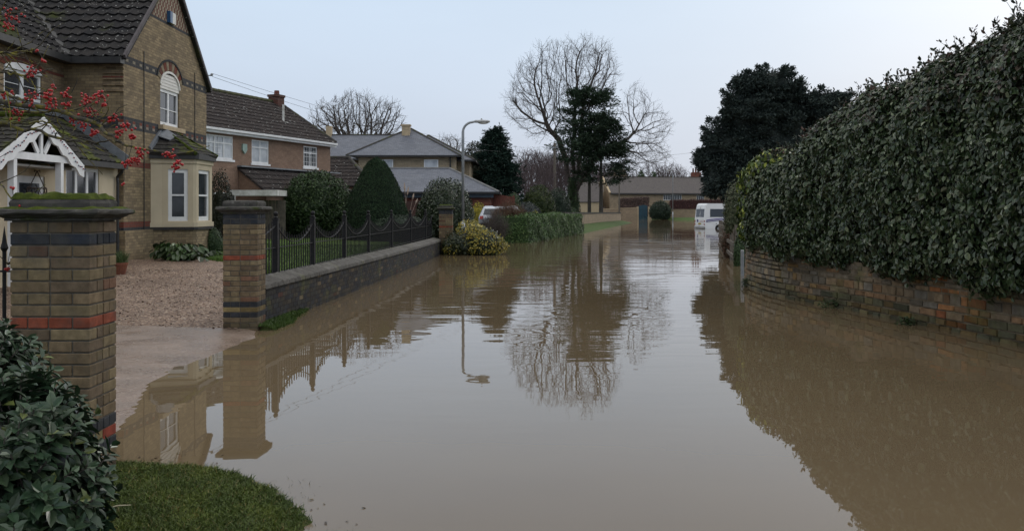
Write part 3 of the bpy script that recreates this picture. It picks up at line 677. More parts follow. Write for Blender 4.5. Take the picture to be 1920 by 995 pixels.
# ------------------------------------------------------------------ near brick house
def near_house():
    GX = -9.93; LX = -11.45; Y0, Y1, YC = 24.0, 30.5, 27.25; EZ, AZ = 5.72, 8.55
    h = thing('brick_house', (-11, 25, .3), 'two storey buff brick gabled house with dark brick bands on the left', 'house')
    # gable wall facing the street
    mb = MB()
    aw0, aw1 = 26.50-Y0, 28.02-Y0
    wall(mb, (GX, Y0), (0, 1), Y1-Y0, -.2, [(0, EZ), (YC-Y0, AZ), (Y1-Y0, EZ)], [(aw0, aw1, 4.13, 5.62)], (-1, 0), .12)
    wall(mb, (LX, Y0), (1, 0), GX-LX, -.2, [(0, EZ), (GX-LX, EZ)], [], (0, 1))
    mb.poly([(-18, Y1, -.2), (GX, Y1, -.2), (GX, Y1, EZ), (-18, Y1, EZ)])
    mb.build('gable_wall', M['house_brick'], h)
    mb = MB()
    wall(mb, (LX, 10.0), (0, 1), 14.0, 2.2, [(0, EZ-.15), (14, EZ-.15)], [(21.15-10, 22.85-10, 4.32, 5.06)], (-1, 0), .1)
    mb.poly([(LX, 10, 0), (-18, 10, 0), (-18, 10, EZ), (LX, 10, EZ)])
    mb.build('wing_wall', M['wing_brick'], h)
    # corbelled corner
    mb = MB(); 
    for k in range(5): mb.box(-10.45, GX+.0, Y0-.05, Y0-.003, 5.36-.15*k, 5.36-.15*k+.085)
    mb.box(-10.45, GX, Y0-.035, Y0-.003, 5.4, 5.62); mb.build('corbel_bricks', M['wing_brick'], h)
    # arched gable window
    x = GX; wo = 26.50; ww = 1.52
    f = window(h, (x-.05, wo), (0, 1), (1, 0), ww, 4.13, 5.18, 2, 1, fw=.09, bar=.05)
    mb = MB(); 
    for j in (4.62,): mb.box(x-.10, x-.055, wo+.09, wo+ww-.09, j-.012, j+.012)
    mb.build('glazing_bar', M['white'], f)
    # arched boarded panel
    mb = MB(); K = 12; pts = [(x-.052, wo, 5.18), (x-.052, wo+ww, 5.18)]
    arch = [(wo+ww/2+math.cos(a)*ww/2, 5.30+math.sin(a)*.42) for a in np.linspace(0, math.pi, K)]
    mb.slab([(x-.06, wo, 5.182), (x-.06, wo+ww, 5.182)]+[(x-.06, y, z) for y, z in arch], (.05, 0, 0))
    for z in (5.27, 5.36, 5.45, 5.54): 
        hw = ww/2*math.sqrt(max(0, 1-((z-5.30)/.42)**2)) if z > 5.3 else ww/2
        mb.box(x-.012, x+.002, wo+ww/2-hw+.02, wo+ww/2+hw-.02, z-.006, z+.006)
    for i in range(K-1):
        (a, b), (c, d) = arch[i], arch[i+1]; mb.beam((x+.0, a, b-.02), (x+.0, c, d-.02), .06, .05, (1, 0, 0))
    mb.build('boarded_arch', M['panelwhite'], f)
    s = MB(); s.box(x-.10, x+.14, wo-.14, wo+ww+.14, 4.0, 4.127); s.build('sill', M['sandstone'], f, bevel=.01)
    # voussoirs
    mb = MB(); NV = 13
    for i in range(NV):
        a0 = math.pi*(i+.06)/NV; a1 = math.pi*(i+.94)/NV; red = i % 2 == 0
        c = RED if red else (.33, .27, .19)
        def q(a, e): return (wo+ww/2+math.cos(a)*(ww/2+e), 5.32+math.sin(a)*(.42+e))
        if math.sin((a0+a1)/2) < .18: continue
        p = [q(a0, .01), q(a1, .01), q(a1, .26), q(a0, .26)]
        mb.slab([(x-.02, y, z) for y, z in p], (.035, 0, 0), c)
    for i in range(NV):
        a0 = math.pi*i/NV; a1 = math.pi*(i+1)/NV
        if .28 < (a0+a1)/2 < 2.86: mb.slab([(x-.02, *q(a0, .27)), (x-.02, *q(a1, .27)), (x-.02, *q(a1, .33)), (x-.02, *q(a0, .33))], (.05, 0, 0), BLUE)
    mb.build('brick_arch', M['brick_attr'], h)
    # wing window
    window(h, (LX-.03, 21.15), (0, 1), (1, 0), 1.70, 4.30, 5.0, 2, 2, fw=.09, bar=.07)
    mb = MB(); arch = [(22.0+math.cos(a)*.85, 4.98+math.sin(a)*.17) for a in np.linspace(0, math.pi, 11)]
    mb.slab([(LX-.02, y, z) for y, z in arch], (.045, 0, 0)); mb.build('arched_head', M['white'], h)
    mb = MB()
    for i in range(17):
        a0 = math.pi*(i+.05)/17; a1 = math.pi*(i+.95)/17
        p = [(22.0+math.cos(a)*(.85+e), 4.99+math.sin(a)*(.17+e*.8)) for a, e in ((a0, .01), (a1, .01), (a1, .2), (a0, .2))]
        if math.sin((a0+a1)/2) > .2: mb.slab([(LX-.01, y, z) for y, z in p], (.025, 0, 0), RED if i % 2 else (.16, .06, .045))
    mb.build('brick_arch', M['brick_attr'], h)
    # roofs
    rise = 3.1; SL = math.hypot(3.4, rise)
    r1 = tiled_roof('roof', h, (GX+.12, Y0-.18, EZ-.12), (-1, 0, 0), (0, 3.43, rise), [(0, 0), (1.65, 0), (1.65+3.43, SL), (0, SL)], M['tile'], .3, .34, .05, .045)
    r1b = tiled_roof('roof', h, (GX+.12, Y1+.18, EZ-.12), (-1, 0, 0), (0, -3.43, rise), [(0, 0), (8, 0), (8, SL), (0, SL)], M['tile'])
    tiled_roof('roof', h, (LX+.17, Y0-.18, EZ-.12), (0, -1, 0), (-3.43, 0, rise), [(0, 0), (14, 0), (14, SL), (-3.43, SL)], M['tile'], .3, .34, .05, .045)
    mb = MB(); mb.slab([(LX-.2, 10, EZ), (-14.85, 10, AZ+.1), (-18, 10, EZ)], (0, .12, 0)); mb.build('end_gable', M['wing_brick'], h)
    ridge(h, (GX+.1, YC, EZ+rise-.08), (-18, YC, EZ+rise-.08)); ridge(h, (LX-3.3, 10, EZ+rise-.08), (LX-3.3, YC, EZ+rise-.08))
    mb = MB(); mb.beam((LX+.2, Y0-.2, EZ-.06), (LX-3.2, YC-.05, EZ+rise-.1), .22, .03); mb.build('valley', M['gutter'], r1)
    # verge boards
    for s, ye in ((1, Y0-.2), (-1, Y1+.2)):
        mb = MB(); mb.beam((GX+.10, ye, EZ-.10), (GX+.10, YC, EZ+rise-.08), .06, .10, (0, 0, 1)); mb.build('verge', mat('verge_paint', (.07, .06, .065), (.10, .09, .095), 4, .8) if s == 1 else bpy.data.materials['verge_paint'], h)
    mb = MB(); mb.box(LX+.1, GX+.05, Y0-.32, Y0-.06, EZ-.28, EZ-.12); mb.box(LX+.05, LX+.32, 10, Y0-.32, EZ-.28, EZ-.12)
    g = mb.build('gutter', M['gutter'], h)
    # alarm box, cables
    mb = MB(); mb.box(GX, GX+.09, 27.2, 27.5, 7.12, 7.45); a = mb.build('alarm_box', M['white_old'], h, bevel=.01)
    mb = MB(); mb.box(GX, GX+.10, 27.02, 27.2, 7.12, 7.45); mb.build('blue_side', mat('alarm_blue', (.03, .10, .22), None, 5, .4), a)
    mb = MB()
    for yy in (25.3, 29.35): mb.tube([(GX+.015, yy, .5), (GX+.015, yy, 6.0+.0)], .011, 6)
    mb.build('cable', M['gutter'], h)
    mb = MB(); mb.tube([(GX+.02, 30.2, 6.05), (GX+.22, 30.3, 6.05)], .02, 6); mb.sphere((GX+.24, 30.3, 6.08), .05); mb.build('wire_bracket', M['galv'], h)
    # plinth offset
    mb = MB(); mb.box(GX, GX+.07, Y0-.07, 25.9, -.2, 1.195); mb.box(-10.2, GX, Y0-.07, Y0-.003, -.2, 1.195); mb.build('plinth', M['house_brick'], h)
    # bay window
    P = [(-9.93, 25.80), (-9.68, 25.95), (-8.90, 26.20), (-8.84, 26.30), (-8.84, 27.66), (-9.3, 28.25), (-9.93, 28.4)]
    bay = MB(); mb = bay
    def seg(a, b, z0, z1, off=0, col=(1, 1, 1)):
        a = np.array(a); b = np.array(b); u = (b-a)/np.linalg.norm(b-a); n = np.array([u[1], -u[0]])
        return a, b, u, n, np.linalg.norm(b-a)
    wins = []
    for i in range(6):
        a, b, u, n, L_ = seg(P[i], P[i+1], 0, 0)
        hl = []
        if i == 1: hl = [(.16, L_-.14, 1.42, 2.86)]
        if i == 3: hl = [(.18, L_-.20, 1.42, 2.86)]
        wall(bay, a, u, L_, 1.26, [(0, 3.27), (L_, 3.27)], hl, -n, .1)
        for q in hl: wins.append((a+u*q[0]-n*.04, u, n, q[1]-q[0]))
    b = bay.build('bay_wall', M['cream'], h)
    for o, u, n, wd in wins:
        window(h, o, u, n, wd, 1.42, 2.86, 1, 2, sash=True, fw=.10, sill=.0, name='sash_window') if wd < 1 else window(h, o, u, n, wd, 1.42, 2.86, 1, 2, sash=True, fw=.12, name='sash_window', gl=M['glass'])
    cen = np.array([-9.9, 27.1])
    def grow(e): return [tuple(np.array(p)+(np.array(p)-cen)/np.linalg.norm(np.array(p)-cen)*e*np.array([1, 1])) for p in P]
    for e, z0, z1, m, nm in ((.05, 1.255, 1.38, M['cream'], 'bay_sill'), (.06, 1.175, 1.25, M['blue_brick'], 'blue_course'), (.0, -.2, 1.173, M['house_brick'], 'bay_plinth'), (.12, 3.14, 3.30, M['gutter'], 'bay_gutter'), (.04, 3.02, 3.14, M['cream'], 'bay_cornice')):
        g = grow(e); mb = MB(); mb.slab([(x_, y_, z0) for x_, y_ in g], (0, 0, z1-z0)); mb.build(nm, m, h)
    g = grow(.16); ap = (-9.9, 27.1, 4.02); ap1 = (-9.9, 26.75, 4.0); ap2 = (-9.9, 27.45, 4.0)
    br = MB(); gz = [(x_, y_, 3.29) for x_, y_ in g]
    faces = [[gz[0], gz[2], ap1], [gz[2], gz[4], ap2, ap1], [gz[4], gz[6], ap2]]
    rt = None
    for fi, (A, B_, *rest) in enumerate(faces):
        A = np.array(A); B_ = np.array(B_); U = (B_-A); L_ = np.linalg.norm(U); U = U/L_
        mid = np.mean([np.array(q) for q in rest], axis=0); Vv = mid-A; Vv = Vv-U*(Vv@U); 
        pl = [(0, 0), (L_, 0)]+[((np.array(q)-A)@U, (np.array(q)-A)@(Vv/np.linalg.norm(Vv))) for q in rest]
        tiled_roof('bay_roof', h, A, U, Vv, pl, M['tile_moss'], .2, .2, .012, .02)
    mb = MB(); mb.beam((GX+.03, gz[0][1]+.05, 3.36), (GX+.03, 26.75, 4.08), .05, .22); mb.slab([(GX+.02, 26.2, 3.78), (GX+.02, 26.7, 4.07), (GX+.42, 26.62, 3.80), (GX+.36, 26.25, 3.66)], (.0, -.02, .03)); mb.build('lead_flashing', M['lead'], h)
    for a_, b_ in ((gz[2], ap1), (gz[4], ap2)): ridge(h, a_, b_, .05, M['moss'], 'hip_tiles')
        # lean to and porch
    LZ = 2.92; EX_ = -10.05
    mb = MB(); wall(mb, (EX_, 10), (0, 1), 13.93, -.1, [(0, LZ), (13.93, LZ)], [(11.15, 12.85, 1.35, 2.72), (9.0, 10.2, .35, 2.45), (6.75, 8.15, .4, 2.6)], (-1, 0), .1)
    mb.build('rendered_wall', M['cream'], h)
    window(h, (EX_-.03, 21.15), (0, 1), (1, 0), 1.70, 1.35, 2.72, 3, 1, fw=.08, bar=.05, name='casement_window', sill=.06)
    dpart = window(h, (EX_-.03, 16.75), (0, 1), (1, 0), 1.40, .4, 2.6, 2, 1, fw=.10, bar=.06, name='casement_window')
    # front door
    mb = MB(); mb.box(EX_-.08, EX_-.03, 19.0, 20.2, .35, 2.45); d = mb.build('front_door', M['white'], h)
    mb = MB(); mb.box(EX_-.03, EX_-.018, 19.2, 20.0, 1.4, 2.3); mb.build('door_glass', M['glass'], d)
    mb = MB(); mb.sphere((EX_+.02, 20.08, 1.3), .035); mb.build('door_handle', M['galv'], d)
    # trellis panel on wall
    tm = MB(); ty, tz, tw_, th_ = 19.35, 1.75, .80, .45; X = EX_+.06
    for z in (tz-.3, tz+th_): tm.tube([(X, ty, z), (X, ty+tw_, z)], .012, 6)
    for y in (ty, ty+tw_): tm.tube([(X, y, tz-.3), (X, y, tz+th_)], .012, 6)
    for k in range(-3, 5):
        for s in (1, -1):
            pts = []
            for q in np.linspace(0, 1, 2):
                y = ty+tw_*(k/4+q*.94); y = y if s == 1 else 2*ty+tw_-y
                pts.append((X, y, tz-.3+q*(th_+.3)))
            a, b_ = pts; lo = ty; hi = ty+tw_
            def clip(a, b_):
                a = np.array(a); b_ = np.array(b_); d_ = b_-a; t0, t1 = 0, 1
                for bound, sg in ((lo, 1), (hi, -1)):
                    f0 = sg*(a[1]-bound); f1 = sg*(b_[1]-bound)
                    if f0 < 0 and f1 < 0: return None
                    if f0 < 0: t0 = max(t0, f0/(f0-f1))
                    if f1 < 0: t1 = min(t1, f0/(f0-f1))
                return (a+d_*t0, a+d_*t1) if t1 > t0 else None
            c = clip(a, b_)
            if c: tm.tube(c, .008, 5)
    for s in (0, 1):
        tm.tube([(X, ty+tw_*s, tz+th_), (X, ty+tw_*(.5+(s-.5)*.75), tz+th_+.03), (X, ty+tw_*(.5+(s-.5)*.35), tz+th_+.20), (X, ty+tw_*.5, tz+th_+.36)], .011, 6)
        tm.tube([(X, ty+tw_*.5, tz+th_+.34), (X, ty+tw_*(.5+(s-.5)*.25), tz+th_+.38), (X, ty+tw_*(.5+(s-.5)*.3), tz+th_+.33)], .008, 6)
    to = tm.build('trellis', mat('rusty_iron', (.07, .045, .035), (.04, .03, .025), 12, .8)); tag(to, 'small curly rusty iron trellis hanging on the cream wall', 'trellis')
    # lean-to roof
    Vx = LX-EX_-.22; Vz = 1.15
    tiled_roof('lean_to_roof', h, (EX_+.20, Y0-.07, LZ-.02), (0, -1, 0), (Vx, 0, Vz), [(0, 0), (13.9, 0), (13.9, math.hypot(Vx, Vz)), (.0, math.hypot(Vx, Vz))], M['tile_moss'], .26, .27, .03)
    mb = MB(); mb.box(EX_+.16, EX_+.27, 10, Y0-.09, LZ-.16, LZ-.03); mb.build('lean_to_gutter', M['gutter'], h)
    mb = MB(); mb.beam((EX_+.2, Y0-.03, LZ+.10), (LX+.02, Y0-.03, LZ+Vz+.12), .04, .22); mb.beam((LX+.03, 10, LZ+Vz+.12), (LX+.03, Y0-.05, LZ+Vz+.12), .02, .22); mb.build('lead_flashing', M['lead'], h)
    # downpipe
    mb = MB(); mb.tube([(EX_+.22, 23.72, LZ-.14), (EX_+.20, 23.72, LZ-.22), (EX_+.05, 23.78, LZ-.36), (EX_+.06, 23.78, LZ-.5), (EX_+.06, 23.78, .3)], .038, 8)
    for z in (.9, 1.9): mb.tube([(EX_+.06, 23.78, z), (EX_+.06, 23.78, z+.06)], .05, 8)
    mb.build('downpipe', M['gutter'], h)
    # porch
    PX = -9.38; a0, a1, ac = 17.0, 20.5, 18.75; ez, az = 2.66, 3.55
    bb = MB()
    for s in (-1, 1):
        ye = a0 if s < 0 else a1; K = 9
        A = Vector((PX, ye, ez)); B_ = Vector((PX, ac, az)); 
        top = [A.lerp(B_, i/K)+Vector((0, 0, .05)) for i in range(K+1)]
        bot = []
        for i in range(K+1):
            q = A.lerp(B_, i/K)-Vector((0, 0, .21+.06*(i % 2))); bot.append(q)
        for i in range(K): bb.slab([top[i], top[i+1], bot[i+1], bot[i]], (.04, 0, 0))
    bb.build('bargeboard', M['white'], h)
    mb = MB(); mb.box(PX-.05, PX-.005, a0+.55, a1-.3, 2.72, 2.86)
    mb.beam((PX-.03, ac, 2.86), (PX-.03, ac, az-.05), .04, .10, (0, 1, 0))
    for s in (-1, 1): mb.beam((PX-.03, ac+s*.12, 2.87), (PX-.03, ac+s*.42, az-.34), .04, .10, (0, 1, 0))
    mb.box(EX_, PX-.05, a1-.62, a1-.52, 2.72, 2.84); mb.box(EX_, PX-.05, a0+.6, a0+.7, 2.72, 2.84)
    mb.build('porch_truss', M['white'], h)
    for yy in (17.75, 19.6): 
        mb = MB(); mb.box(PX-.13, PX-.01, yy-.06, yy+.06, .3, 2.72); mb.build('porch_post', M['white'], h)
    mb = MB(); mb.box(EX_+.002, PX-.14, a0+.2, a1-.2, 2.60, 2.64); mb.build('porch_ceiling', mat('porch_grey', (.30, .29, .27), None, 2, .8), h)
    for s in (-1, 1):
        ye = a0-.05 if s < 0 else a1+.05; L_ = math.hypot(ac-ye, az-ez)
        tiled_roof('porch_roof', h, (PX+.02, ye, ez+.06), (-1, 0, 0), (0, ac-ye, az-ez), [(0, 0), (1.55, 0), (1.9, L_), (0, L_)], M['tile_moss'], .2, .2, .015, .02)
    ridge(h, (PX+.02, ac, az+.1), (LX+.2, ac, az+.1), .06, M['moss'])
    # string of small decorations on the bargeboards
    rr = random.Random(2); mb = MB()
    for s in (-1, 1):
        ye = a0 if s < 0 else a1; pts = []
        for i in range(25):
            q = i/24; p = Vector((PX+.055, ye, ez)).lerp(Vector((PX+.055, ac, az)), q)+Vector((0, 0, rr.uniform(-.12, -.02))); pts.append(p)
            mb.sphere(tuple(p), .016, 6, 4, (.25, .03, .05) if i % 2 else (.04, .05, .12))
        mb.tube(pts, .002, 4, (.03, .05, .03))
    tag(mb.build('bulb_string', mat('string_paint', (1, 1, 1), (.9, .9, .9), 5, .4, attr=True)), 'string of small dark red and blue bulbs along the white porch bargeboards', 'light string')
    return h
near_house()

# ------------------------------------------------------------------ brown house behind
def brown_house():
    d = np.array([.311, .950]); d /= np.linalg.norm(d); n = np.array([d[1], -d[0]]); A = np.array([-9.1, 47.0]); Lw = 15.0; B = A-d*Lw; EZ = 5.02
    h = thing('brown_house', (-14, 44, .4), 'two storey brown brick house with lichen spotted tiled roof and white windows', 'house')
    def tpar(px):  # distance back from A of the point seen at px
        k = (px-960)/F; return (A[0]-k*A[1])/(d[0]-k*d[1])
    def Z(py, t): return CH+(HZ-py)*(A[1]-d[1]*t)/F
    wl = []
    specs = [(386, 437, 249, 300, 2, 3, 'w1'), (472, 504, 260, 308, 2, 1, 'w2'), (569, 595, 272, 315, 2, 4, 'w3')]
    mb = MB(); holes = []
    for a, b, y0, y1, c, r, _ in specs:
        ta, tb = tpar(a), tpar(b); holes.append((Lw-ta, Lw-tb, Z(y1, tb), Z(y0, ta)-.03))
    ta, tb = tpar(399), tpar(440); gh = (Lw-ta, Lw-tb, .9, 2.42)
    z0s = [x for x in holes]
    wall(mb, B, d, Lw, 0, [(0, EZ), (Lw, EZ)], holes, -n, .08)
    far = A-n*6.0; mb.poly([(A[0], A[1], 0), (far[0], far[1], 0), (far[0], far[1], EZ), (A[0], A[1], EZ)])
    fb = B-n*6.0; mb.poly([(B[0], B[1], 0), (fb[0], fb[1], 0), (fb[0], fb[1], EZ), (B[0], B[1], EZ)]); mb.poly([(fb[0], fb[1], 0), (far[0], far[1], 0), (far[0], far[1], EZ), (fb[0], fb[1], EZ)])
    mb.build('wall', M['brown_brick'], h)
    for (s0, s1, z0, z1), (_, _, _, _, c, r, nm) in zip(holes, specs):
        window(h, B+d*s0-n*.02, d, n, s1-s0, z0, z1, c if nm != 'w1' else 3, 1, fw=.06, bar=.03, gl=M['blind'] if nm != 'w3' else M['glass'], sill=.06, trans=z1-.32*(z1-z0))
        if nm != 'w2':
            g = MB(); m_ = 5 if nm == 'w1' else 4
            for k in range(1, m_*2): 
                s = s0+(s1-s0)*k/(m_*2 if nm == 'w3' else 6.5)
                if s < s0+(s1-s0)*(.62 if nm == 'w1' else 1)-.02: q = B+d*(s-.008)-n*.05; g.obox(q, d, n, .016, .02, z0+.05, z1-.05)
            for k in range(1, 4): q = B+d*(s0+.05)-n*.05; g.obox(q, d, n, (s1-s0)*(.62 if nm == 'w1' else 1)-.1, .02, z0+(z1-z0)*k/4-.008, z0+(z1-z0)*k/4+.008)
            g.build('glazing_bars', M['white'], h)
    q = B+d*gh[0]+n*.02
    window(h, q+n*.04, d, n, gh[1]-gh[0], gh[2], gh[3], 3, 4, fw=.07, bar=.03, gl=M['glass'], name='french_window')
    # roof (hip-ended at the far right)
    e = .22; Oe = B+n*e; ln = Lw+.18; hd = 2.95; rz = 2.10; V3 = (-n[0]*(hd+e), -n[1]*(hd+e), rz); sl = math.hypot(hd+e, rz)
    tiled_roof('roof', h, (Oe[0], Oe[1], EZ), (d[0], d[1], 0), V3, [(0, 0), (ln, 0), (ln-.1, sl), (0, sl)], M['tile_plain'], .33, .34, .03)
    O2 = B-n*(2*hd+e); tiled_roof('roof', h, (O2[0], O2[1], EZ), (d[0], d[1], 0), (n[0]*(hd+e), n[1]*(hd+e), rz), [(0, 0), (ln, 0), (ln-.1, sl), (0, sl)], M['tile_plain'], .33, .34, .03)
    c0 = B-n*hd; c1 = c0+d*(ln-.1); ridge(h, (c0[0], c0[1], EZ+rz+.02), (c1[0], c1[1], EZ+rz+.02), .1, mat('mossy_ridge', (.075, .08, .03), (.05, .05, .03), 3, .9))
    E1 = Oe+d*ln; ridge(h, (E1[0], E1[1], EZ+.05), (c1[0], c1[1], EZ+rz+.02), .08)
    E2 = O2+d*ln; mb = MB(); mb.poly([(E1[0], E1[1], EZ), (E2[0], E2[1], EZ), (c1[0], c1[1], EZ+rz)]); mb.build('hip_slope', M['tile_plain'], h)
    mb = MB(); mb.obox(B+n*.02, d, n, ln, .22, EZ-.2, EZ-.035); mb.obox(B+n*.235, d, n, ln, .10, EZ-.10, EZ-.01); mb.build('white_gutter', M['white'], h)
    # chimney
    t = tpar(523)-.6; c = A-d*(.35)-n*2.85; mb = MB(); mb.obox(c-d*.3-n*.3, d, n, .60, .55, 6.3, 7.38); mb.obox(c-d*.34-n*.34, d, n, .68, .63, 7.38, 7.5); ch = mb.build('chimney', M['chim_brick'], h)
    mb = MB(); mb.tube([(c[0], c[1], 7.5), (c[0], c[1], 7.72)], [.14, .12], 10); mb.build('chimney_pot', M['redwood'], ch)
    # vent pipe
    p = A-d*2.4+n*(-1.2); mb = MB(); mb.tube([(p[0], p[1], 5.7), (p[0], p[1], 6.75)], .055, 8); mb.box(p[0]-.22, p[0]+.22, p[1]-.2, p[1]+.2, 5.86, 5.90); mb.build('vent_pipe', M['white_old'], h)
    # alarm
    q = A-d*(tpar(457)); mb = MB(); 
    mb.slab([(*(q+d*s+n*.0), z) for s, z in ((-.17, 4.25), (0, 4.08), (.17, 4.25), (.15, 4.5), (-.15, 4.5))], (n[0]*.07, n[1]*.07, 0)); mb.build('alarm_box', mat('pale_green', (.30, .42, .38), None, 3, .5), h)
    # lean-to
    tl, tr = tpar(447), 0.0; hz_ = 3.5; out = 1.35
    P = lambda t, o, z: (*(A-d*t+n*o), z)
    mb = MB(); mb.poly([P(tl, .02, 0), P(tl, out, 0), P(tl, out, 2.45), P(tl, .02, hz_)]); mb.poly([P(tl, out, 0), P(tr, out, 0), P(tr, out, 2.45), P(tl, out, 2.45)]); mb.poly([P(tr, .02, 0), P(tr, out, 0), P(tr, out, 2.45), P(tr, .02, hz_)]); mb.build('lean_to_wall', M['brown_brick'], h)
    Vv = (n[0]*-(out+.15), n[1]*-(out+.15), hz_-2.4); o = P(tl+.08, out+.15, 2.4)
    tiled_roof('lean_to_roof', h, o, (d[0], d[1], 0), Vv, [(0, 0), (tl+.2, 0), (tl+.2, math.hypot(out+.15, hz_-2.4)), (0, math.hypot(out+.15, hz_-2.4))], M['tile_plain'], .33, .34, .03)
    mb = MB(); mb.beam(P(tl+.1, .10, hz_+.04), P(-.6, .10, hz_+.04), .25, .06); mb.build('lead_flashing', M['lead'], h)
    mb = MB(); mb.box(-11.25, -9.35, 37.4, 39.0, 2.27, 2.50); mb.build('flat_canopy', M['white_old'], h)
    mb = MB()
    for k in range(13): mb.box(-11.1+k*.14, -11.1+k*.14+.125, 38.5, 38.53, .3, 2.1)
    mb.box(-11.1, -9.3, 38.54, 38.6, .3, .4); tag(mb.build('board_fence', M['wood']), 'weathered vertical board fence under the white flat canopy', 'fence')
    # low wing past the far end
    mb = MB(); mb.box(-14, -8.1, 50.2, 55, 0, 3.0); mb.build('low_wing_wall', M['brown_brick'], h)
    s = math.hypot(2.4, 1.55); tiled_roof('low_wing_roof', h, (-14.5, 50.0, 2.95), (1, 0, 0), (0, 2.4, 1.62), [(0, 0), (7.1, 0), (5.4, math.hypot(2.4, 1.62)), (0, math.hypot(2.4, 1.62))], M['tile_plain'], .33, .34, .03)
    ridge(h, (-14.5, 52.4, 4.6), (-9.1, 52.4, 4.6)); ridge(h, (-9.1, 52.4, 4.6), (-7.4, 50.0, 3.0))
    mb = MB(); mb.poly([(-7.4, 50, 2.95), (-7.4, 54.8, 2.95), (-9.1, 52.4, 4.57)]); mb.poly([(-7.4, 54.8, 2.95), (-14.5, 54.8, 2.95), (-14.5, 52.4, 4.57), (-9.1, 52.4, 4.57)]); mb.build('low_wing_hip', M['tile_plain'], h)
brown_house()

# ------------------------------------------------------------------ stone house and garage with slate hips
def hip(h, x0, x1, y0, y1, ez, rz, rx0, rx1, m, name='roof', gut=None, ridge_m=None):
    ym = (y0+y1)/2; mb = MB(); a, b, c, d_ = (x0, y0, ez), (x1, y0, ez), (x1, y1, ez), (x0, y1, ez); r0 = (rx0, ym, rz); r1 = (rx1, ym, rz)
    mb.poly([a, b, r1, r0] if rx1-rx0 > .01 else [a, b, r0]); mb.poly([b, c, r1]); mb.poly([c, d_, r0, r1] if rx1-rx0 > .01 else [c, d_, r0]); mb.poly([d_, a, r0]); mb.poly([a, d_, c, b])
    o = mb.build(name, m, h)
    R = MB()
    for p, q in ((a, r0), (b, r1), (c, r1), (d_, r0), (r0, r1)):
        if (Vector(p)-Vector(q)).length > .05: R.tube([p, q], .075, 6)
    R.build('ridge_tiles', ridge_m or M['ridge'], o)
    g = MB(); g.box(x0-.03, x1+.03, y0-.1, y0-.002, ez-.12, ez); g.box(x1+.002, x1+.1, y0, y1, ez-.12, ez); g.build('gutter', gut or M['gutter'], o); return o
def stone_house():
    h = thing('stone_house', (-7, 65, .4), 'cream stone house with grey slate hipped roofs behind the clipped conical yew', 'house')
    mb = MB(); mb.box(-10.2, -3.75, 62.4, 70, 0, 5.2); mb.box(-3.74, -2.9, 64.2, 70, 0, 5.0); mb.box(-18, -10.21, 67.5, 73, 0, 5.5); mb.build('wall', M['stone'], h)
    hip(h, -10.95, -3.42, 62.0, 70, 5.27, 7.35, -7.2, -7.1, M['slate'])
    hip(h, -6.9, -2.55, 63.6, 72, 5.05, 7.0, -6.1, -6.0, M['slate'])
    hip(h, -19.5, -8.0, 66.8, 74, 5.30, 7.25, -17.5, -8.2, M['slate'])
    mb = MB(); mb.box(-7.62, -7.08, 64.9, 65.5, 6.3, 7.45); mb.box(-7.68, -7.02, 64.84, 65.56, 7.45, 7.56); mb.build('chimney', M['sandstone'], h)
    mb = MB(); mb.box(-13.9, -13.5, 70.1, 70.6, 7.0, 7.9); mb.build('chimney', M['sandstone'], h)
    for x in (-5.85, -8.85): window(h, (x, 62.36), (1, 0), (0, -1), .95, 4.3, 5.0, 1, 1, gl=M['blind'], fw=.07, bar=.03)
    mb = MB(); mb.tube([(-4.1, 62.3, .3), (-4.1, 62.3, 5.15)], .05, 6); mb.build('downpipe', M['gutter'], h)
stone_house()
def garage():
    h = thing('garage', (-5.5, 59, .4), 'red brick garage with a low slate hipped roof and dark blue fascia', 'garage')
    mb = MB(); mb.box(-10.4, -1.3, 56.3, 61.7, 0, 2.6); mb.build('wall', M['red_brick'], h)
    hip(h, -10.9, -.79, 56.0, 62, 2.75, 4.28, -8.4, -3.95, M['slate'], ridge_m=mat('pale_ridge', (.2, .2, .2), (.14, .14, .14), 3, .8))
    mb = MB(); mb.box(-10.7, -1.1, 56.05, 56.28, 2.40, 2.63); mb.build('fascia', mat('blue_fascia', (.03, .045, .065), None, 3, .5), h)
    mb = MB(); mb.box(-7.5, -4.0, 56.24, 56.298, .35, 2.2)
    for k in range(5): mb.box(-7.4, -4.1, 56.22, 56.239, .55+k*.34, .57+k*.34)
    d = mb.build('garage_door', mat('brown_door', (.085, .04, .03), (.07, .035, .03), 3, .5), h)
    mb = MB(); mb.box(-5.8, -5.65, 56.19, 56.219, 1.0, 1.04); mb.build('door_handle', M['galv'], d)
garage()
def red_fence():
    t = thing('panel_fence', (-.6, 57, .3), 'red stained wooden panel fence right of the garage', 'fence')
    for k in range(4):
        x = -.7+k*.0; y0 = 50.6
    mb = MB()
    for k in range(11): mb.box(-1.25+k*.13, -1.25+k*.13+.12, 57.0, 57.03, .3, 2.65-.02*k)
    mb.build('board_panel', M['redwood'], t)
    for x in (-1.2, 0.1): mb = MB(); mb.box(x-.05, x+.05, 56.9, 56.99, .2, 2.7-.15*(x+1)); mb.build('fence_post', M['redwood'], t)
red_fence()

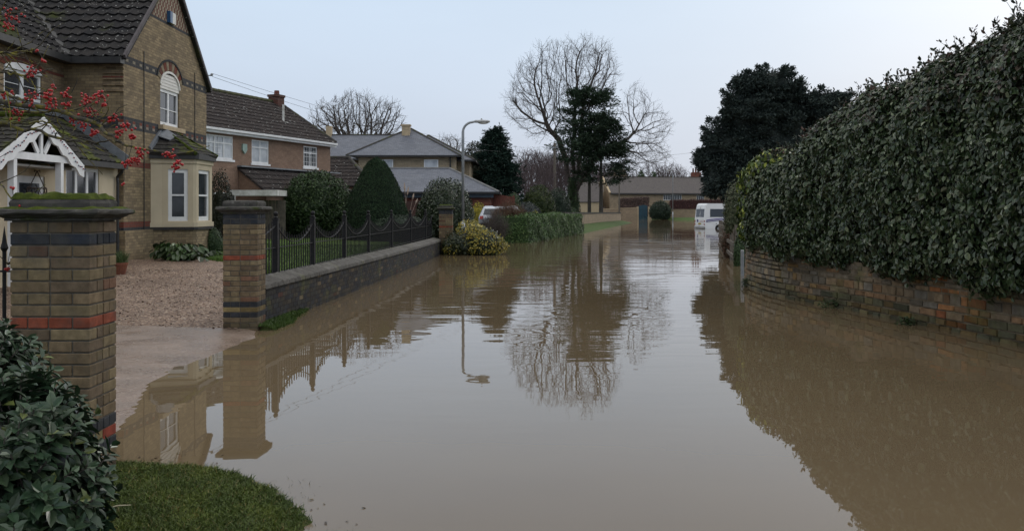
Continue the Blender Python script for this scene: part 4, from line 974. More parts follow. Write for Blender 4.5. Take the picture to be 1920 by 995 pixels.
# ------------------------------------------------------------------ right stone wall
RW = np.array([(6.95, 7.0), (6.72, 10.5), (6.57, 12.05), (6.40, 13.4), (6.18, 14.7), (5.93, 16.3), (5.62, 17.6), (5.36, 19.3), (5.33, 20.6), (5.42, 21.7), (5.60, 22.4), (5.85, 23.2)])
seg = np.linalg.norm(np.diff(RW, axis=0), axis=1); RS = np.concatenate([[0], np.cumsum(seg)]); RL = RS[-1]
def rw(s):
    x = np.interp(s, RS, RW[:, 0]); y = np.interp(s, RS, RW[:, 1])
    a = np.array([np.interp(s-.3, RS, RW[:, 0]), np.interp(s-.3, RS, RW[:, 1])]); b = np.array([np.interp(s+.3, RS, RW[:, 0]), np.interp(s+.3, RS, RW[:, 1])])
    t = b-a; t /= np.linalg.norm(t); return np.array([x, y]), t, np.array([-t[1], t[0]])   # outward = towards street (-x)
def wtop(y): return float(np.interp(y, [7, 12, 14, 17, 20, 21.7, 23.2], [.82, .82, .82, .86, 1.0, 1.10, 1.10]))
def right_wall():
    t = thing('stone_wall', (6.3, 15, 0), 'curved weathered rubble stone wall beneath the tall ivy hedge', 'wall')
    r = random.Random(4); st = MB(); core = MB(); K = 60
    for i in range(K):
        a = RL*i/K; b = RL*(i+1)/K; pa, ta, na = rw(a); pb, tb, nb = rw(b)
        ro = pa[1] > 18.7; e_ = .022 if ro else -.004; cc_ = (.05, .042, .034) if ro else (.20, .165, .115); q = [pa-na*e_, pb-nb*e_, pb-nb*.4, pa-na*.4]; za, zb = wtop(pa[1]), wtop(pb[1]); 
        core.hexa([(x, y, -.5) for x, y in q]+[(q[0][0], q[0][1], za), (q[1][0], q[1][1], zb), (q[2][0], q[2][1], zb), (q[3][0], q[3][1], za)], cc_)
    z = -.12
    while z < 1.10:
        hgt = r.choice([.085, .10, .12, .15]); s = r.uniform(0, .2)
        while s < RL:
            ln = r.uniform(.14, .44); e = min(s+ln, RL); p0, t0, n0 = rw(s+.006); p1, t1, n1 = rw(max(e-.006, s+.02))
            mz = (wtop(p0[1])+wtop(p1[1]))/2
            if z+hgt*.6 < mz:
                zt = min(z+hgt-.010, mz+.01); yy = p0[1]
                q = r.random()
                pal = [(.27, .20, .125), (.22, .17, .115), (.19, .16, .12), (.16, .145, .12), (.24, .15, .085), (.15, .13, .10)]
                c = r.choice(pal)
                if 12.6 < yy < 13.9 and z > .05 and r.random() < .75: c = r.choice([(.30, .13, .055), (.27, .105, .05), (.33, .16, .07), (.25, .17, .09)])
                elif r.random() < .04: c = (.27, .18, .085)
                if z < .20+.07*math.sin(yy*1.7): c = tuple(v*.62 for v in c); c = (c[0]*.85, c[1]*.98, c[2]*.8)
                f_ = r.uniform(.75, 1.25); c = tuple(v*f_ for v in c)
                if yy > 18.5: c = (c[0]*.8+.075, c[1]*.9+.055, c[2]*.95+.042)
                o = r.uniform(.0, .028) if yy > 18.5 else r.uniform(0, .014); o += .12*np.clip((wtop(yy)-z)/1.0, 0, 1)*0.25
                j = lambda: r.uniform(-.006, .006)
                A = p0+n0*(-.03); B = p1+n1*(-.03); C_ = p1+n1*o-t1*.010; D = p0+n0*o+t0*.010
                # order ccw from above: back-left, back-right...
                bt = [(A[0], A[1], z), (B[0], B[1], z), (C_[0]+j(), C_[1], z+.012+j()), (D[0]+j(), D[1], z+.012+j())]
                tpv = [(A[0], A[1], zt), (B[0], B[1], zt), (C_[0]+j(), C_[1], zt-.010+j()), (D[0]+j(), D[1], zt-.010+j())]
                st.hexa(bt[::-1]+tpv[::-1], c)
            s = e
        z += hgt
    so_ = st.build('rubble_stones', M['stone_attr'], t, bevel=.008); core.build('mortar_core', M['stone_attr'], so_)
right_wall()

# ------------------------------------------------------------------ street lamps, poles and wires
def street_lamp(x, y, top, label, arm=1.04, side=1):
    t = thing('street_lamp', (x, y, 0), label, 'street lamp')
    r0 = .085; mb = MB(); mb.tube([(x, y, -.4), (x, y, 1.2)], r0, 12); mb.tube([(x, y, 1.2), (x, y, 1.25)], [r0, .06], 12)
    R = .42; pts = [(x, y, 1.25), (x, y, top-R)]
    for k in range(1, 8):
        a = k/7*math.radians(86); pts.append((x+side*(R-R*math.cos(a)), y, top-R+R*math.sin(a)))
    pts.append((x+side*(arm-.55), y, top+.015))
    mb.tube(pts, [.058]*2+[.05]*7+[.042], 12); mb.build('column', M['galv'], t, smooth=True)
    hx = x+side*(arm-.25); hd = MB()
    prof = [(-.32, .05, .05), (-.28, .075, .075), (0, .13, .085), (.26, .12, .07), (.33, .07, .04)]
    vs = []; fs = []; n = 10
    for dx, ry, rz_ in prof:
        for k in range(n):
            a = 2*math.pi*k/n; vs.append((hx+side*dx, y+ry*math.cos(a), top+.01+rz_*math.sin(a)*(1 if math.sin(a) > 0 else .55)))
    for i in range(len(prof)-1):
        for k in range(n): fs.append((i*n+k, i*n+(k+1) % n, (i+1)*n+(k+1) % n, (i+1)*n+k))
    fs += [tuple(range(n))[::-1], tuple(range((len(prof)-1)*n, len(prof)*n))]
    hd.add(vs, fs); hd.tube([(hx-.02, y, top+.08), (hx-.02, y, top+.15)], [.035, .03], 8); l = hd.build('lantern', M['lamp_grey'], t, smooth=True)
    ln = MB(); ln.sphere((hx+side*.05, y, top-.035), .12, 12, 6, sc3=(1.8, .85, .45)); ln.build('lens', M['white_old'], l, smooth=True)
x, y, _ = at(868, 475, 38.8)
street_lamp(x, y, CH+(HZ-229)*38.8/F, 'tall grey street lamp with curved arm beside the far brick pier')
x, y, _ = at(1261.5, 412, 142)
street_lamp(x, y, CH+(HZ-320)*142/F, 'small distant pale street lamp in front of the stone barn', arm=.9, side=-1)
def pole(px, Y, ztop, label, r=.12):
    x = (px-CX)*Y/F; t = thing('telegraph_pole', (x, Y, 0), label, 'pole'); mb = MB(); mb.tube([(x, Y, -.3), (x, Y, ztop)], [r*1.2, r*.85], 10); mb.build('shaft', M['wood'], t)
    mb = MB(); mb.box(x-.35, x+.35, Y-.13, Y-.08-.0, ztop-.5, ztop-.42); mb.sphere((x-.3, Y-.1, ztop-.36), .06); mb.sphere((x+.3, Y-.1, ztop-.36), .06); mb.build('insulator_arm', M['galv'], t); return x, Y, ztop
p1 = pole(1040, 92, CH+(HZ-268)*92/F, 'wooden telegraph pole left of the big bare tree', .15)
p2 = pole(1161, 149, CH+(HZ-322)*149/F, 'slim brown pole in front of the barn wall', .11)
def wire(a, b, sag, label, r=.012):
    pts = [Vector(a).lerp(Vector(b), q)-Vector((0, 0, sag*4*q*(1-q))) for q in np.linspace(0, 1, 24)]
    mb = MB(); mb.tube(pts, r, 5); tag(mb.build('overhead_wire', M['gutter']), label, 'wire', 'overhead wires')
wire((-9.68, 30.3, 6.12), (p1[0]-.3, 91.9, p1[2]-.33), .9, 'upper overhead wire from the brick house gable to the telegraph pole', .006)
wire((-9.68, 30.3, 6.02), (p1[0]+.3, 91.9, p1[2]-.33), 1.3, 'lower overhead wire from the brick house gable to the telegraph pole', .006)
wire((p1[0], 91.9, p1[2]-.45), (30, 128, 10.5), 1.2, 'distant overhead wire right of the telegraph pole across the pale sky', .012)
# ------------------------------------------------------------------ far buildings
def barn():
    Y = 163.0; k = Y/F; x0 = (1143-CX)*k; ang = math.radians(11); u = np.array([math.cos(ang), math.sin(ang)]); v = np.array([-math.sin(ang), math.cos(ang)])
    o = np.array([x0, Y]); Lb, W = 44.0, 8.6; ez, rz = CH+(HZ-362)*k, CH+(HZ-333)*(Y+4.3)/F
    h = thing('barn', (x0+16, Y+4, .2), 'long low stone barn with grey roof at the end of the flooded street', 'barn')
    P = lambda a, b, z: (*(o+u*a+v*b), z)
    mb = MB(); s0 = (1247-1143)*k/math.cos(ang)
    wall(mb, o, u, Lb, 0, [(0, ez), (Lb, ez)], [(s0, s0+3.4, 3.15, 4.15), (s0+6.2, s0+7.6, 3.05, 4.05)], v, .12)
    mb.poly([P(0, 0, 0), P(0, W, 0), P(0, W, ez), P(0, W/2, rz), P(0, 0, ez)]); mb.poly([P(Lb, 0, 0), P(Lb, W, 0), P(Lb, W, ez), P(Lb, W/2, rz), P(Lb, 0, ez)]); mb.poly([P(0, W, 0), P(Lb, W, 0), P(Lb, W, ez), P(0, W, ez)])
    mb.build('wall', M['barn_stone'], h)
    mb = MB(); mb.slab([P(.15, -.35, ez-.12), P(Lb, -.35, ez-.12), P(Lb, W/2, rz), P(.15, W/2, rz)], (0, 0, .15)); mb.slab([P(.15, W+.35, ez-.12), P(Lb, W+.35, ez-.12), P(Lb, W/2, rz+.01), P(.15, W/2, rz+.01)], (0, 0, .15)); r = mb.build('roof', M['barn_roof'], h)
    mb = MB(); mb.beam(P(0, -.2, ez+.0), P(0, W/2, rz+.12), .32, .25); mb.beam(P(0, W+.2, ez), P(0, W/2, rz+.12), .32, .25); mb.build('stone_coping', M['sandstone'], r)
    mb = MB(); mb.tube([P(0, W/2, rz+.16), P(Lb, W/2, rz+.16)], .1, 6); mb.build('ridge_tiles', M['ridge'], r)
    mb = MB(); mb.obox(o+u*.2-v*.4, u, v, Lb, .14, ez-.24, ez-.1); mb.build('gutter', M['gutter'], h)
    window(h, o+u*s0+v*.03, u, -v, 3.4, 3.15, 4.15, 8, 1, fw=.05, bar=.02, gl=M['glass']); window(h, o+u*(s0+6.2)+v*.03, u, -v, 1.4, 3.05, 4.05, 4, 1, fw=.05, bar=.02)
    window(h, o+v*3.8-u*.02, v, -u, .8, 4.6, 5.8, 2, 3, fw=.06, bar=.025); window(h, o+v*2.9-u*.02, v, -u, .5, 1.4, 2.0, 2, 1, fw=.05, bar=.02)
    # right end chimney
    mb = MB(); q = (1303-CX)*180/F; mb.box(q-.7, q+1.1, 179.4, 180.6, 5.5, 8.6)
    ch = mb.build('chimney', M['red_brick'], h)
    for dx in (-.35, .15, .6): m2 = MB(); m2.tube([(q+dx, 180, 8.6), (q+dx, 180, 9.4)], [.17, .13], 8); m2.build('chimney_pot', M['redwood'], ch)
barn()
def cottage(name, label, x0, x1, y0, y1, ez, rz, axis, wm, rm, cat='house', wins=()):
    h = thing(name, ((x0+x1)/2, (y0+y1)/2, 0), label, cat)
    mb = MB(); e = .2
    if axis == 'x':   # ridge along x
        ym = (y0+y1)/2
        for x in (x0, x1): mb.poly([(x, y0, 0), (x, y1, 0), (x, y1, ez), (x, ym, rz), (x, y0, ez)])
        for y in (y0, y1): mb.poly([(x0, y, 0), (x1, y, 0), (x1, y, ez), (x0, y, ez)])
        mb.build('wall', wm, h); r = MB()
        for ya in (y0-e, y1+e): r.slab([(x0-e, ya, ez-.1), (x1+e, ya, ez-.1), (x1+e, ym, rz+.01), (x0-e, ym, rz+.01)], (0, 0, .12))
    else:
        xm = (x0+x1)/2
        for y in (y0, y1): mb.poly([(x0, y, 0), (x1, y, 0), (x1, y, ez), (xm, y, rz), (x0, y, ez)])
        for x in (x0, x1): mb.poly([(x, y0, 0), (x, y1, 0), (x, y1, ez), (x, y0, ez)])
        mb.build('wall', wm, h); r = MB()
        for xa in (x0-e, x1+e): r.slab([(xa, y0-e*.2, ez-.1), (xa, y1+e, ez-.1), (xm, y1+e, rz+.01), (xm, y0-e*.2, rz+.01)], (0, 0, .12))
    r.build('roof', rm, h)
    for (x, z, w_, hh) in wins: window(h, (x, y0-.03), (1, 0), (0, -1), w_, z, z+hh, 2, 2, fw=.05, bar=.02)
    return h
cottage('outbuilding', 'low pale stone outbuilding left of the barn behind the garden wall', 10.3, 15.0, 161, 169, 2.85, 6.4, 'x', M['sandstone'], M['barn_roof'], 'outbuilding')
cottage('stone_cottage', 'gabled stone cottage rising behind the low outbuilding', 17.5, 23.5, 181, 197, 6.6, 9.9, 'y', M['barn_stone'], M['barn_roof'])
# walls at the end of the street
def simple_wall(name, label, pts, z0, z1, th, m, capm=None, cat='wall'):
    t = thing(name, (pts[0][0], pts[0][1], 0), label, cat); mb = MB(); cp = MB()
    for (a, b, za, zb) in [(pts[i], pts[i+1], z1[i], z1[i+1]) for i in range(len(pts)-1)]:
        a = np.array(a, float); b = np.array(b, float); u = (b-a)/np.linalg.norm(b-a); n = np.array([-u[1], u[0]])
        q = [a-n*th/2, b-n*th/2, b+n*th/2, a+n*th/2]; mb.hexa([(*p, z0) for p in q]+[(*q[0], za), (*q[1], zb), (*q[2], zb), (*q[3], za)])
        L_ = np.linalg.norm(b-a); k = max(1, int(L_/.5)); rr = random.Random(len(label))
        for i in range(k):
            s = i/k; s1 = (i+1)/k; zz = za+(zb-za)*s; p = a+u*L_*s; j = rr.uniform(0, .05)
            cp.obox(p-n*(th/2+.04), u, n, L_/k-.02, th+.08, zz+.003, zz+.09+j)
    mb.build('wall_body', m, t); cp.build('coping_stones', capm or m, t); return t
simple_wall('garden_wall', 'low mossy stone wall behind the curved grass verge', [(3.6, 68), (4.9, 76), (8.9, 95), (12.9, 113)], -.2, [1.35, 1.30, 1.22, 1.12], .4, M['barn_stone'], M['cap'])
simple_wall('garden_wall', 'pale stone wall left of the teal gates', [(14.6, 150), (19.9, 149)], -.3, [1.55, 1.8], .4, M['barn_stone'], M['sandstone'])
simple_wall('garden_wall', 'stone wall with coping behind the white minibus', [(24.2, 148.0), (40, 146), (75, 139)], -.3, [1.5, 1.5, 1.5], .45, M['barn_stone'], M['barn_stone'])
def gates():
    t = thing('double_gate', (20.8, 149, 0), 'tall teal boarded gates between the stone walls', 'gate')
    for k, (a, b) in enumerate(((20.1, 20.8), (20.83, 21.5))):
        mb = MB(); n = 4
        for i in range(n): w_ = (b-a)/n; mb.box(a+i*w_, a+(i+1)*w_-.015, 149-.0, 149.05, -.1, 2.15+.12*(i/n if k == 0 else 1-i/n))
        g = mb.build('gate_leaf', M['teal'], t); m2 = MB(); m2.box(a, b, 148.95, 148.99, .4, .5); m2.box(a, b, 148.95, 148.99, 1.5, 1.6); m2.build('ledge', M['teal'], g)
    for x in (19.95, 21.75): mb = MB(); mb.box(x-.14, x+.14+(.25 if x > 21 else 0), 148.9, 149.2, -.2, 2.0); mb.build('gate_post', M['sandstone'], t)
gates()
def spire():
    t = thing('church_spire', (56, 470, 0), 'distant slender stone church spire above the barn roof', 'church spire')
    x = (1169-CX)*470/F; y = 470; mb = MB(); mb.lathe((x, y), [(2.2, 0), (2.2, 17.5)], 4, sq=True); b = mb.build('tower', M['barn_stone'], t)
    mb = MB(); mb.lathe((x, y), [(2.0, 17.5), (1.2, 20), (.1, CH+(HZ-317)*470/F)], 8); mb.build('spire', M['barn_stone'], t)
spire()

# ------------------------------------------------------------------ vehicles
def minibus():
    W, Lg, H = 1.95, 5.5, 2.62; yaw = math.radians(-27); ox, oy, _ = at(1321.5, 428, 81.0); sink = .42
    t = thing('minibus', (ox, oy, 0), 'white minibus with purple swoosh standing in the flood water', 'minibus')
    ux, uy = math.cos(math.radians(15)), math.sin(math.radians(15)); U = Vector((ux, uy, 0)); Nn = Vector((-uy, ux, 0))   # U: rear->front, Nn: near side -> far side
    T = lambda a, b, z: Vector((ox, oy, -sink))+U*a+Nn*b+Vector((0, 0, z))
    # side profile (a,z) with slight tumblehome
    prof = [(0.05, .42), (0, .62), (0, 1.25), (.06, 1.9), (.16, 2.45), (.32, 2.60), (3.9, 2.60), (4.25, 2.48), (4.75, 1.75), (5.45, 1.35), (5.5, .9), (5.45, .42)]
    def inset(z): return .0 if z < 1.25 else .035+(z-1.25)*.06
    arches = [(1.35, .38), (4.55, .38)]
    mb = MB(); n = len(prof)
    L_ = [T(a, inset(z), z) for a, z in prof]; R_ = [T(a, W-inset(z), z) for a, z in prof]
    mb.add(L_+R_, [(i, (i+1) % n, (i+1) % n+n, i+n) for i in range(n)])
    for side in (0, 1):
        f = lambda a, z: T(a, inset(z) if side == 0 else W-inset(z), z)
        bot = [(0.05, .42)]
        for c, r in arches: bot += [(c+r*math.cos(q), .42+r*math.sin(q)) for q in np.linspace(math.pi, 0, 9)]
        bot += [(5.45, .42)]
        low = [(0, .62), (0, 1.25)]
        mb.poly([f(a, z) for a, z in bot+[(5.5, .9), (5.48, 1.25), (0, 1.25), (0, .62)]][::1 if side == 0 else -1])
        mb.poly([f(a, z) for a, z in [(0, 1.25), (5.46, 1.25), (5.45, 1.35), (4.75, 1.75), (4.25, 2.48), (3.9, 2.60), (.32, 2.60), (.16, 2.45), (.06, 1.9)]][::1 if side == 0 else -1])
    body = mb.build('body', M['van'], t)
    def quad(name, pts, m, parent=t, off=.0): 
        mb = MB(); mb.slab(pts, off); return mb.build(name, m, parent)
    o_side = tuple(-Nn*.012); sd = lambda a, z: T(a, inset(z)+.002, z)
    for a0, a1 in ((.52, 2.05), (2.13, 3.3), (3.4, 4.2)):
        quad('side_window', [sd(a0, 1.42), sd(a1, 1.42), sd(a1-.03 if a1 < 4 else 4.1, 2.12), sd(a0+.03, 2.12)], M['darkglass'], t, o_side)
    # rear: two doors with windows
    rr = lambda b, z: T((0 if z < 1.25 else (z-1.25)*.09)-.004, b, z); o_r = tuple(-U*.012)
    for b0, b1 in ((.22, .92), (1.03, 1.73)): quad('rear_window', [rr(b0, 1.42), rr(b1, 1.42), rr(b1, 2.12), rr(b0, 2.12)], M['darkglass'], t, o_r)
    quad('door_gap', [rr(.965, .55), rr(.985, .55), rr(.985, 2.3), rr(.965, 2.3)], M['gutter'], t, o_r)
    quad('rear_bumper', [rr(.05, .45), rr(1.9, .45), rr(1.9, .6), rr(.05, .6)], M['lamp_grey'], t, tuple(-U*.08))
    quad('number_plate', [rr(.7, .78), rr(1.22, .78), rr(1.22, .90), rr(.7, .90)], mat('plate_yellow', (.55, .42, .05), None, 2, .4), t, tuple(-U*.02))
    for b in (.02, W-.14):
        for z0, z1 in ((.98, 1.14), (.72, .86)): quad('tail_light', [rr(b, z0), rr(b+.12, z0), rr(b+.12, z1), rr(b, z1)], M['rlamp'], t, tuple(-U*.02))
    quad('fuel_flap', [sd(1.05, .82), sd(1.13, .82), sd(1.13, .88), sd(1.05, .88)], M['gutter'], t, o_side)
    # swooshes on the side and small marks at the rear
    mb = MB(); K = 16
    for (z0, amp, a1, wd) in ((1.12, .17, 2.2, .035), (1.0, .17, 2.6, .028)):
        pts = [(.12+(a1)*q, z0+amp*math.sin(q*math.pi*.62)**.7*(1 if q < .8 else 1)) for q in np.linspace(0.001, 1, K)]
        for (a, z), (b, y) in zip(pts[:-1], pts[1:]): mb.slab([sd(a, z-wd), sd(b, y-wd), sd(b, y+wd), sd(a, z+wd)], o_side)
    mb.build('swoosh', M['decal'], t)
    mb = MB(); pts = [(.9-.55*q, 1.05-.5*q**2) for q in np.linspace(0, 1, 8)]
    for (a, z), (b, y) in zip(pts[:-1], pts[1:]): mb.slab([rr(1.9-a-.3, z-.012), rr(1.9-b-.3, y-.012), rr(1.9-b-.3, y+.012), rr(1.9-a-.3, z+.012)][::-1], tuple(-U*.006))
    for k in range(5): mb.slab([rr(.35+.09*k, 1.02), rr(.41+.09*k, 1.02), rr(.41+.09*k, 1.06), rr(.35+.09*k, 1.06)], tuple(-U*.006))
    mb.build('red_lettering', M['decal_red'], t)
    mb = MB(); mb.slab([rr(1.25, .98), rr(1.5, .98), rr(1.5, 1.2), rr(1.25, 1.2)], tuple(-U*.006)); mb.build('blue_emblem', M['decal'], t)
    for c, r in arches:
        for b in (.02, W-.27):
            mb = MB(); a = T(c, b, .36); b_ = T(c, b+.24, .36)
            mb.tube([a, b_], .345, 20); w_ = mb.build('wheel', M['rubber'], t); m2 = MB(); m2.tube([a-Nn*.01, b_+Nn*.01], .2, 16); m2.build('rim', M['galv'], w_)
    for b in (.1, W-.35): quad('headlight', [T(5.49, b, .92), T(5.49, b+.25, .92), T(5.46, b+.25, 1.12), T(5.46, b, 1.12)], M['galv'], t, tuple(U*.02))
    quad('windscreen', [T(4.78, .16, 1.76), T(4.78, W-.16, 1.76), T(4.30, W-.16, 2.42), T(4.30, .16, 2.42)], M['darkglass'], t, tuple(U*.015+Vector((0, 0, .01))))
    mb = MB(); mb.beam(T(4.5, -.04, 1.72), T(4.5, -.18, 1.72), .1, .22); mb.build('wing_mirror', M['gutter'], t)
minibus()
def car():
    x, y, _ = at(926, 415, 51.5); t = thing('silver_car', (x, y, .38), 'silver estate car parked on the drive behind the bare shrub', 'car')
    U = Vector((.25, .97, 0)).normalized(); Nn = Vector((U.y, -U.x, 0)); W = 1.72
    T = lambda a, b, z: Vector((x, y, .40))+U*a+Nn*(b-W/2)+Vector((0, 0, z))
    prof = [(.05, .28), (0, .5), (.02, .85), (.12, 1.0), (.35, 1.38), (.6, 1.46), (2.2, 1.47), (2.6, 1.38), (3.3, .98), (4.1, .85), (4.2, .6), (4.15, .28)]
    ins = lambda z: 0 if z < .9 else (z-.9)*.3
    n = len(prof); mb = MB(); A = [T(a, ins(z), z) for a, z in prof]; B = [T(a, W-ins(z), z) for a, z in prof]
    mb.add(A+B, [(i, (i+1) % n, (i+1) % n+n, i+n) for i in range(n)]+[tuple(range(n)), tuple(range(n, 2*n))[::-1]])
    mb.build('body', M['silver'], t, bevel=.04)
    def q(nm, pts, m, off): mb = MB(); mb.slab(pts, off); mb.build(nm, m, t)
    q('rear_window', [T(.13, .22, 1.02), T(.13, W-.22, 1.02), T(.34, W-.25, 1.34), T(.34, .25, 1.34)], M['darkglass'], tuple(-U*.02))
    for s in (0, 1):
        b = lambda z: ins(z)-.004 if s == 0 else W-ins(z)+.004
        q('side_window', [T(.45, b(1.0), 1.0), T(3.1, b(1.0), 1.0), T(2.5, b(1.36), 1.36), T(.62, b(1.36), 1.36)], M['darkglass'], tuple(Nn*(-.012 if s == 0 else .012)))
        q('tail_light', [T(0, .05+s*(W-.3), .78), T(0, .25+s*(W-.3), .78), T(.06, .25+s*(W-.3), .95), T(.06, .05+s*(W-.3), .95)], M['rlamp'], tuple(-U*.02))
        for a in (.85, 3.35):
            c = T(a, -.01 if s == 0 else W-.19, .3); mb = MB(); mb.tube([c, c+Nn*.2], .3, 18); w_ = mb.build('wheel', M['rubber'], t); m2 = MB(); m2.tube([c-Nn*.01, c+Nn*.21], .18, 14); m2.build('rim', M['galv'], w_)
    q('bumper', [T(-.01, .04, .3), T(-.01, W-.04, .3), T(-.01, W-.04, .56), T(-.01, .04, .56)], M['gutter'], tuple(-U*.05))
    q('number_plate', [T(-.01, .6, .66), T(-.01, 1.12, .66), T(-.01, 1.12, .77), T(-.01, .6, .77)], bpy.data.materials['plate_yellow'], tuple(-U*.02))
car()

# ------------------------------------------------------------------ right hand rail fence and marker post
def rail_fence():
    t = thing('rail_fence', (8, 34, 0), 'grey wooden post and rail fence half hidden by twiggy shrubs', 'fence')
    P = [(7.0, 29.2), (7.45, 31.8), (7.9, 34.4), (8.35, 37.0), (8.8, 39.6)]
    for x, y in P: mb = MB(); mb.box(x-.06, x+.06, y-.06, y+.06, -.3, 1.25); mb.build('post', M['wood'], t)
    for (a, b) in zip(P[:-1], P[1:]):
        for z in (.25, .65, 1.05): mb = MB(); mb.beam((a[0]-.08, a[1], z), (b[0]-.08, b[1], z+random.uniform(-.03, .03)), .04, .12); mb.build('rail', M['wood'], t)
rail_fence()
mb = MB(); mb.tube([(6.06, 24.7, -.4), (6.06, 24.7, .66)], .045, 10); mb.tube([(6.06, 24.7, .66), (6.06, 24.7, .68)], [.045, .03], 10)
tag(mb.build('marker_post', M['galv']), 'short grey metal marker post at the far end of the curved wall', 'post')
# plant pot
t = thing('plant_pot', (-8.72, 20.9, .3), 'terracotta pot of spiky green plants beside the cream wall', 'plant pot')
mb = MB(); mb.lathe((-8.72, 20.9), [(.10, .29), (.15, .52), (.165, .52), (.165, .57), (.14, .57), (.13, .54)], 16); mb.build('pot', M['terracotta'], t)
POT = t
# ------------------------------------------------------------------ foliage
def unit(v): return v/np.maximum(np.linalg.norm(v, axis=-1, keepdims=True), 1e-9)
def leaf_mesh(P, Nrm, T, size, aspect, cols, kind=6, fold=.25, curl=.15):
    """returns (verts, loops, sizes, face colours)"""
    n = len(P); Nrm = unit(Nrm); T = unit(T-Nrm*(T*Nrm).sum(1, keepdims=True)); B = np.cross(Nrm, T)
    s = size[:, None]; w = s*aspect*.5
    if kind == 4:
        V = np.stack([P, P+T*s*.5+B*w, P+T*s, P+T*s*.5-B*w], 1); q = np.array([[0, 1, 2, 3]])
    else:
        f = fold*w; c = curl*s
        V = np.stack([P, P+T*s*.30+B*w*.85+Nrm*f, P+T*s*.68+B*w*.8+Nrm*(f-c*.3), P+T*s-Nrm*c, P+T*s*.68-B*w*.8+Nrm*(f-c*.3), P+T*s*.30-B*w*.85+Nrm*f], 1)
        q = np.array([[0, 1, 2, 3], [0, 3, 4, 5]])
    m = V.shape[1]; L_ = (q[None]+(np.arange(n)*m)[:, None, None]).reshape(-1)
    return V.reshape(-1, 3), L_, np.full(n*len(q), 4, dtype=np.int32), np.repeat(cols, len(q), axis=0)
def join(parts):
    Vs, Ls, Ss, Cs = [], [], [], []; b = 0
    for V, L_, s, c in parts:
        Vs.append(V); Ls.append(np.asarray(L_)+b); Ss.append(s); Cs.append(c); b += len(V)
    return np.concatenate(Vs), np.concatenate(Ls), np.concatenate(Ss), np.concatenate(Cs)
def emit(name, parts, m, parent=None, smooth=False):
    V, L_, s, c = join(parts); return mesh_obj(name, V, None, m, parent, uv=False, col=c, loop_arrays=(L_.astype(np.int32), s.astype(np.int32)), smooth=smooth)
def palette(n, pal, r, var=.18):
    pal = np.array([p[0] for p in pal]); wts = np.array([1.0]*len(pal))
    return pal
def pick(n, pal, r, var=.2):
    cs = np.array([p[0] for p in pal]); w = np.array([p[1] for p in pal], float); w /= w.sum()
    return cs[r.choice(len(cs), n, p=w)]*(1+r.uniform(-var, var, (n, 1)))
def segs(P0, P1, R0, R1, sides=4):
    n = len(P0); d = unit(P1-P0); ref = np.where(np.abs(d[:, 2:3]) < .9, np.array([[0, 0, 1.]]), np.array([[1., 0, 0]]))
    x = unit(np.cross(ref, d)); y = np.cross(d, x); a = np.arange(sides)*2*math.pi/sides
    ring = x[:, None]*np.cos(a)[None, :, None]+y[:, None]*np.sin(a)[None, :, None]
    V = np.concatenate([P0[:, None]+ring*R0[:, None, None], P1[:, None]+ring*R1[:, None, None]], 1)
    k = np.arange(sides); q = np.stack([k, (k+1) % sides, (k+1) % sides+sides, k+sides], 1)
    L_ = (q[None]+(np.arange(n)*2*sides)[:, None, None]).reshape(-1)
    return V.reshape(-1, 3), L_, np.full(n*sides, 4, dtype=np.int32), np.ones((n*sides, 3))
def blob_core(c, rad, col, seed, amp=.18, n=20, m=12, zmin=None):
    r = np.random.default_rng(seed); th = np.linspace(-math.pi/2, math.pi/2, m+1); ph = np.arange(n)*2*math.pi/n
    T_, Pp = np.meshgrid(th, ph, indexing='ij'); D = np.stack([np.cos(T_)*np.cos(Pp), np.cos(T_)*np.sin(Pp), np.sin(T_)], 2).reshape(-1, 3)
    k = 1+amp*sum(np.sin(D@r.normal(0, 3.5, 3)+r.uniform(0, 6)) for _ in range(4))/2
    V = np.array(c)+D*np.array(rad)*k[:, None]
    if zmin is not None: V[:, 2] = np.maximum(V[:, 2], zmin)
    i = (np.arange(m)[:, None]*n+np.arange(n)[None]); j = (np.arange(m)[:, None]*n+(np.arange(n)[None]+1) % n)
    Q = np.stack([i, j, j+n, i+n], 2).reshape(-1, 4)
    return V, Q.ravel(), np.full(len(Q), 4, dtype=np.int32), np.tile(np.array(col), (len(Q), 1))
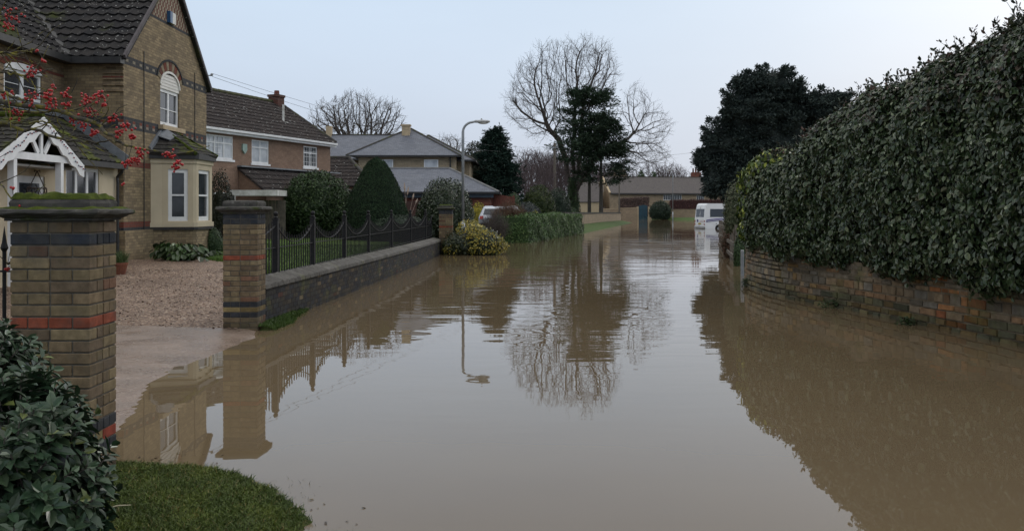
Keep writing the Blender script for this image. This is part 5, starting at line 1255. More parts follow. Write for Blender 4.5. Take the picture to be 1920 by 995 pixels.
def shrub(name, label, cat, blobs, nleaf, size, pal, seed, aspect=.5, m='leafattr', kind=4, up=.4, zmin=.0, core=.74, group=None, clump=0, var=.25, parent=None, twigs=True, flat=.0, leafname='foliage', depth=(.82, 1.06)):
    """blobs: list of (cx,cy,cz,rx,ry,rz)"""
    r = np.random.default_rng(seed); parts = []; A = np.array([b[3]*b[4]+b[3]*b[5] for b in blobs]); cnt = (nleaf*A/A.sum()).astype(int)
    for k, b in enumerate(blobs):
        c = np.array(b[:3]); R = np.array(b[3:6]); n = cnt[k]; D = unit(r.normal(0, 1, (n, 3)))
        if clump:
            G = unit(r.normal(0, 1, (clump, 3))); lift = r.uniform(-.10, .16, clump); gi = (D@G.T).argmax(1); near = (D*G[gi]).sum(1)
            rad = r.uniform(*depth, n)+lift[gi]*np.clip((near-.9)*12, 0, 1)
        else: rad = r.uniform(*depth, n)
        P = c+D*R*rad[:, None]
        inside = np.zeros(n, bool)
        for k2, b2 in enumerate(blobs):
            if k2 != k: inside |= ((((P-np.array(b2[:3]))/np.array(b2[3:6]))**2).sum(1) < .55)
        ok = (~inside) & (P[:, 2] > zmin); P = P[ok]; D = D[ok]; n = len(P)
        Nn = unit(D/R+r.normal(0, .55, (n, 3))); T_ = unit(r.normal(0, 1, (n, 3))+np.array([0, 0, up*1.5]))
        Nn = unit(Nn+np.array([0, 0, flat]))
        cols = pick(n, pal, r, var)
        parts.append(leaf_mesh(P, Nn, T_, size*r.uniform(.7, 1.3, n), aspect, cols, kind))
        if core: parts.append(blob_core(c, R*core, np.array(pal[0][0])*.8, seed+k, zmin=zmin-.3, amp=.10))
    zb = zmin; root = parent or thing(name, (blobs[0][0], blobs[0][1], zb), label, cat, group)
    emit(leafname, parts, M[m], root)
    if twigs and parent is None:
        b = blobs[0]; n = 10; a = r.uniform(0, 6.28, n); P0 = np.tile(np.array([[b[0], b[1], zb-.1]]), (n, 1))+np.stack([np.cos(a)*b[3]*.1, np.sin(a)*b[4]*.1, a*0], 1)
        P1 = np.stack([b[0]+np.cos(a)*b[3]*.5, b[1]+np.sin(a)*b[4]*.5, np.full(n, b[2])], 1)
        emit('stem', [segs(P0, P1, np.full(n, .04*b[5]), np.full(n, .02*b[5]), 5)], M['bark'], root)
    return root

G_DARK = [((.030, .056, .020), 5), ((.045, .078, .028), 4), ((.065, .10, .038), 1)]
G_YEW = [((.020, .036, .022), 5), ((.030, .050, .028), 4), ((.042, .064, .034), 1)]
G_MID = [((.035, .060, .020), 4), ((.050, .080, .028), 3), ((.065, .095, .035), 1)]
G_LAUREL = [((.050, .100, .026), 5), ((.075, .135, .036), 3), ((.14, .19, .06), .5)]
# --- bare trees by space colonization
def colonize(seeds, attract, D, di, dk, iters, r, bias=(0, 0, .1)):
    """seeds: list of (pos, parent idx, manual radius or 0)"""
    pos = [np.array(s[0], float) for s in seeds]; par = [s[1] for s in seeds]
    A = attract.copy(); P = np.array(pos); dist = np.full(len(A), 1e9); near = np.zeros(len(A), int)
    for i in range(0, len(P), 50):
        d = np.linalg.norm(A[:, None]-P[None, i:i+50], axis=2); j = d.argmin(1); dm = d[np.arange(len(A)), j]; u = dm < dist; dist[u] = dm[u]; near[u] = j[u]+i
    alive = dist > dk; bias = np.array(bias)
    for it in range(iters):
        idx = np.where(alive & (dist < di))[0]
        if len(idx) == 0:
            if alive.sum() == 0: break
            di *= 1.5
            if di > 30: break
            continue
        nn = near[idx]; vec = unit(A[idx]-np.array(pos)[nn]); un, inv = np.unique(nn, return_inverse=True)
        acc = np.zeros((len(un), 3)); np.add.at(acc, inv, vec)
        pp = np.array(par)[un]; PA = np.array(pos); inert = np.where((pp >= 0)[:, None], unit(PA[un]-PA[np.maximum(pp, 0)]), 0); dirs = unit(unit(acc)+.75*inert+bias+r.normal(0, .16, (len(un), 3))); new = np.array(pos)[un]+dirs*D
        b = len(pos); pos += list(new); par += list(un)
        d = np.linalg.norm(A[:, None]-new[None], axis=2) if len(A)*len(new) < 4e7 else None
        j = d.argmin(1); dm = d[np.arange(len(A)), j]; u = dm < dist; dist[u] = dm[u]; near[u] = j[u]+b; alive &= dist > dk
        if len(pos) > 14000: break
    return np.array(pos), np.array(par)
def skeleton_mesh(pos, par, r0, expo, rmax_scale=1.0, rbase=None, twig=None, r=None, sides=5):
    n = len(pos); ch = np.zeros(n, int); acc = np.zeros(n)
    np.add.at(ch, par[par >= 0], 1); rad = np.zeros(n)
    for i in range(n-1, -1, -1):
        rad[i] = max(r0, acc[i]**(1/expo)) if ch[i] else r0
        if par[i] >= 0: acc[par[i]] += rad[i]**expo
    if rbase: rad = np.minimum(rad*1.0, 1e9); f = rbase/rad.max(); rad = r0+(rad-r0)*(rbase-r0)/(rad.max()-r0)
    k = par >= 0; P0 = pos[par[k]]; P1 = pos[k]; R1 = rad[k]; R0 = np.minimum(rad[par[k]], R1*1.5)
    parts = []; big = R1 > r0*4
    if big.any(): parts.append(segs(P0[big], P1[big], R0[big], R1[big], 8))
    if (~big).any(): parts.append(segs(P0[~big], P1[~big], R0[~big], R1[~big], 4))
    if twig:
        num, ln, tr = twig; tips = np.where((ch <= 1) & (rad < r0*3))[0]; tips = tips[par[tips] >= 0]
        T_ = np.repeat(tips, num); d = unit(pos[T_]-pos[par[T_]]); m = len(T_)
        d1 = unit(d+r.normal(0, .55, (m, 3))+np.array([0, 0, .25])); L1 = ln*r.uniform(.5, 1.2, (m, 1)); a = pos[T_]; b = a+d1*L1; d2 = unit(d1+r.normal(0, .35, (m, 3))+np.array([0, 0, .3])); c = b+d2*L1*.8
        parts += [segs(a, b, np.full(m, tr), np.full(m, tr*.8), 3), segs(b, c, np.full(m, tr*.8), np.full(m, tr*.4), 3)]
        d3 = unit(d1+r.normal(0, .8, (m, 3))); parts.append(segs(b, b+d3*L1*.7, np.full(m, tr*.7), np.full(m, tr*.35), 3))
    return parts
def ellip_pts(r, n, specs):
    out = []; vol = np.array([s[3]*s[4]*s[5] for s in specs]); cnt = (n*vol/vol.sum()).astype(int)
    for s, k in zip(specs, cnt):
        D = unit(r.normal(0, 1, (k, 3))); q = r.uniform(.15, 1, (k, 1))**(1/2.4); out.append(np.array(s[:3])+D*q*np.array(s[3:6]))
    return np.concatenate(out)

def ash_tree():
    Y = 104.0; r = np.random.default_rng(5); k = Y/F
    def W(px, py, dy=0): return np.array([(px-CX)*k, Y+dy, CH+(HZ-py)*k])
    seeds = []
    def chain(pts, parent):
        idx = parent
        for p in pts: seeds.append((p, idx)); idx = len(seeds)-1
        return idx
    root = chain([W(1077, 424), W(1077, 400), W(1077, 380), W(1078, 360)], -1)
    def limb(pts, parent, n=6):
        out = []; last = seeds[parent][0]
        for p in pts:
            for q in range(1, n+1): out.append(last+(p-last)*q/n+r.normal(0, .05, 3))
            last = p
        return chain(out, parent)
    a = limb([W(1066, 335, .2), W(1062, 300, .5), W(1050, 262, 1), W(1030, 238, 1.2)], root, 4)
    b = limb([W(1076, 325, -.3), W(1072, 290, -.8), W(1076, 240, -1.5)], root, 4)
    c = limb([W(1085, 330, .5), W(1088, 290, 1.2), W(1090, 245, 1.5)], root, 4)
    d = limb([W(1092, 335, -.5), W(1110, 305, -1), W(1135, 282, -1.2), W(1160, 270, -1.5)], root, 4)
    def E(px, py, rx, ry, dy=0, rd=None): p = W(px, py, dy); return (p[0], p[1], p[2], rx*k, (rd or rx)*k, ry*k)
    A = ellip_pts(r, 6000, [E(1095, 140, 62, 66, 0), E(1010, 165, 55, 62, 1), E(975, 200, 32, 40, 0), E(1060, 195, 50, 60, 0), E(1135, 140, 26, 50, 1), E(1190, 205, 30, 45, -1), E(1222, 240, 38, 42, 0), E(1205, 290, 52, 26, 0), E(1010, 235, 35, 28, 0), E(1035, 100, 35, 22, 0), E(1120, 98, 30, 22, 0)])
    pos, par = colonize(seeds, A, .42, 5.0, .60, 90, r, (0, 0, .06))
    t = thing('ash_tree', (pos[0][0], Y, 0), 'tall bare tree with many grey limbs spreading above the far end of the street', 'tree')
    parts = skeleton_mesh(pos, par, .015, 2.2, rbase=.46, twig=(3, .62, .010), r=r)
    emit('trunk_and_branches', parts, M['twig'], t)
    # ivy on the trunk
    n = 2600; z = r.uniform(0, 5.2, n); a_ = r.uniform(0, 6.28, n); rr = .75*(1-z/9)+r.uniform(-.12, .2, n); P = np.stack([pos[0][0]+np.cos(a_)*rr-.1*z*.5, Y+np.sin(a_)*rr, z], 1)
    emit('trunk_ivy', [leaf_mesh(P, np.stack([np.cos(a_), np.sin(a_), a_*0+.3], 1), r.normal(0, 1, (n, 3))+np.array([0, 0, -1]), r.uniform(.12, .25, n), .8, pick(n, G_DARK, r))], M['leafattr'], t)
ash_tree()
def bare_tree(name, label, x, y, z0, h, specs, n, D, seed, rb, m='twig', r0=.02, twig=(2, .5, .012), trunk_h=.3, group=None, nlimb=4):
    r = np.random.default_rng(seed); seeds = [(np.array([x, y, z0-.2]), -1)]
    K = 5
    for i in range(1, K+1): seeds.append((np.array([x+r.normal(0, .05), y, z0+h*trunk_h*i/K]), i-1))
    base = len(seeds)-1
    for l in range(nlimb):
        a = 6.28*l/nlimb+r.uniform(-.4, .4); p = seeds[base][0].copy(); idx = base
        for q in range(5): p = p+np.array([math.cos(a)*.35, math.sin(a)*.35, .75])*h*.045; seeds.append((p.copy(), idx)); idx = len(seeds)-1
    A = ellip_pts(r, n, specs); pos, par = colonize(seeds, A, D, D*12, D*1.5, 150, r, (0, 0, .12))
    t = thing(name, (x, y, z0), label, 'tree', group)
    emit('trunk_and_branches', skeleton_mesh(pos, par, r0, 2.3, rbase=rb, twig=twig, r=r), M[m], t); return t
def Wp(px, py, Y): return at(px, py, Y)
def E2(px, py, Y, rx, ry, rd=None): p = at(px, py, Y); k = Y/F; return (p[0], p[1], p[2], rx*k, (rd or rx)*k, ry*k)
x, _, _ = at(672, 300, 90)
bare_tree('bare_tree', 'wide bare tree behind the brown house roof and slate roofs', x, 90, .3, 9, [E2(620, 225, 90, 42, 38), E2(665, 212, 90, 55, 38), E2(715, 222, 90, 45, 38), E2(665, 245, 90, 85, 30)], 3000, .33, 11, .42, nlimb=6, trunk_h=.38)
x, _, _ = at(842, 300, 95)
bare_tree('bare_tree', 'small bare treetop showing between the stone house and the street lamp', x, 95, .3, 6, [E2(840, 282, 95, 30, 26)], 700, .3, 12, .22)
for i, (px, py, Y, rx, ry, lb) in enumerate([(1003, 340, 88, 38, 58, 'purplish bare thicket tree right of the dark conifer'), (1035, 350, 100, 30, 50, 'greyish twiggy tree behind the telegraph pole')]):
    x, _, _ = at(px, 380, Y); bare_tree('twiggy_tree', lb, x, Y, .3, 5, [E2(px, py, Y, rx, ry)], 1900, .22, 20+i, .16, m='purple_twig', r0=.014, twig=(3, .4, .010), trunk_h=.18, nlimb=7)
# distant bare trees (copies share one crown)
def far_trees():
    r = np.random.default_rng(40); src = []
    for s in range(3):
        t = bare_tree('woodland_tree', 'x', 0, 0, 0, 9, [(0, 0, 6.2, 3.4, 3.4, 3.6), (.8, .5, 7.6, 2.4, 2.4, 2.4)], 800, .42, 60+s, .22, m='purple_twig', r0=.028, twig=(2, .7, .02), trunk_h=.25, nlimb=5, group='bare trees on the far rise'); src.append(t)
    spots = [(970, 168, 1.0), (992, 182, 1.25), (1012, 175, 1.15), (1030, 190, 1.2), (1050, 180, 1.3), (1062, 200, 1.35), (1078, 190, 1.2), (1096, 205, 1.35), (1112, 196, 1.2), (1128, 208, 1.1), (1148, 220, .95),
             (1183, 260, 1.25), (1222, 262, 1.4), (1240, 270, 1.35), (1258, 262, 1.4), (1276, 275, 1.3), (1150, 175, 1.0)]
    for i, (px, Y, s) in enumerate(spots):
        b = src[i % 3]
        if i < 3: o = b
        else:
            o = b.copy(); C.objects.link(o)
            for c in b.children: q = c.copy(); C.objects.link(q); q.parent = o
        o.location = ((px-CX)*Y/F, Y, 0.4); o.scale = (s, s, s); o.rotation_euler = (0, 0, r.uniform(0, 6.28)); o['group'] = 'bare trees on the far rise'
        o['category'] = 'tree'; o['label'] = 'hazy purplish bare tree on the rise left of the barn' if px < 1165 else 'small bare treetop showing beyond the barn roof'
        if px >= 1165: o['group'] = 'bare treetops beyond the barn'
far_trees()
def conifer(name, label, x, y, z0, h, rad, seed, pal, nb=150, per=60, ls=.35, shape='cone', droop=-.1, trunk_r=.25, m='needle', clear=.12, spread=.3, asp=.28):
    """layered branches each carrying sprays"""
    r = np.random.default_rng(seed); t = thing(name, (x, y, z0), label, 'tree')
    q = np.sort(r.uniform(clear, .98, nb)); z = z0+h*q
    if shape == 'cone': R = rad*(1-q)**.75*1.05+.15
    elif shape == 'wide': R = rad*np.sqrt(np.clip(1-((q-.42)/.60)**2, .02, 1))
    else: R = rad*(.5+.5*np.sin(q*9+seed))*(1-q)**.4+.3
    R = R*r.uniform(.72, 1.12, nb); a = r.uniform(0, 6.28, nb)
    tip = np.stack([x+np.cos(a)*R, y+np.sin(a)*R, z+droop*R+r.normal(0, .02*h, nb)+.15*R*(shape == 'wide')], 1); bs = np.stack([np.full(nb, x), np.full(nb, y), z], 1)
    parts = []
    n = nb*per; bi = np.repeat(np.arange(nb), per); s = r.uniform(.25, 1.02, n)**.7
    wid = (R[bi]*spread*(1.1-s)+.08*rad)
    ctr = bs[bi]+(tip[bi]-bs[bi])*s[:, None]; P = ctr+r.normal(0, 1, (n, 3))*wid[:, None]*np.array([1, 1, .38])
    out = unit(tip[bi]-bs[bi]); T_ = unit(out+r.normal(0, .5, (n, 3))+np.array([0, 0, .15])); Nn = unit(np.array([0, 0, 1.])+r.normal(0, .6, (n, 3)))
    parts.append(leaf_mesh(P, Nn, T_, ls*r.uniform(.6, 1.4, n), asp, pick(n, pal, r, .3)))
    emit('foliage', parts, M[m], t)
    P0 = np.array([[x, y, z0-.3]]); P1 = np.array([[x, y, z0+h*.93]])
    emit('trunk', [segs(P0, P1, np.array([trunk_r]), np.array([trunk_r*.15]), 10), segs(bs, bs+(tip-bs)*.8, np.full(nb, trunk_r*.14), np.full(nb, trunk_r*.04), 4)], M['bark'], t)
    return t
# the dark conifer in the middle left
conifer('dark_conifer', 'dense dark green conifer right of the stone house', -1.25, 70, .3, 7.3, 2.2, 71, [((.018, .040, .030), 4), ((.028, .056, .040), 3)], 220, 90, .30, 'cone', .12, .2)
shrub('holm_oak', 'dark rounded evergreen tree left of the dense conifer', 'tree', [(-2.9, 74, 4.3, 1.3, 1.3, 2.6)], 5000, .16, [((.03, .035, .018), 4), ((.045, .045, .028), 2)], 72)
# conifers among the ash limbs
Yc = 100.0
conifer('cedar_tree', 'ragged dark conifer crown seen through the limbs of the tall bare tree', (1105-CX)*Yc/F, Yc, .3, CH+(HZ-170)*Yc/F-.3, 4.0, 73, [((.028, .052, .030), 5), ((.042, .070, .038), 3)], 125, 130, .34, 'wide', .10, .22, clear=.42, spread=.13)
Yc = 98.0
conifer('cedar_tree', 'slimmer dark conifer with a bare lower trunk right of the tall bare tree', (1127-CX)*Yc/F, Yc, .3, CH+(HZ-215)*Yc/F-.3, 3.0, 74, G_YEW, 75, 130, .34, 'wide', .02, .26, clear=.34, spread=.11)
# big dark yew on the right
Yt = 66.0
def big_yew():
    r = np.random.default_rng(80); k = Yt/F; cx = (1448-CX)*k
    t = thing('yew_tree', (cx, Yt, 0), 'huge almost black spreading evergreen tree behind the hedge on the right', 'tree')
    lobes = [(1448, 175, 62, 58), (1400, 215, 58, 55), (1500, 205, 55, 55), (1545, 200, 42, 32), (1365, 275, 48, 60), (1450, 270, 85, 75), (1530, 270, 62, 60), (1360, 330, 45, 48), (1420, 345, 70, 50), (1480, 350, 90, 50), (1345, 300, 30, 30), (1405, 160, 28, 22)]
    parts = []; tw0, tw1 = [], []
    for i, (px, py, rx, ry) in enumerate(lobes):
        c = np.array([(px-CX)*k, Yt+r.uniform(-1.2, 1.2), CH+(HZ-py)*k]); R = np.array([rx*k, rx*k*1.0, ry*k])
        nb = int(26*rx*ry/2500)+14
        D = unit(r.normal(0, 1, (nb, 3))); D[:, 2] = D[:, 2]*.75; D = unit(D); tip = c+D*R*r.uniform(.80, 1.24, (nb, 1)); st = c+D*R*.3
        per = 400; bi = np.repeat(np.arange(nb), per); s = r.uniform(.2, 1.0, len(bi)); wd = .60*(1.05-s)+.035
        P = st[bi]+(tip[bi]-st[bi])*s[:, None]+np.clip(r.normal(0, 1, (len(bi), 3)), -1.8, 1.8)*wd[:, None]*np.array([1, 1, .55])
        T_ = unit(D[bi]+r.normal(0, .45, (len(bi), 3))+np.array([0, 0, .2])); Nn = unit(r.normal(0, .8, (len(bi), 3))+np.array([0, 0, 1]))
        parts.append(leaf_mesh(P, Nn, T_, .22*r.uniform(.6, 1.4, len(bi)), .34, pick(len(bi), [((.040, .056, .052), 4), ((.060, .082, .070), 3)], r, .3)))
        parts.append(blob_core(c, R*.62, (.022, .030, .027), i)); tw0.append(np.tile([cx, Yt, 3.0], (1, 1))); tw1.append(c[None])
    emit('foliage', parts, M['needle'], t)
    P0 = np.concatenate(tw0+[np.array([[cx, Yt, -.3]])]); P1 = np.concatenate(tw1+[np.array([[cx, Yt, 3.2]])])
    emit('trunk', [segs(P0, P1, np.array([.16]*len(tw0)+[.5]), np.array([.08]*len(tw0)+[.35]), 8)], M['bark'], t)
big_yew()

# --- garden shrubs
def cone_yew():
    r = np.random.default_rng(90); cx, cy, z0, H, R = (706-CX)*36.5/F*1.0, 38.2, .45, 3.28, 1.32
    cx = (706-CX)*cy/F; H = CH+(HZ-297)*cy/F-z0; R = 61*cy/F
    prof = np.array([(0, .90), (.12, 1.0), (.3, .98), (.5, .84), (.7, .62), (.85, .42), (.95, .25), (1.0, .02)])
    n = 26000; q = r.uniform(0, 1, n)**1.25; a = r.uniform(0, 6.28, n); rad = R*np.interp(q, prof[:, 0], prof[:, 1])*(1+.03*np.sin(a*5+q*9)+r.normal(0, .018, n))
    P = np.stack([cx+np.cos(a)*rad, cy+np.sin(a)*rad, z0+H*q], 1); Nn = np.stack([np.cos(a), np.sin(a), .5+0*a], 1)+r.normal(0, .5, (n, 3))
    t = thing('conical_yew', (cx, cy, z0), 'large clipped conical yew bush behind the black railings', 'topiary')
    c = MB(); c.lathe((cx, cy), [(R*.93*max(b, .05), z0+H*a_*.985) for a_, b in prof], 32, (.010, .018, .011))
    v = np.array(c.v); sz = np.array([len(f) for f in c.f], dtype=np.int32)
    parts = [leaf_mesh(P, Nn, r.normal(0, 1, (n, 3))+np.array([0, 0, .8]), r.uniform(.05, .10, n), .35, pick(n, [((.020, .042, .020), 4), ((.032, .060, .028), 3), ((.048, .078, .034), 1)], r, .25)),
             (v, np.array([i for f in c.f for i in f]), sz, np.array(c.c))]
    emit('foliage', parts, M['needle'], t)
    mb = MB(); mb.tube([(cx, cy, z0-.2), (cx, cy, z0+.5)], .1, 8); mb.build('stem', M['bark'], t)
cone_yew()
def sh(name, label, cat, px, py0, py1, w, Y, n, size, pal, seed, zmin=.4, dy=None, **kw):
    """one rounded shrub spanning py0(top)..zmin, pixel centre px, pixel half-width w"""
    k = Y/F; cx = (px-CX)*k; zt = CH+(HZ-py0)*k; zb = zmin-.15; rz = (zt-zb)/2; R = w*k
    bl = [(cx, Y, zb+rz*.95, R*.9, R*.85, rz*1.0), (cx-R*.45, Y-.1, zb+rz*.75, R*.55, R*.5, rz*.78), (cx+R*.45, Y+.1, zb+rz*.78, R*.55, R*.5, rz*.78)]
    return shrub(name, label, cat, bl, n, size, pal, seed, zmin=zmin, **kw)
sh('garden_shrub', 'broad dark evergreen shrub left of the conical yew', 'shrub', 592, 320, 0, 66, 41, 20000, .12, [((.026, .050, .018), 5), ((.040, .072, .024), 4), ((.07, .11, .035), 1)], 101, clump=26)
sh('camellia_bush', 'rounded dark glossy bush behind the far brick pier', 'shrub', 834, 333, 0, 54, 40, 15000, .10, [((.030, .048, .022), 5), ((.045, .064, .030), 3), ((.08, .10, .05), .5)], 102, clump=24, m='leafgloss')
sh('garden_shrub', 'low dark hedge-like bush directly behind the railings', 'shrub', 752, 402, 0, 62, 36.8, 14000, .07, G_YEW, 103, zmin=.45)
sh('wall_climber', 'dark straggly climber against the brown house wall', 'climber', 412, 318, 0, 26, 36.5, 5000, .09, [((.03, .032, .022), 4), ((.04, .045, .025), 2)], 104, zmin=.4, core=.55, clump=16)
sh('garden_shrub', 'dark low shrub between the bay window and the middle pier', 'shrub', 398, 425, 0, 20, 27.5, 3500, .06, G_DARK, 105, zmin=.4, clump=10)
sh('golden_conifer', 'rounded green-gold conifer bush beyond the laurel hedge', 'shrub', 1010, 346, 0, 33, 68, 11000, .12, [((.035, .055, .014), 4), ((.055, .075, .016), 3), ((.02, .035, .014), 3)], 106, zmin=.3)
sh('garden_shrub', 'dark blue-green bush right of the golden conifer', 'shrub', 1046, 352, 0, 26, 72, 7000, .12, G_YEW, 107, zmin=.3)
sh('grey_shrub', 'low grey-blue shrub in front of the golden conifer', 'shrub', 985, 378, 0, 34, 62, 7000, .10, [((.035, .045, .045), 4), ((.05, .06, .06), 2)], 108, zmin=.3)
sh('garden_shrub', 'small dark green bush beside the red panel fence', 'shrub', 962, 360, 0, 18, 60, 4000, .10, G_DARK, 109, zmin=.3)
sh('golden_shrub', 'bright yellow leaved shrub behind the silver car', 'shrub', 896, 379, 0, 21, 55, 3600, .09, [((.34, .28, .02), 3), ((.24, .22, .03), 2), ((.10, .12, .02), 1)], 110, zmin=.3, core=.7)
sh('golden_shrub', 'small yellow variegated shrub at the back of the laurel hedge', 'shrub', 1003, 392, 0, 9, 60, 900, .09, [((.24, .22, .03), 2), ((.10, .12, .02), 2)], 111, zmin=.3, core=.7, twigs=False)
sh('garden_shrub', 'dark shrub at the foot of the ivy clad trunk', 'shrub', 1066, 386, 0, 22, 90, 3500, .14, G_DARK, 112, zmin=.1)
def twiggy(name, label, px, pytop, w, Y, zb, m, n, seed, lean=.25, rr=.007, leafpal=None):
    r = np.random.default_rng(seed); k = Y/F; cx = (px-CX)*k; H = CH+(HZ-pytop)*k-zb; R = w*k; t = thing(name, (cx, Y, zb), label, 'shrub')
    a = r.uniform(0, 6.28, n); q = r.uniform(0, 1, n)**.5; P0 = np.stack([cx+np.cos(a)*R*.4*q, Y+np.sin(a)*R*.4*q, np.full(n, zb-.1)], 1)
    top = np.stack([cx+np.cos(a)*R*q, Y+np.sin(a)*R*q, zb+H*np.sqrt(1-.6*q**2)*r.uniform(.6, 1, n)], 1); mid = (P0+top)/2+r.normal(0, .06*H, (n, 3))
    parts = [segs(P0, mid, np.full(n, rr*1.6), np.full(n, rr), 4), segs(mid, top, np.full(n, rr), np.full(n, rr*.5), 3)]
    for _ in range(3):
        b = mid+(top-mid)*r.uniform(0, .9, (n, 1)); c = b+unit(top-mid+r.normal(0, .35*H, (n, 3)))*H*.25; parts.append(segs(b, c, np.full(n, rr*.6), np.full(n, rr*.3), 3))
    emit('twigs', parts, M[m], t)
    if leafpal:
        m_ = n*14; i = r.integers(0, n, m_); P = mid[i]+(top[i]-mid[i])*r.uniform(-.6, 1.05, (m_, 1))+r.normal(0, .06, (m_, 3)); P = P[P[:, 2] > zb]; m_ = len(P)
        emit('leaves', [leaf_mesh(P, r.normal(0, 1, (m_, 3)), r.normal(0, 1, (m_, 3)), r.uniform(.03, .07, m_), .5, pick(m_, leafpal, r))], M['leafattr'], t)
M['brown_twig'] = mat('brown_twig', (.15, .085, .055), (.10, .06, .045), 3, .9, .2)
twiggy('bare_shrub', 'bare brown twiggy shrub in front of the silver car', 928, 392, 30, 46, .1, 'twig', 300, 120)
twiggy('bare_shrub', 'russet twiggy shrub above the laurel hedge', 955, 374, 34, 49.6, .3, 'brown_twig', 620, 121, leafpal=[((.10, .06, .03), 2), ((.08, .08, .03), 1)])
# pampas-like pale plumes
def plumes():
    t = thing('pampas_plumes', (-5.0, 44, .4), 'pale dry grass plumes right of the conical yew', 'grass')
    for i, (a, b) in enumerate([((757, 400), (742, 338)), ((762, 400), (758, 342)), ((768, 400), (776, 362)), ((770, 405), (783, 372)), ((758, 400), (766, 350))]):
        Y = 43+.2*i; p = Vector(at(*a, Y)); q = Vector(at(*b, Y)); mid = p.lerp(q, .7)
        mb = MB(); mb.tube([p, mid], .008, 5); mb.tube([mid, mid.lerp(q, .4), q], [.02, .05, .01], 6); mb.build('plume', mat('plume_straw', (.42, .33, .27), (.34, .26, .2), 9, .9) if i == 0 else bpy.data.materials['plume_straw'], t)
plumes()
# beech and clipped hedges at the end of the street
def box_hedge(name, label, pts, ztop, zb, th, n, size, pal, seed, m='leafattr', aspect=.6, rough=.06, parent=None, kind=4, bulge=.05):
    r = np.random.default_rng(seed); pts = np.array(pts, float); sg = np.linalg.norm(np.diff(pts, axis=0), axis=1); S_ = np.concatenate([[0], np.cumsum(sg)]); L_ = S_[-1]
    H = lambda s: np.interp(s, S_, ztop)
    def fr(s):
        p = np.stack([np.interp(s, S_, pts[:, 0]), np.interp(s, S_, pts[:, 1])], 1); i = np.clip(np.searchsorted(S_, s, 'right')-1, 0, len(sg)-1); u = (pts[i+1]-pts[i])/sg[i][:, None]; return p, u, np.stack([-u[:, 1], u[:, 0]], 1)
    P, Nn = [], []
    hm = np.mean(ztop)-zb; areas = np.array([L_*hm, L_*hm*.4, L_*th, th*hm, th*hm]); cnt = (n*areas/areas.sum()).astype(int)
    for f, k in enumerate(cnt):
        s = r.uniform(0, L_, k); q = r.uniform(0, 1, k); o = r.normal(0, rough, k)
        if f in (0, 1):
            p, u, nn = fr(s); sg_ = -1 if f == 0 else 1; e = sg_*(th/2+o*1+.0); z = zb+(H(s)-zb)*q; P.append(np.column_stack([p+nn*e[:, None], z])); Nn.append(np.column_stack([nn*sg_, 0*s+.35]))
        elif f == 2:
            p, u, nn = fr(s); P.append(np.column_stack([p+nn*((q-.5)*th)[:, None], H(s)+o])); Nn.append(np.column_stack([nn*0, 0*s+1]))
        else:
            ss = np.full(k, 0.0 if f == 3 else L_); p, u, nn = fr(ss); sg_ = -1 if f == 3 else 1; P.append(np.column_stack([p+nn*((r.uniform(0, 1, k)-.5)*th)[:, None]+u*(sg_*np.abs(o))[:, None], zb+(H(ss)-zb)*q])); Nn.append(np.column_stack([u*sg_, 0*ss+.3]))
    P = np.concatenate(P); Nn = np.concatenate(Nn); wob = .05*np.sin(P[:, 0]*3.1+P[:, 2]*4)+.05*np.sin(P[:, 1]*2.3+P[:, 2]*5); P = P+Nn*wob[:, None]; k = len(P)
    parts = [leaf_mesh(P, Nn+r.normal(0, .5, (k, 3)), r.normal(0, 1, (k, 3))+np.array([0, 0, .2]), size*r.uniform(.65, 1.3, k), aspect, pick(k, pal, r, .28), kind)]
    c = MB()
    for i in range(len(pts)-1):
        a, b = pts[i], pts[i+1]; u = (b-a)/np.linalg.norm(b-a); nn = np.array([-u[1], u[0]]); t2 = th/2-.09; q = [a-nn*t2, b-nn*t2, b+nn*t2, a+nn*t2]
        c.hexa([(*p, zb-.2) for p in q]+[(*q[0], ztop[i]-.08), (*q[1], ztop[i+1]-.08), (*q[2], ztop[i+1]-.08), (*q[3], ztop[i]-.08)], tuple(np.array(pal[0][0])*.5))
    parts.append((np.array(c.v), np.array([i for f in c.f for i in f]), np.array([len(f) for f in c.f], dtype=np.int32), np.array(c.c)))
    t = emit(name, parts, M[m]); tag(t, label, 'hedge'); return t
box_hedge('laurel_hedge', 'clipped green laurel hedge rising out of the water beyond the yellow bush', [(-.0, 48.3), (1.45, 54.8), (2.95, 61.3), (4.1, 66.3)], [1.36, 1.36, 1.33, 1.25], -.1, 1.7, 46000, .095, G_LAUREL, 130, 'leafattr', .5, .035)
sh('grey_shrub', 'loose grey-green bush at the far end of the laurel hedge', 'shrub', 1073, 408, 0, 22, 68, 6000, .09, [((.045, .060, .035), 4), ((.06, .075, .05), 2)], 131, zmin=-.1, clump=14)
box_hedge('beech_hedge', 'brown leaved beech hedge on the wall left of the teal gates', [(17.6, 153), (22.2, 153)], [3.3, 3.6], .6, 1.2, 5000, .16, [((.12, .075, .06), 3), ((.09, .06, .05), 2)], 132)
box_hedge('red_hedge', 'dark red leaved hedge behind the stone wall and minibus', [(25.5, 151), (52, 148)], [3.05, 3.15], .6, 1.6, 12000, .16, [((.085, .028, .026), 3), ((.055, .025, .022), 2)], 133)
sh('clipped_bush', 'clipped dark green bush between the teal gates and the stone wall', 'shrub', 1238, 376, 0, 21, 146, 9000, .18, G_YEW, 134, zmin=.05, twigs=False)
for i, (px, py, w, Y, lb) in enumerate([(1203, 319, 9, 240, 'small round dark evergreen beyond the middle of the barn roof'), (1137, 326, 9, 230, 'dark evergreen top above the left gable of the barn'), (1226, 322, 6, 235, 'slim dark evergreen top beside the distant round evergreen')]):
    sh('far_evergreen', lb, 'tree', px, py, 0, w, Y, 1500, .5, G_DARK, 140+i, zmin=3, twigs=False, clump=8)

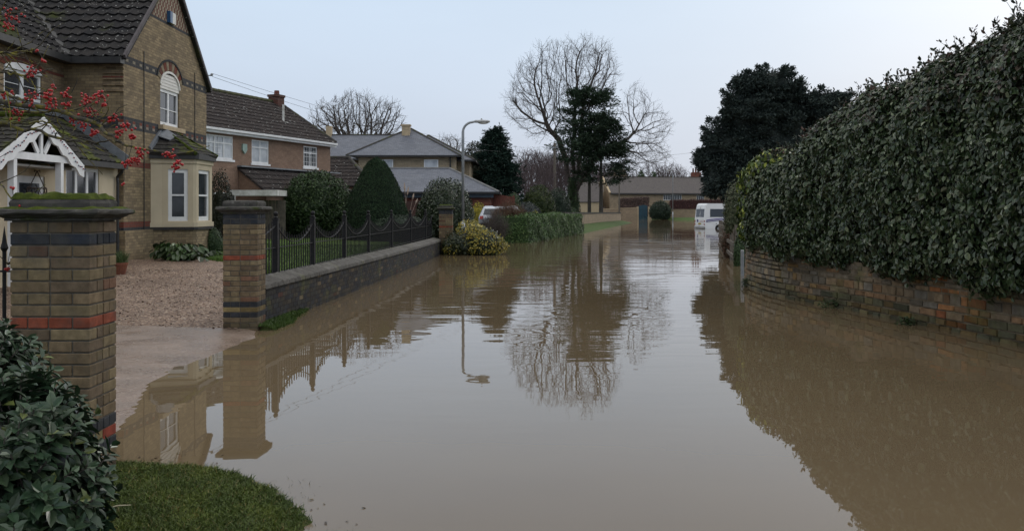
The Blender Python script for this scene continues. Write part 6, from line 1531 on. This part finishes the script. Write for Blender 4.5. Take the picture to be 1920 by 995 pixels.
# euonymus at the foot of the lamp
def euonymus():
    k = 36.0/F; r = np.random.default_rng(150)
    bl = [((868-CX)*k, 36.0, .35, .75, .65, .62), ((905-CX)*k, 35.9, .40, .72, .6, .62), ((922-CX)*k, 36.2, .25, .45, .45, .48), ((885-CX)*k, 36.6, .72, .6, .5, .40), ((845-CX)*k, 36.1, .2, .4, .4, .5)]
    t = thing('variegated_bush', (bl[0][0], 36, 0), 'yellow and green variegated bush growing from the water around the lamp column', 'shrub')
    shrub('', '', '', bl, 8000, .085, [((.026, .038, .018), 5), ((.045, .058, .028), 3), ((.10, .11, .04), 1)], 151, parent=t, zmin=-.05, clump=16, m='leafgloss', leafname='green_foliage')
    # yellow leaf sprays mostly upper and right
    n = 2300; c = np.array([[(905-CX)*k, 35.8, .45], [(926-CX)*k, 36.0, .3], [(880-CX)*k, 35.9, .95], [(850-CX)*k, 35.7, .15], [(895-CX)*k, 35.5, .9]]); R = np.array([.62, .45, .42, .3, .3]); gi = r.choice(5, n, p=[.34, .26, .22, .08, .10]); D = unit(r.normal(0, 1, (n, 3)))
    P = c[gi]+D*R[gi][:, None]*np.array([1.1, 1.1, .8])*r.uniform(.9, 1.15, (n, 1)); P = P[P[:, 2] > .02]; D = D[:len(P)]; n = len(P)
    emit('yellow_foliage', [leaf_mesh(P, unit(P-np.array([-1.4, 36.3, .3]))+r.normal(0, .5, (n, 3)), r.normal(0, 1, (n, 3))+np.array([0, 0, .6]), .095*r.uniform(.7, 1.3, n), .5, pick(n, [((.42, .33, .05), 3), ((.30, .26, .05), 2), ((.16, .17, .04), 2)], r), 6)], M['leafgloss'], t)
euonymus()

# bergenia clumps at the bay window
def bergenia():
    r = np.random.default_rng(160); t = thing('bergenia_plants', (-8.3, 24.5, .4), 'broad leaved green plants on the gravel below the bay window', 'plant')
    P, Nn, T_ = [], [], []
    for _ in range(30):
        px = r.uniform(296, 396); cx = (px-CX)*24.6/F; cy = r.uniform(24.0, 25.3); h = r.uniform(.15, .5)*(1 if px < 370 else .7)
        k = 16; a = r.uniform(0, 6.28, k); q = r.uniform(.05, .32, k)
        P.append(np.stack([cx+np.cos(a)*q*.6, cy+np.sin(a)*q*.6, .42+h*r.uniform(.3, 1, k)], 1)); Nn.append(np.stack([np.cos(a)*.6, np.sin(a)*.6, np.full(k, .9)], 1)); T_.append(np.stack([np.cos(a), np.sin(a), r.uniform(-.4, .4, k)], 1))
    P = np.concatenate(P); n = len(P)
    emit('broad_leaves', [leaf_mesh(P, np.concatenate(Nn)+r.normal(0, .2, (n, 3)), np.concatenate(T_), .21*r.uniform(.7, 1.2, n), .85, pick(n, [((.05, .095, .03), 3), ((.08, .13, .045), 2), ((.03, .05, .02), 2)], r), 6, .15, .25)], M['leafgloss'], t)
bergenia()
# pot plant blades
def blades(P, r, h, w, pal, lean=.35):
    n = len(P); d = r.normal(0, lean, (n, 3)); d[:, 2] = 1; d = unit(d); hh = h*r.uniform(.5, 1.25, (n, 1)); sd = unit(np.cross(d, r.normal(0, 1, (n, 3)))); ww = w*r.uniform(.7, 1.3, (n, 1))
    mid = P+d*hh*.55; bend = r.normal(0, lean*.9, (n, 3)); bend[:, 2] = .1; tip = mid+unit(d*.6+bend)*hh*.5
    V = np.stack([P-sd*ww/2, P+sd*ww/2, mid+sd*ww*.4, mid-sd*ww*.4, tip], 1); L_ = (np.array([0, 1, 2, 3, 3, 2, 4])[None]+(np.arange(n)*5)[:, None]).ravel()
    return V.reshape(-1, 3), L_, np.tile(np.array([4, 3], dtype=np.int32), n), np.repeat(pick(n, pal, r, .25), 2, axis=0)
r = np.random.default_rng(170); n = 260; P = np.column_stack([-8.72+r.normal(0, .05, n), 20.9+r.normal(0, .05, n), np.full(n, .54)])
emit('leaves', [blades(P, r, .30, .014, [((.06, .10, .03), 2), ((.10, .13, .05), 1)], .35)], M['leafattr'], POT)
# grass blades
def grass():
    r = np.random.default_rng(171); n = 60000; P = np.column_stack([r.uniform(-3.1, -.95, n), r.uniform(4.6, 6.75, n)]); z = vgz(P)
    k = (z > .004) & (P[:, 0] > -P[:, 1]*.49-.1); P = P[k]; z = z[k]; P3 = np.column_stack([P, z-.004]); n = len(P3)
    hs = .018+.028*np.clip(z/.1, 0, 1)
    V, L_, s, c = blades(P3, r, .046, .0048, [((.060, .105, .020), 5), ((.085, .135, .028), 4), ((.042, .070, .016), 2), ((.17, .16, .06), .5)], .85)
    gn = np.clip(.5+.5*fnoise(P, .8, 91)+.3*fnoise(P, 3.5, 92), 0, 1); c = c*np.repeat((.62+.75*gn)[:, None]*np.column_stack([1+.35*gn, np.ones(n), 1-.2*gn]), 2, axis=0)
    o = emit('verge_grass_blades', [(V, L_, s, c)], M['leafattr']); tag(o, 'short wet green grass in the bottom left corner', 'grass', kind='stuff')
    # sparse drowned blades past the edge
    n = 9000; P = np.column_stack([r.uniform(-2.8, -.7, n), r.uniform(4.9, 6.9, n)]); d = sdist(P, vp); k = (d < .0) & (d > -.35) & (fnoise(P, .9, 77) > .0) & (r.uniform(0, 1, n) < np.exp(d*9)); P = P[k]
    emit_o = emit('drowned_grass_blades', [blades(np.column_stack([P, np.full(len(P), -.03)]), r, .055, .004, [((.035, .05, .015), 1), ((.08, .08, .04), 1)], .7)], M['leafattr']); tag(emit_o, 'sparse grass tips poking out of the water beyond the verge', 'grass', kind='stuff')
    n = 9000; P = np.column_stack([r.uniform(-3.72, -3.2, n), r.uniform(13.62, 16.5, n)]); z = .06-.42*np.clip(P[:, 0]-WALLX(P[:, 1])-.16+.05*fnoise(P, 1.2, 5)+.13*np.clip(P[:, 1]-14.4, 0, 5), 0, 2); k = z > -.0; P = P[k]; z = z[k]
    o = emit('wall_foot_grass_blades', [blades(np.column_stack([P, z]), r, .06, .008, [((.05, .095, .015), 3), ((.07, .12, .02), 2)], .6)], M['leafattr']); tag(o, 'bright green grass at the foot of the blue brick wall', 'grass', kind='stuff')
    n = 26000; P = np.column_stack([r.uniform(-9, -2.9, n), r.uniform(15.2, 33, n)]); z = lawz(P); k = z > .3; P = P[k]; z = z[k]
    o = emit('lawn_blades', [blades(np.column_stack([P, z]), r, .06, .012, [((.05, .095, .015), 3), ((.07, .12, .02), 2)], .6)], M['leafattr']); tag(o, 'short green lawn grass behind the railings', 'grass', kind='stuff')
grass()
mb = MB(); mb.tube([(-2.24, 5.20, .12), (-2.19, 5.22, .128), (-2.13, 5.25, .122)], [.003, .004, .002], 6)
tag(mb.build('dry_stick', mat('straw', (.45, .40, .28), (.35, .3, .2), 9, .8)), 'short pale dry stick lying on the grass verge', 'stick')
# a few leaves and twigs drifting near the edges
r = np.random.default_rng(301); n = 70; q = r.uniform(0, 1, n); P = np.column_stack([np.interp(q, [0, 1], [-1.1, -2.7])+np.abs(r.normal(0, .14, n)), np.interp(q, [0, 1], [5.2, 6.7])+np.abs(r.normal(0, .12, n))])
s_ = r.uniform(.5, RL-1, 110); PR = np.array([rw(v)[0]+rw(v)[2]*(.12+abs(r.normal(0, .16))) for v in s_]); P = np.concatenate([P, PR]); ok = sdist(P, vp) < -.02; P = P[ok]; n = len(P)
o = emit('floating_leaves', [leaf_mesh(np.column_stack([P, np.full(n, .004)]), np.array([0, 0, 1.])+r.normal(0, .06, (n, 3)), r.normal(0, 1, (n, 3))*np.array([1, 1, 0]), r.uniform(.012, .035, n), .55, pick(n, [((.10, .06, .03), 2), ((.06, .045, .03), 2), ((.16, .12, .06), 1)], r), 6)], M['leafattr']); tag(o, 'small dead leaves and bits floating on the flood water near its edges', 'litter', kind='stuff')
# scattered gravel stones and fallen leaves on the drive
r = np.random.default_rng(172); n = 5000; P = np.column_stack([r.uniform(-11, -3.9, n), r.uniform(13.5, 22, n)]); z = grz(P); k = z > -.5
P = np.column_stack([P, z+.004])[k]; n = len(P)
o = emit('drive_litter', [leaf_mesh(P, np.array([0, 0, 1.])+r.normal(0, .3, (n, 3)), r.normal(0, 1, (n, 3))*np.array([1, 1, .1]), r.uniform(.02, .05, n), .8, pick(n, [((.09, .05, .035), 3), ((.4, .34, .27), 2), ((.25, .16, .11), 2), ((.05, .03, .025), 1)], r), 6)], M['leafattr']); tag(o, 'loose stones and fallen leaves scattered over the gravel drive', 'litter', kind='stuff')

# --- tall ivy hedge on the right
def hedge_H(y): return np.interp(y, [7, 10, 13.2, 14.6, 16.2, 17.2, 17.9, 18.8, 20.5, 21.9, 23.2], [4.9, 4.75, 4.45, 4.20, 3.95, 3.78, 3.42, 3.10, 2.85, 2.62, 2.15])
def big_hedge():
    r = np.random.default_rng(180)
    def surf(s, v):
        """s along, v 0..1 around the profile; returns P, N"""
        x = np.interp(s, RS, RW[:, 0]); y = np.interp(s, RS, RW[:, 1]); x2 = np.interp(s+.4, RS, RW[:, 0]); y2 = np.interp(s+.4, RS, RW[:, 1]); x1 = np.interp(s-.4, RS, RW[:, 0]); y1 = np.interp(s-.4, RS, RW[:, 1])
        t = unit(np.stack([x2-x1, y2-y1], 1)); n = np.stack([-t[:, 1], t[:, 0]], 1); H = hedge_H(y); wt = np.interp(y, [7, 14, 17, 20, 23], [.82, .82, .86, 1.02, 1.13])
        vk = np.array([0, .06, .15, .35, .55, .72, .84, .93, 1.0]); dk = np.array([.02, .20, .30, .30, .16, -.10, -.48, -1.1, -2.2])
        d = np.interp(v, vk, dk); zf = np.interp(v, vk, [-.02, .0, .10, .40, .70, .86, .96, 1.0, 1.0]); z = wt+(H-wt)*zf
        wob = .16*fnoise(np.column_stack([s, z]), .32, 17)+.07*fnoise(np.column_stack([s, z]), .8, 18)
        d = d+wob; d = d*np.interp(y, [17.8, 20.5], [1, .38]); P = np.stack([x+n[:, 0]*d, y+n[:, 1]*d, z+.05*np.sin(s*3+d*4)], 1)
        e = .01; d2 = np.interp(v+e, vk, dk)-np.interp(v-e, vk, dk); z2 = (np.interp(v+e, vk, [-.02, .0, .10, .40, .70, .86, .96, 1.0, 1.0])-np.interp(v-e, vk, [-.02, .0, .10, .40, .70, .86, .96, 1.0, 1.0]))*(H-wt)
        # normal = rotate profile tangent
        L2 = np.maximum(np.hypot(d2, z2), 1e-5); nn = z2/L2; nz = -d2/L2
        N_ = np.stack([n[:, 0]*nn, n[:, 1]*nn, nz], 1); return P, N_, t
    n = 100000; s = r.uniform(0, RL+.25, n); v = r.uniform(0, 1, n)**.92; P, N_, t = surf(np.minimum(s, RL), v)
    cl = fnoise(np.column_stack([P[:, 1], P[:, 2]]), 1.1, 31); dep = r.uniform(-.20, .05, n)+.075*cl; bl = .05*np.sin(P[:, 1]*5+P[:, 2]*6)*np.sin(P[:, 2]*7-P[:, 1]*3); P = P+N_*(dep+bl)[:, None]
    # far rounded end
    low = v < .06; P[low, 2] -= r.uniform(-.05, .07, low.sum())
    Nn = unit(N_*1.0+r.normal(0, .5, (n, 3))+np.array([0, 0, .2])); T_ = np.array([0, 0, -1.])+r.normal(0, .55, (n, 3))+N_*.35
    topz = v > .86; T_[topz] = r.normal(0, 1, (topz.sum(), 3))+np.array([0, 0, .3])
    pal = [((.028, .050, .020), 5), ((.044, .072, .029), 4), ((.075, .105, .045), 1.6), ((.16, .19, .11), .6)]
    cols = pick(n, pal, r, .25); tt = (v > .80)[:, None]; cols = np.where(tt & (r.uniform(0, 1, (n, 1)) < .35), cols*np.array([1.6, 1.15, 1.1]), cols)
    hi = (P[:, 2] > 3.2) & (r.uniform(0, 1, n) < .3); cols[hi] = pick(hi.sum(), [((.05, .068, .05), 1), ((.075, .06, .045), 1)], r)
    size = r.uniform(.55, 1.3, n)*.086
    t_ = thing('ivy_hedge', (7.0, 15, .7), 'massive dark glossy ivy hedge spilling over the curved stone wall', 'hedge')
    rim = r.uniform(0, 1, n) < .13   # pale leaf margins: a slightly larger pale leaf just beneath
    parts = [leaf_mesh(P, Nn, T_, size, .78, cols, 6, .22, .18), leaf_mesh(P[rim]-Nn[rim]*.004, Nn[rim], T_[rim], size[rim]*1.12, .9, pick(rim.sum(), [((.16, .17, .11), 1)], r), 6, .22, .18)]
    # core
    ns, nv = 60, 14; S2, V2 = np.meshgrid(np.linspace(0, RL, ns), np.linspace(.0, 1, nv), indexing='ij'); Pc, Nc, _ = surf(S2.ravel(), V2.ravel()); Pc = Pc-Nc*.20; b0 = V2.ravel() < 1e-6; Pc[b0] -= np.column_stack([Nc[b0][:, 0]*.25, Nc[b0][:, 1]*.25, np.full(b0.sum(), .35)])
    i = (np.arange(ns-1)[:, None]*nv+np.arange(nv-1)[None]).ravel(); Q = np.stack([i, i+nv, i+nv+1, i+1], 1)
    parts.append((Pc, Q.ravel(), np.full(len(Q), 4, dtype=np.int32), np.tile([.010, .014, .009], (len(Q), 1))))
    # end cap bulge
    cc = []
    for (cx, cy, cz, rx, ry, rz) in [(6.85, 23.1, 1.85, .95, .7, .70), (7.7, 23.4, 1.7, 1.0, .7, .9)]:
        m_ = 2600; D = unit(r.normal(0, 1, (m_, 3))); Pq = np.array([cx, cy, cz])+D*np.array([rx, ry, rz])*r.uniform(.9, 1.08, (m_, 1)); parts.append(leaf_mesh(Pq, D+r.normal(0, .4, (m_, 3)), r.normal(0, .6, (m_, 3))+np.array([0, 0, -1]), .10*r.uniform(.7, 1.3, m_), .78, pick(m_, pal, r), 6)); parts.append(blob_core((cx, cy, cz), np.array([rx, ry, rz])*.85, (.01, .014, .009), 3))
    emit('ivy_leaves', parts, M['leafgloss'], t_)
    # dry shoots on top
    sp0, sp1 = [], []; m_ = 420; s = r.uniform(0, RL*.97, m_); P, N_, t = surf(s, r.uniform(.74, .95, m_)); d = unit(np.array([-.1, 0, 1.])+r.normal(0, .35, (m_, 3))); L_ = r.uniform(.08, .30, (m_, 1))
    L_[P[:, 1] < 14.0] *= 1.5
    Q1 = P+d*L_; parts = [segs(P-d*.1, Q1, np.full(m_, .005), np.full(m_, .003), 3)]
    emit('dry_shoots', parts, M['twig'], t_)['kind'] = 'stuff'
    k = 5; bi = np.repeat(np.arange(m_), k); PP = P[bi]+(Q1-P)[bi]*r.uniform(.3, 1.05, (m_*k, 1)); nn = m_*k
    emit('shoot_leaves', [leaf_mesh(PP, r.normal(0, 1, (nn, 3)), d[bi]+r.normal(0, .6, (nn, 3)), .075*r.uniform(.6, 1.3, nn), .5, pick(nn, [((.045, .06, .04), 2), ((.10, .055, .04), 1), ((.03, .04, .025), 2)], r), 6)], M['leafattr'], t_)
big_hedge()
def variegated_ivy():
    r = np.random.default_rng(190); n = 3600; D = unit(r.normal(0, 1, (n, 3))); c = np.array([[5.62, 20.9, 2.35], [5.50, 21.1, 1.75], [5.42, 21.3, 1.30], [5.80, 20.2, 2.62]]); gi = r.choice(4, n, p=[.35, .2, .15, .3]); R = np.array([[.54, .8, .48], [.40, .6, .44], [.27, .4, .28], [.68, .9, .42]])[gi]
    P = c[gi]+D*R*r.uniform(.75, 1.1, (n, 1))
    t = thing('variegated_ivy', (5.5, 22, .9), 'lighter yellow-green ivy at the far end of the big hedge', 'ivy'); emit('leaves', [leaf_mesh(P, D+r.normal(0, .4, (n, 3)), r.normal(0, .5, (n, 3))+np.array([0, 0, -1]), .095*r.uniform(.7, 1.3, n), .75, pick(n, [((.06, .10, .022), 4), ((.12, .17, .035), 4), ((.36, .40, .08), 3)], r), 6)], M['leafgloss'], t)
variegated_ivy()
# shrubs beyond the wall end
sh('garden_shrub', 'olive green leafy shrub growing over the rail fence', 'shrub', 1380, 345, 0, 24, 30, 9000, .085, [((.075, .090, .045), 4), ((.10, .105, .06), 3), ((.05, .065, .03), 3)], 200, zmin=1.0, clump=26, core=.35, depth=(.45, 1.15))
twiggy('bare_shrub', 'brown twiggy shrub tangled through the rail fence', 1374, 415, 20, 33.5, -.1, 'brown_twig', 260, 201, leafpal=[((.05, .055, .03), 3), ((.08, .06, .04), 2)])
sh('garden_shrub', 'dark ivy covered stump at the water edge behind the marker post', 'shrub', 1388, 440, 0, 13, 29.0, 5000, .08, G_DARK, 202, zmin=-.05, twigs=False, clump=14, core=0, depth=(.3, 1.15))
def weed(px, Y, w, h, seed, label):
    x = (px-CX)*Y/F; r = np.random.default_rng(seed); n = 160; P = np.stack([x+r.normal(0, w*.4, n), Y+r.normal(0, .05, n), r.uniform(.0, h*.6, n)], 1)
    t = emit('wall_weed', [leaf_mesh(P, r.normal(0, .5, (n, 3))+np.array([0, -.3, 1]), r.normal(0, 1, (n, 3))+np.array([0, -.4, .6]), .055*r.uniform(.6, 1.4, n), .4, pick(n, [((.045, .075, .025), 2), ((.03, .05, .02), 1)], r), 6)], M['leafattr']); tag(t, label, 'weed')
weed(1562, 16.75, .28, .22, 210, 'green weeds growing at the water line midway along the stone wall')
weed(1703, 14.35, .16, .16, 211, 'small tuft of weeds at the right part of the stone wall foot')
weed(1400, 21.3, .13, .28, 212, 'green weeds at the far corner of the curved stone wall')

# --- glossy bush in the bottom left foreground
def near_bush():
    r = np.random.default_rng(220); t = thing('evergreen_bush', (-2.0, 4.0, .05), 'leafy blue-green evergreen bush in the bottom left foreground', 'shrub')
    bl = [(-2.12, 4.05, .50, .36, .45, .58), (-2.66, 4.4, .72, .52, .55, .58), (-1.98, 3.60, .10, .30, .45, .48), (-1.96, 4.05, .0, .26, .40, .50), (-2.6, 3.7, .2, .6, .5, .8), (-2.05, 3.3, -.1, .40, .45, .65)]
    parts = []; st0, st1 = [], []
    for b in bl:
        c = np.array(b[:3]); R = np.array(b[3:6]); k = int(620*(R[0]*R[2])/.25); D = unit(r.normal(0, 1, (k, 3))); P = c+D*R*r.uniform(.72, 1.03, (k, 1)); P = P[(P[:, 2] > .02)]
        ins = np.zeros(len(P), bool)
        for b2 in bl:
            if b2 is not b: ins |= (((P-np.array(b2[:3]))/np.array(b2[3:6]))**2).sum(1) < .5
        P = P[~ins]; k = len(P); ax = unit(unit((P-c)/R)+np.array([0, 0, .55])+r.normal(0, .25, (k, 3)))
        per = 9; bi = np.repeat(np.arange(k), per); j = np.tile(np.arange(per), k); ang = j*2.4+r.uniform(0, 6.28, k)[bi]
        ref = unit(np.cross(ax, r.normal(0, 1, (k, 3)))); rf2 = np.cross(ax, ref); rad = ref[bi]*np.cos(ang)[:, None]+rf2[bi]*np.sin(ang)[:, None]
        lift = (.95-.09*j)[:, None]; T_ = unit(rad+ax[bi]*lift*.8); Nn = unit(ax[bi]-rad*lift*.8+r.normal(0, .12, (len(bi), 3))); base = P[bi]-ax[bi]*(.010*j)[:, None]
        sz = (.044+.005*j)*r.uniform(.8, 1.3, len(bi))
        parts.append(leaf_mesh(base, Nn, T_, sz*1.15, .54, pick(len(bi), [((.036, .070, .036), 5), ((.060, .100, .052), 3), ((.030, .050, .024), 3), ((.14, .17, .05), .25)], r, .2), 6, .3, .12))
        st0.append(P-ax*.22); st1.append(P)
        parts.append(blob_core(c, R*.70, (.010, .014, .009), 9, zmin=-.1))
    emit('foliage', parts, M['leafgloss'], t); P0 = np.concatenate(st0); P1 = np.concatenate(st1); emit('stems', [segs(P0, P1, np.full(len(P0), .005), np.full(len(P0), .003), 5)], M['twig'], t)
near_bush()

# --- berry tree at the top left
def berry_tree():
    r = np.random.default_rng(230); t = thing('berry_tree', (-4.5, 6.6, .1), 'bare mossy branched tree with clusters of red berries at the top left', 'tree')
    Y0 = 6.6
    def line(pix, r0, r1, n=5):
        pts = [np.array(at(px, py, Y)) for px, py, Y in pix]; out = []
        for a, b in zip(pts[:-1], pts[1:]):
            for q in range(n): out.append(a+(b-a)*q/n+r.normal(0, .006, 3))
        out.append(pts[-1]); return np.array(out), np.linspace(r0, r1, len(out))
    P0, P1, R0, R1 = [], [], [], []
    def addl(pts, rad): P0.append(pts[:-1]); P1.append(pts[1:]); R0.append(rad[:-1]); R1.append(rad[1:])
    main = [([(-260, 560, 6.9), (-240, 400, 6.9), (-200, 300, 6.7), (-120, 240, 6.4)], .06, .035),
            ([(-120, 240, 6.4), (0, 192, 6.0), (90, 205, 5.8), (175, 230, 5.7), (215, 262, 5.6), (245, 275, 5.6), (330, 288, 5.6)], .020, .004),
            ([(-120, 240, 6.4), (0, 228, 6.1), (60, 245, 6.0), (130, 262, 5.9), (180, 268, 5.9), (225, 262, 5.9)], .014, .004),
            ([(-140, 250, 6.5), (-20, 205, 6.2), (70, 212, 6.0), (150, 205, 5.9), (200, 215, 5.9)], .012, .003),
            ([(-120, 240, 6.4), (-40, 160, 6.0), (10, 175, 5.9), (45, 190, 5.8), (80, 172, 5.8)], .014, .003),
            ([(-150, 260, 6.5), (-60, 110, 6.1), (0, 100, 5.9), (40, 102, 5.8), (70, 94, 5.8)], .012, .003),
            ([(-120, 240, 6.4), (-30, 245, 6.3), (20, 232, 6.2), (80, 228, 6.1), (115, 240, 6.1)], .012, .003),
            ([(-160, 250, 6.6), (-90, 60, 6.3), (-20, 35, 6.1), (25, 25, 6.0)], .014, .004),
            ([(-120, 240, 6.4), (-50, 320, 6.3), (8, 350, 6.1), (36, 386, 6.1), (14, 495, 6.2)], .008, .002),
            ([(-120, 240, 6.4), (-30, 130, 6.2), (20, 140, 6.1), (60, 140, 6.0), (100, 130, 6.0)], .010, .003)]
    allp = []
    for pix, a, b in main: p, rad = line(pix, a, b); addl(p, rad); allp.append(p)
    ap = np.concatenate(allp[1:])
    for _ in range(150):
        i = r.integers(0, len(ap)-1); p = ap[i]; d = unit(np.array([r.uniform(.1, 1), r.normal(0, .4), r.normal(0.05, .5)])); L_ = r.uniform(.08, .30); pts = [p]; 
        for q in range(4): d = unit(d+r.normal(0, .22, 3)+np.array([0, 0, .05])); pts.append(pts[-1]+d*L_/4)
        pts = np.array(pts); addl(pts, np.linspace(.0042, .0018, 5))
    emit('branches', [segs(np.concatenate(P0), np.concatenate(P1), np.concatenate(R0), np.concatenate(R1), 7)], M['lichen_twig'], t, smooth=True)
    cl = [(20, 30, 6.0, 26, 15), (12, 48, 6.0, 14, 8), (70, 94, 5.8, 5, 2), (82, 115, 5.8, 7, 3), (15, 180, 5.9, 14, 10), (58, 186, 5.8, 20, 14), (90, 182, 5.7, 20, 13), (95, 195, 5.7, 14, 8), (28, 216, 6, 16, 10), (125, 178, 5.7, 12, 7), (128, 195, 5.7, 10, 7), (165, 184, 5.7, 18, 12), (188, 182, 5.7, 16, 12), (196, 197, 5.7, 7, 5), (168, 208, 5.8, 18, 13), (212, 222, 5.7, 12, 11), (178, 250, 5.8, 9, 9), (140, 228, 5.8, 12, 7), (160, 238, 5.8, 14, 7), (235, 236, 5.6, 12, 9), (222, 250, 5.6, 10, 6), (248, 256, 5.6, 8, 6), (262, 286, 5.6, 16, 12), (258, 300, 5.6, 12, 8), (240, 306, 5.6, 12, 9), (320, 290, 5.6, 14, 9), (334, 302, 5.6, 10, 8), (330, 314, 5.6, 8, 7), (22, 353, 5.9, 5, 3), (100, 162, 5.8, 6, 3), (60, 135, 5.8, 14, 10), (232, 345, 5.6, 3, 1), (18, 502, 6.2, 8, 3), (40, 388, 5.9, 6, 2)]
    for k, (px, py, Y, w, n) in enumerate(cl):
        mb = MB(); c = Vector(at(px, py, Y)); sp = w*Y/F; st = MB()
        nearest = ap[np.linalg.norm(ap-np.array(c), axis=1).argmin()]; far_ = np.linalg.norm(nearest-np.array(c))
        for _ in range(int(n*1.7)+1):
            b = c+Vector((random.gauss(0, sp*.42), random.gauss(0, sp*.35), random.gauss(0, sp*.34))); mb.sphere(tuple(b), random.uniform(.0068, .0092), 7, 5)
            st.tube([b, c+Vector((0, 0, sp*.5))], .0011, 3, cap=False)
        if far_ < 2: st.tube([c+Vector((0, 0, sp*.5)), Vector(nearest)], .0018, 4)
        bo = mb.build('berry_cluster', M['berry'], t, smooth=True); st.build('stalks', M['twig'], bo)
berry_tree()
print('faces', sum(len(o.data.polygons) for o in sc.objects if o.type == 'MESH'))
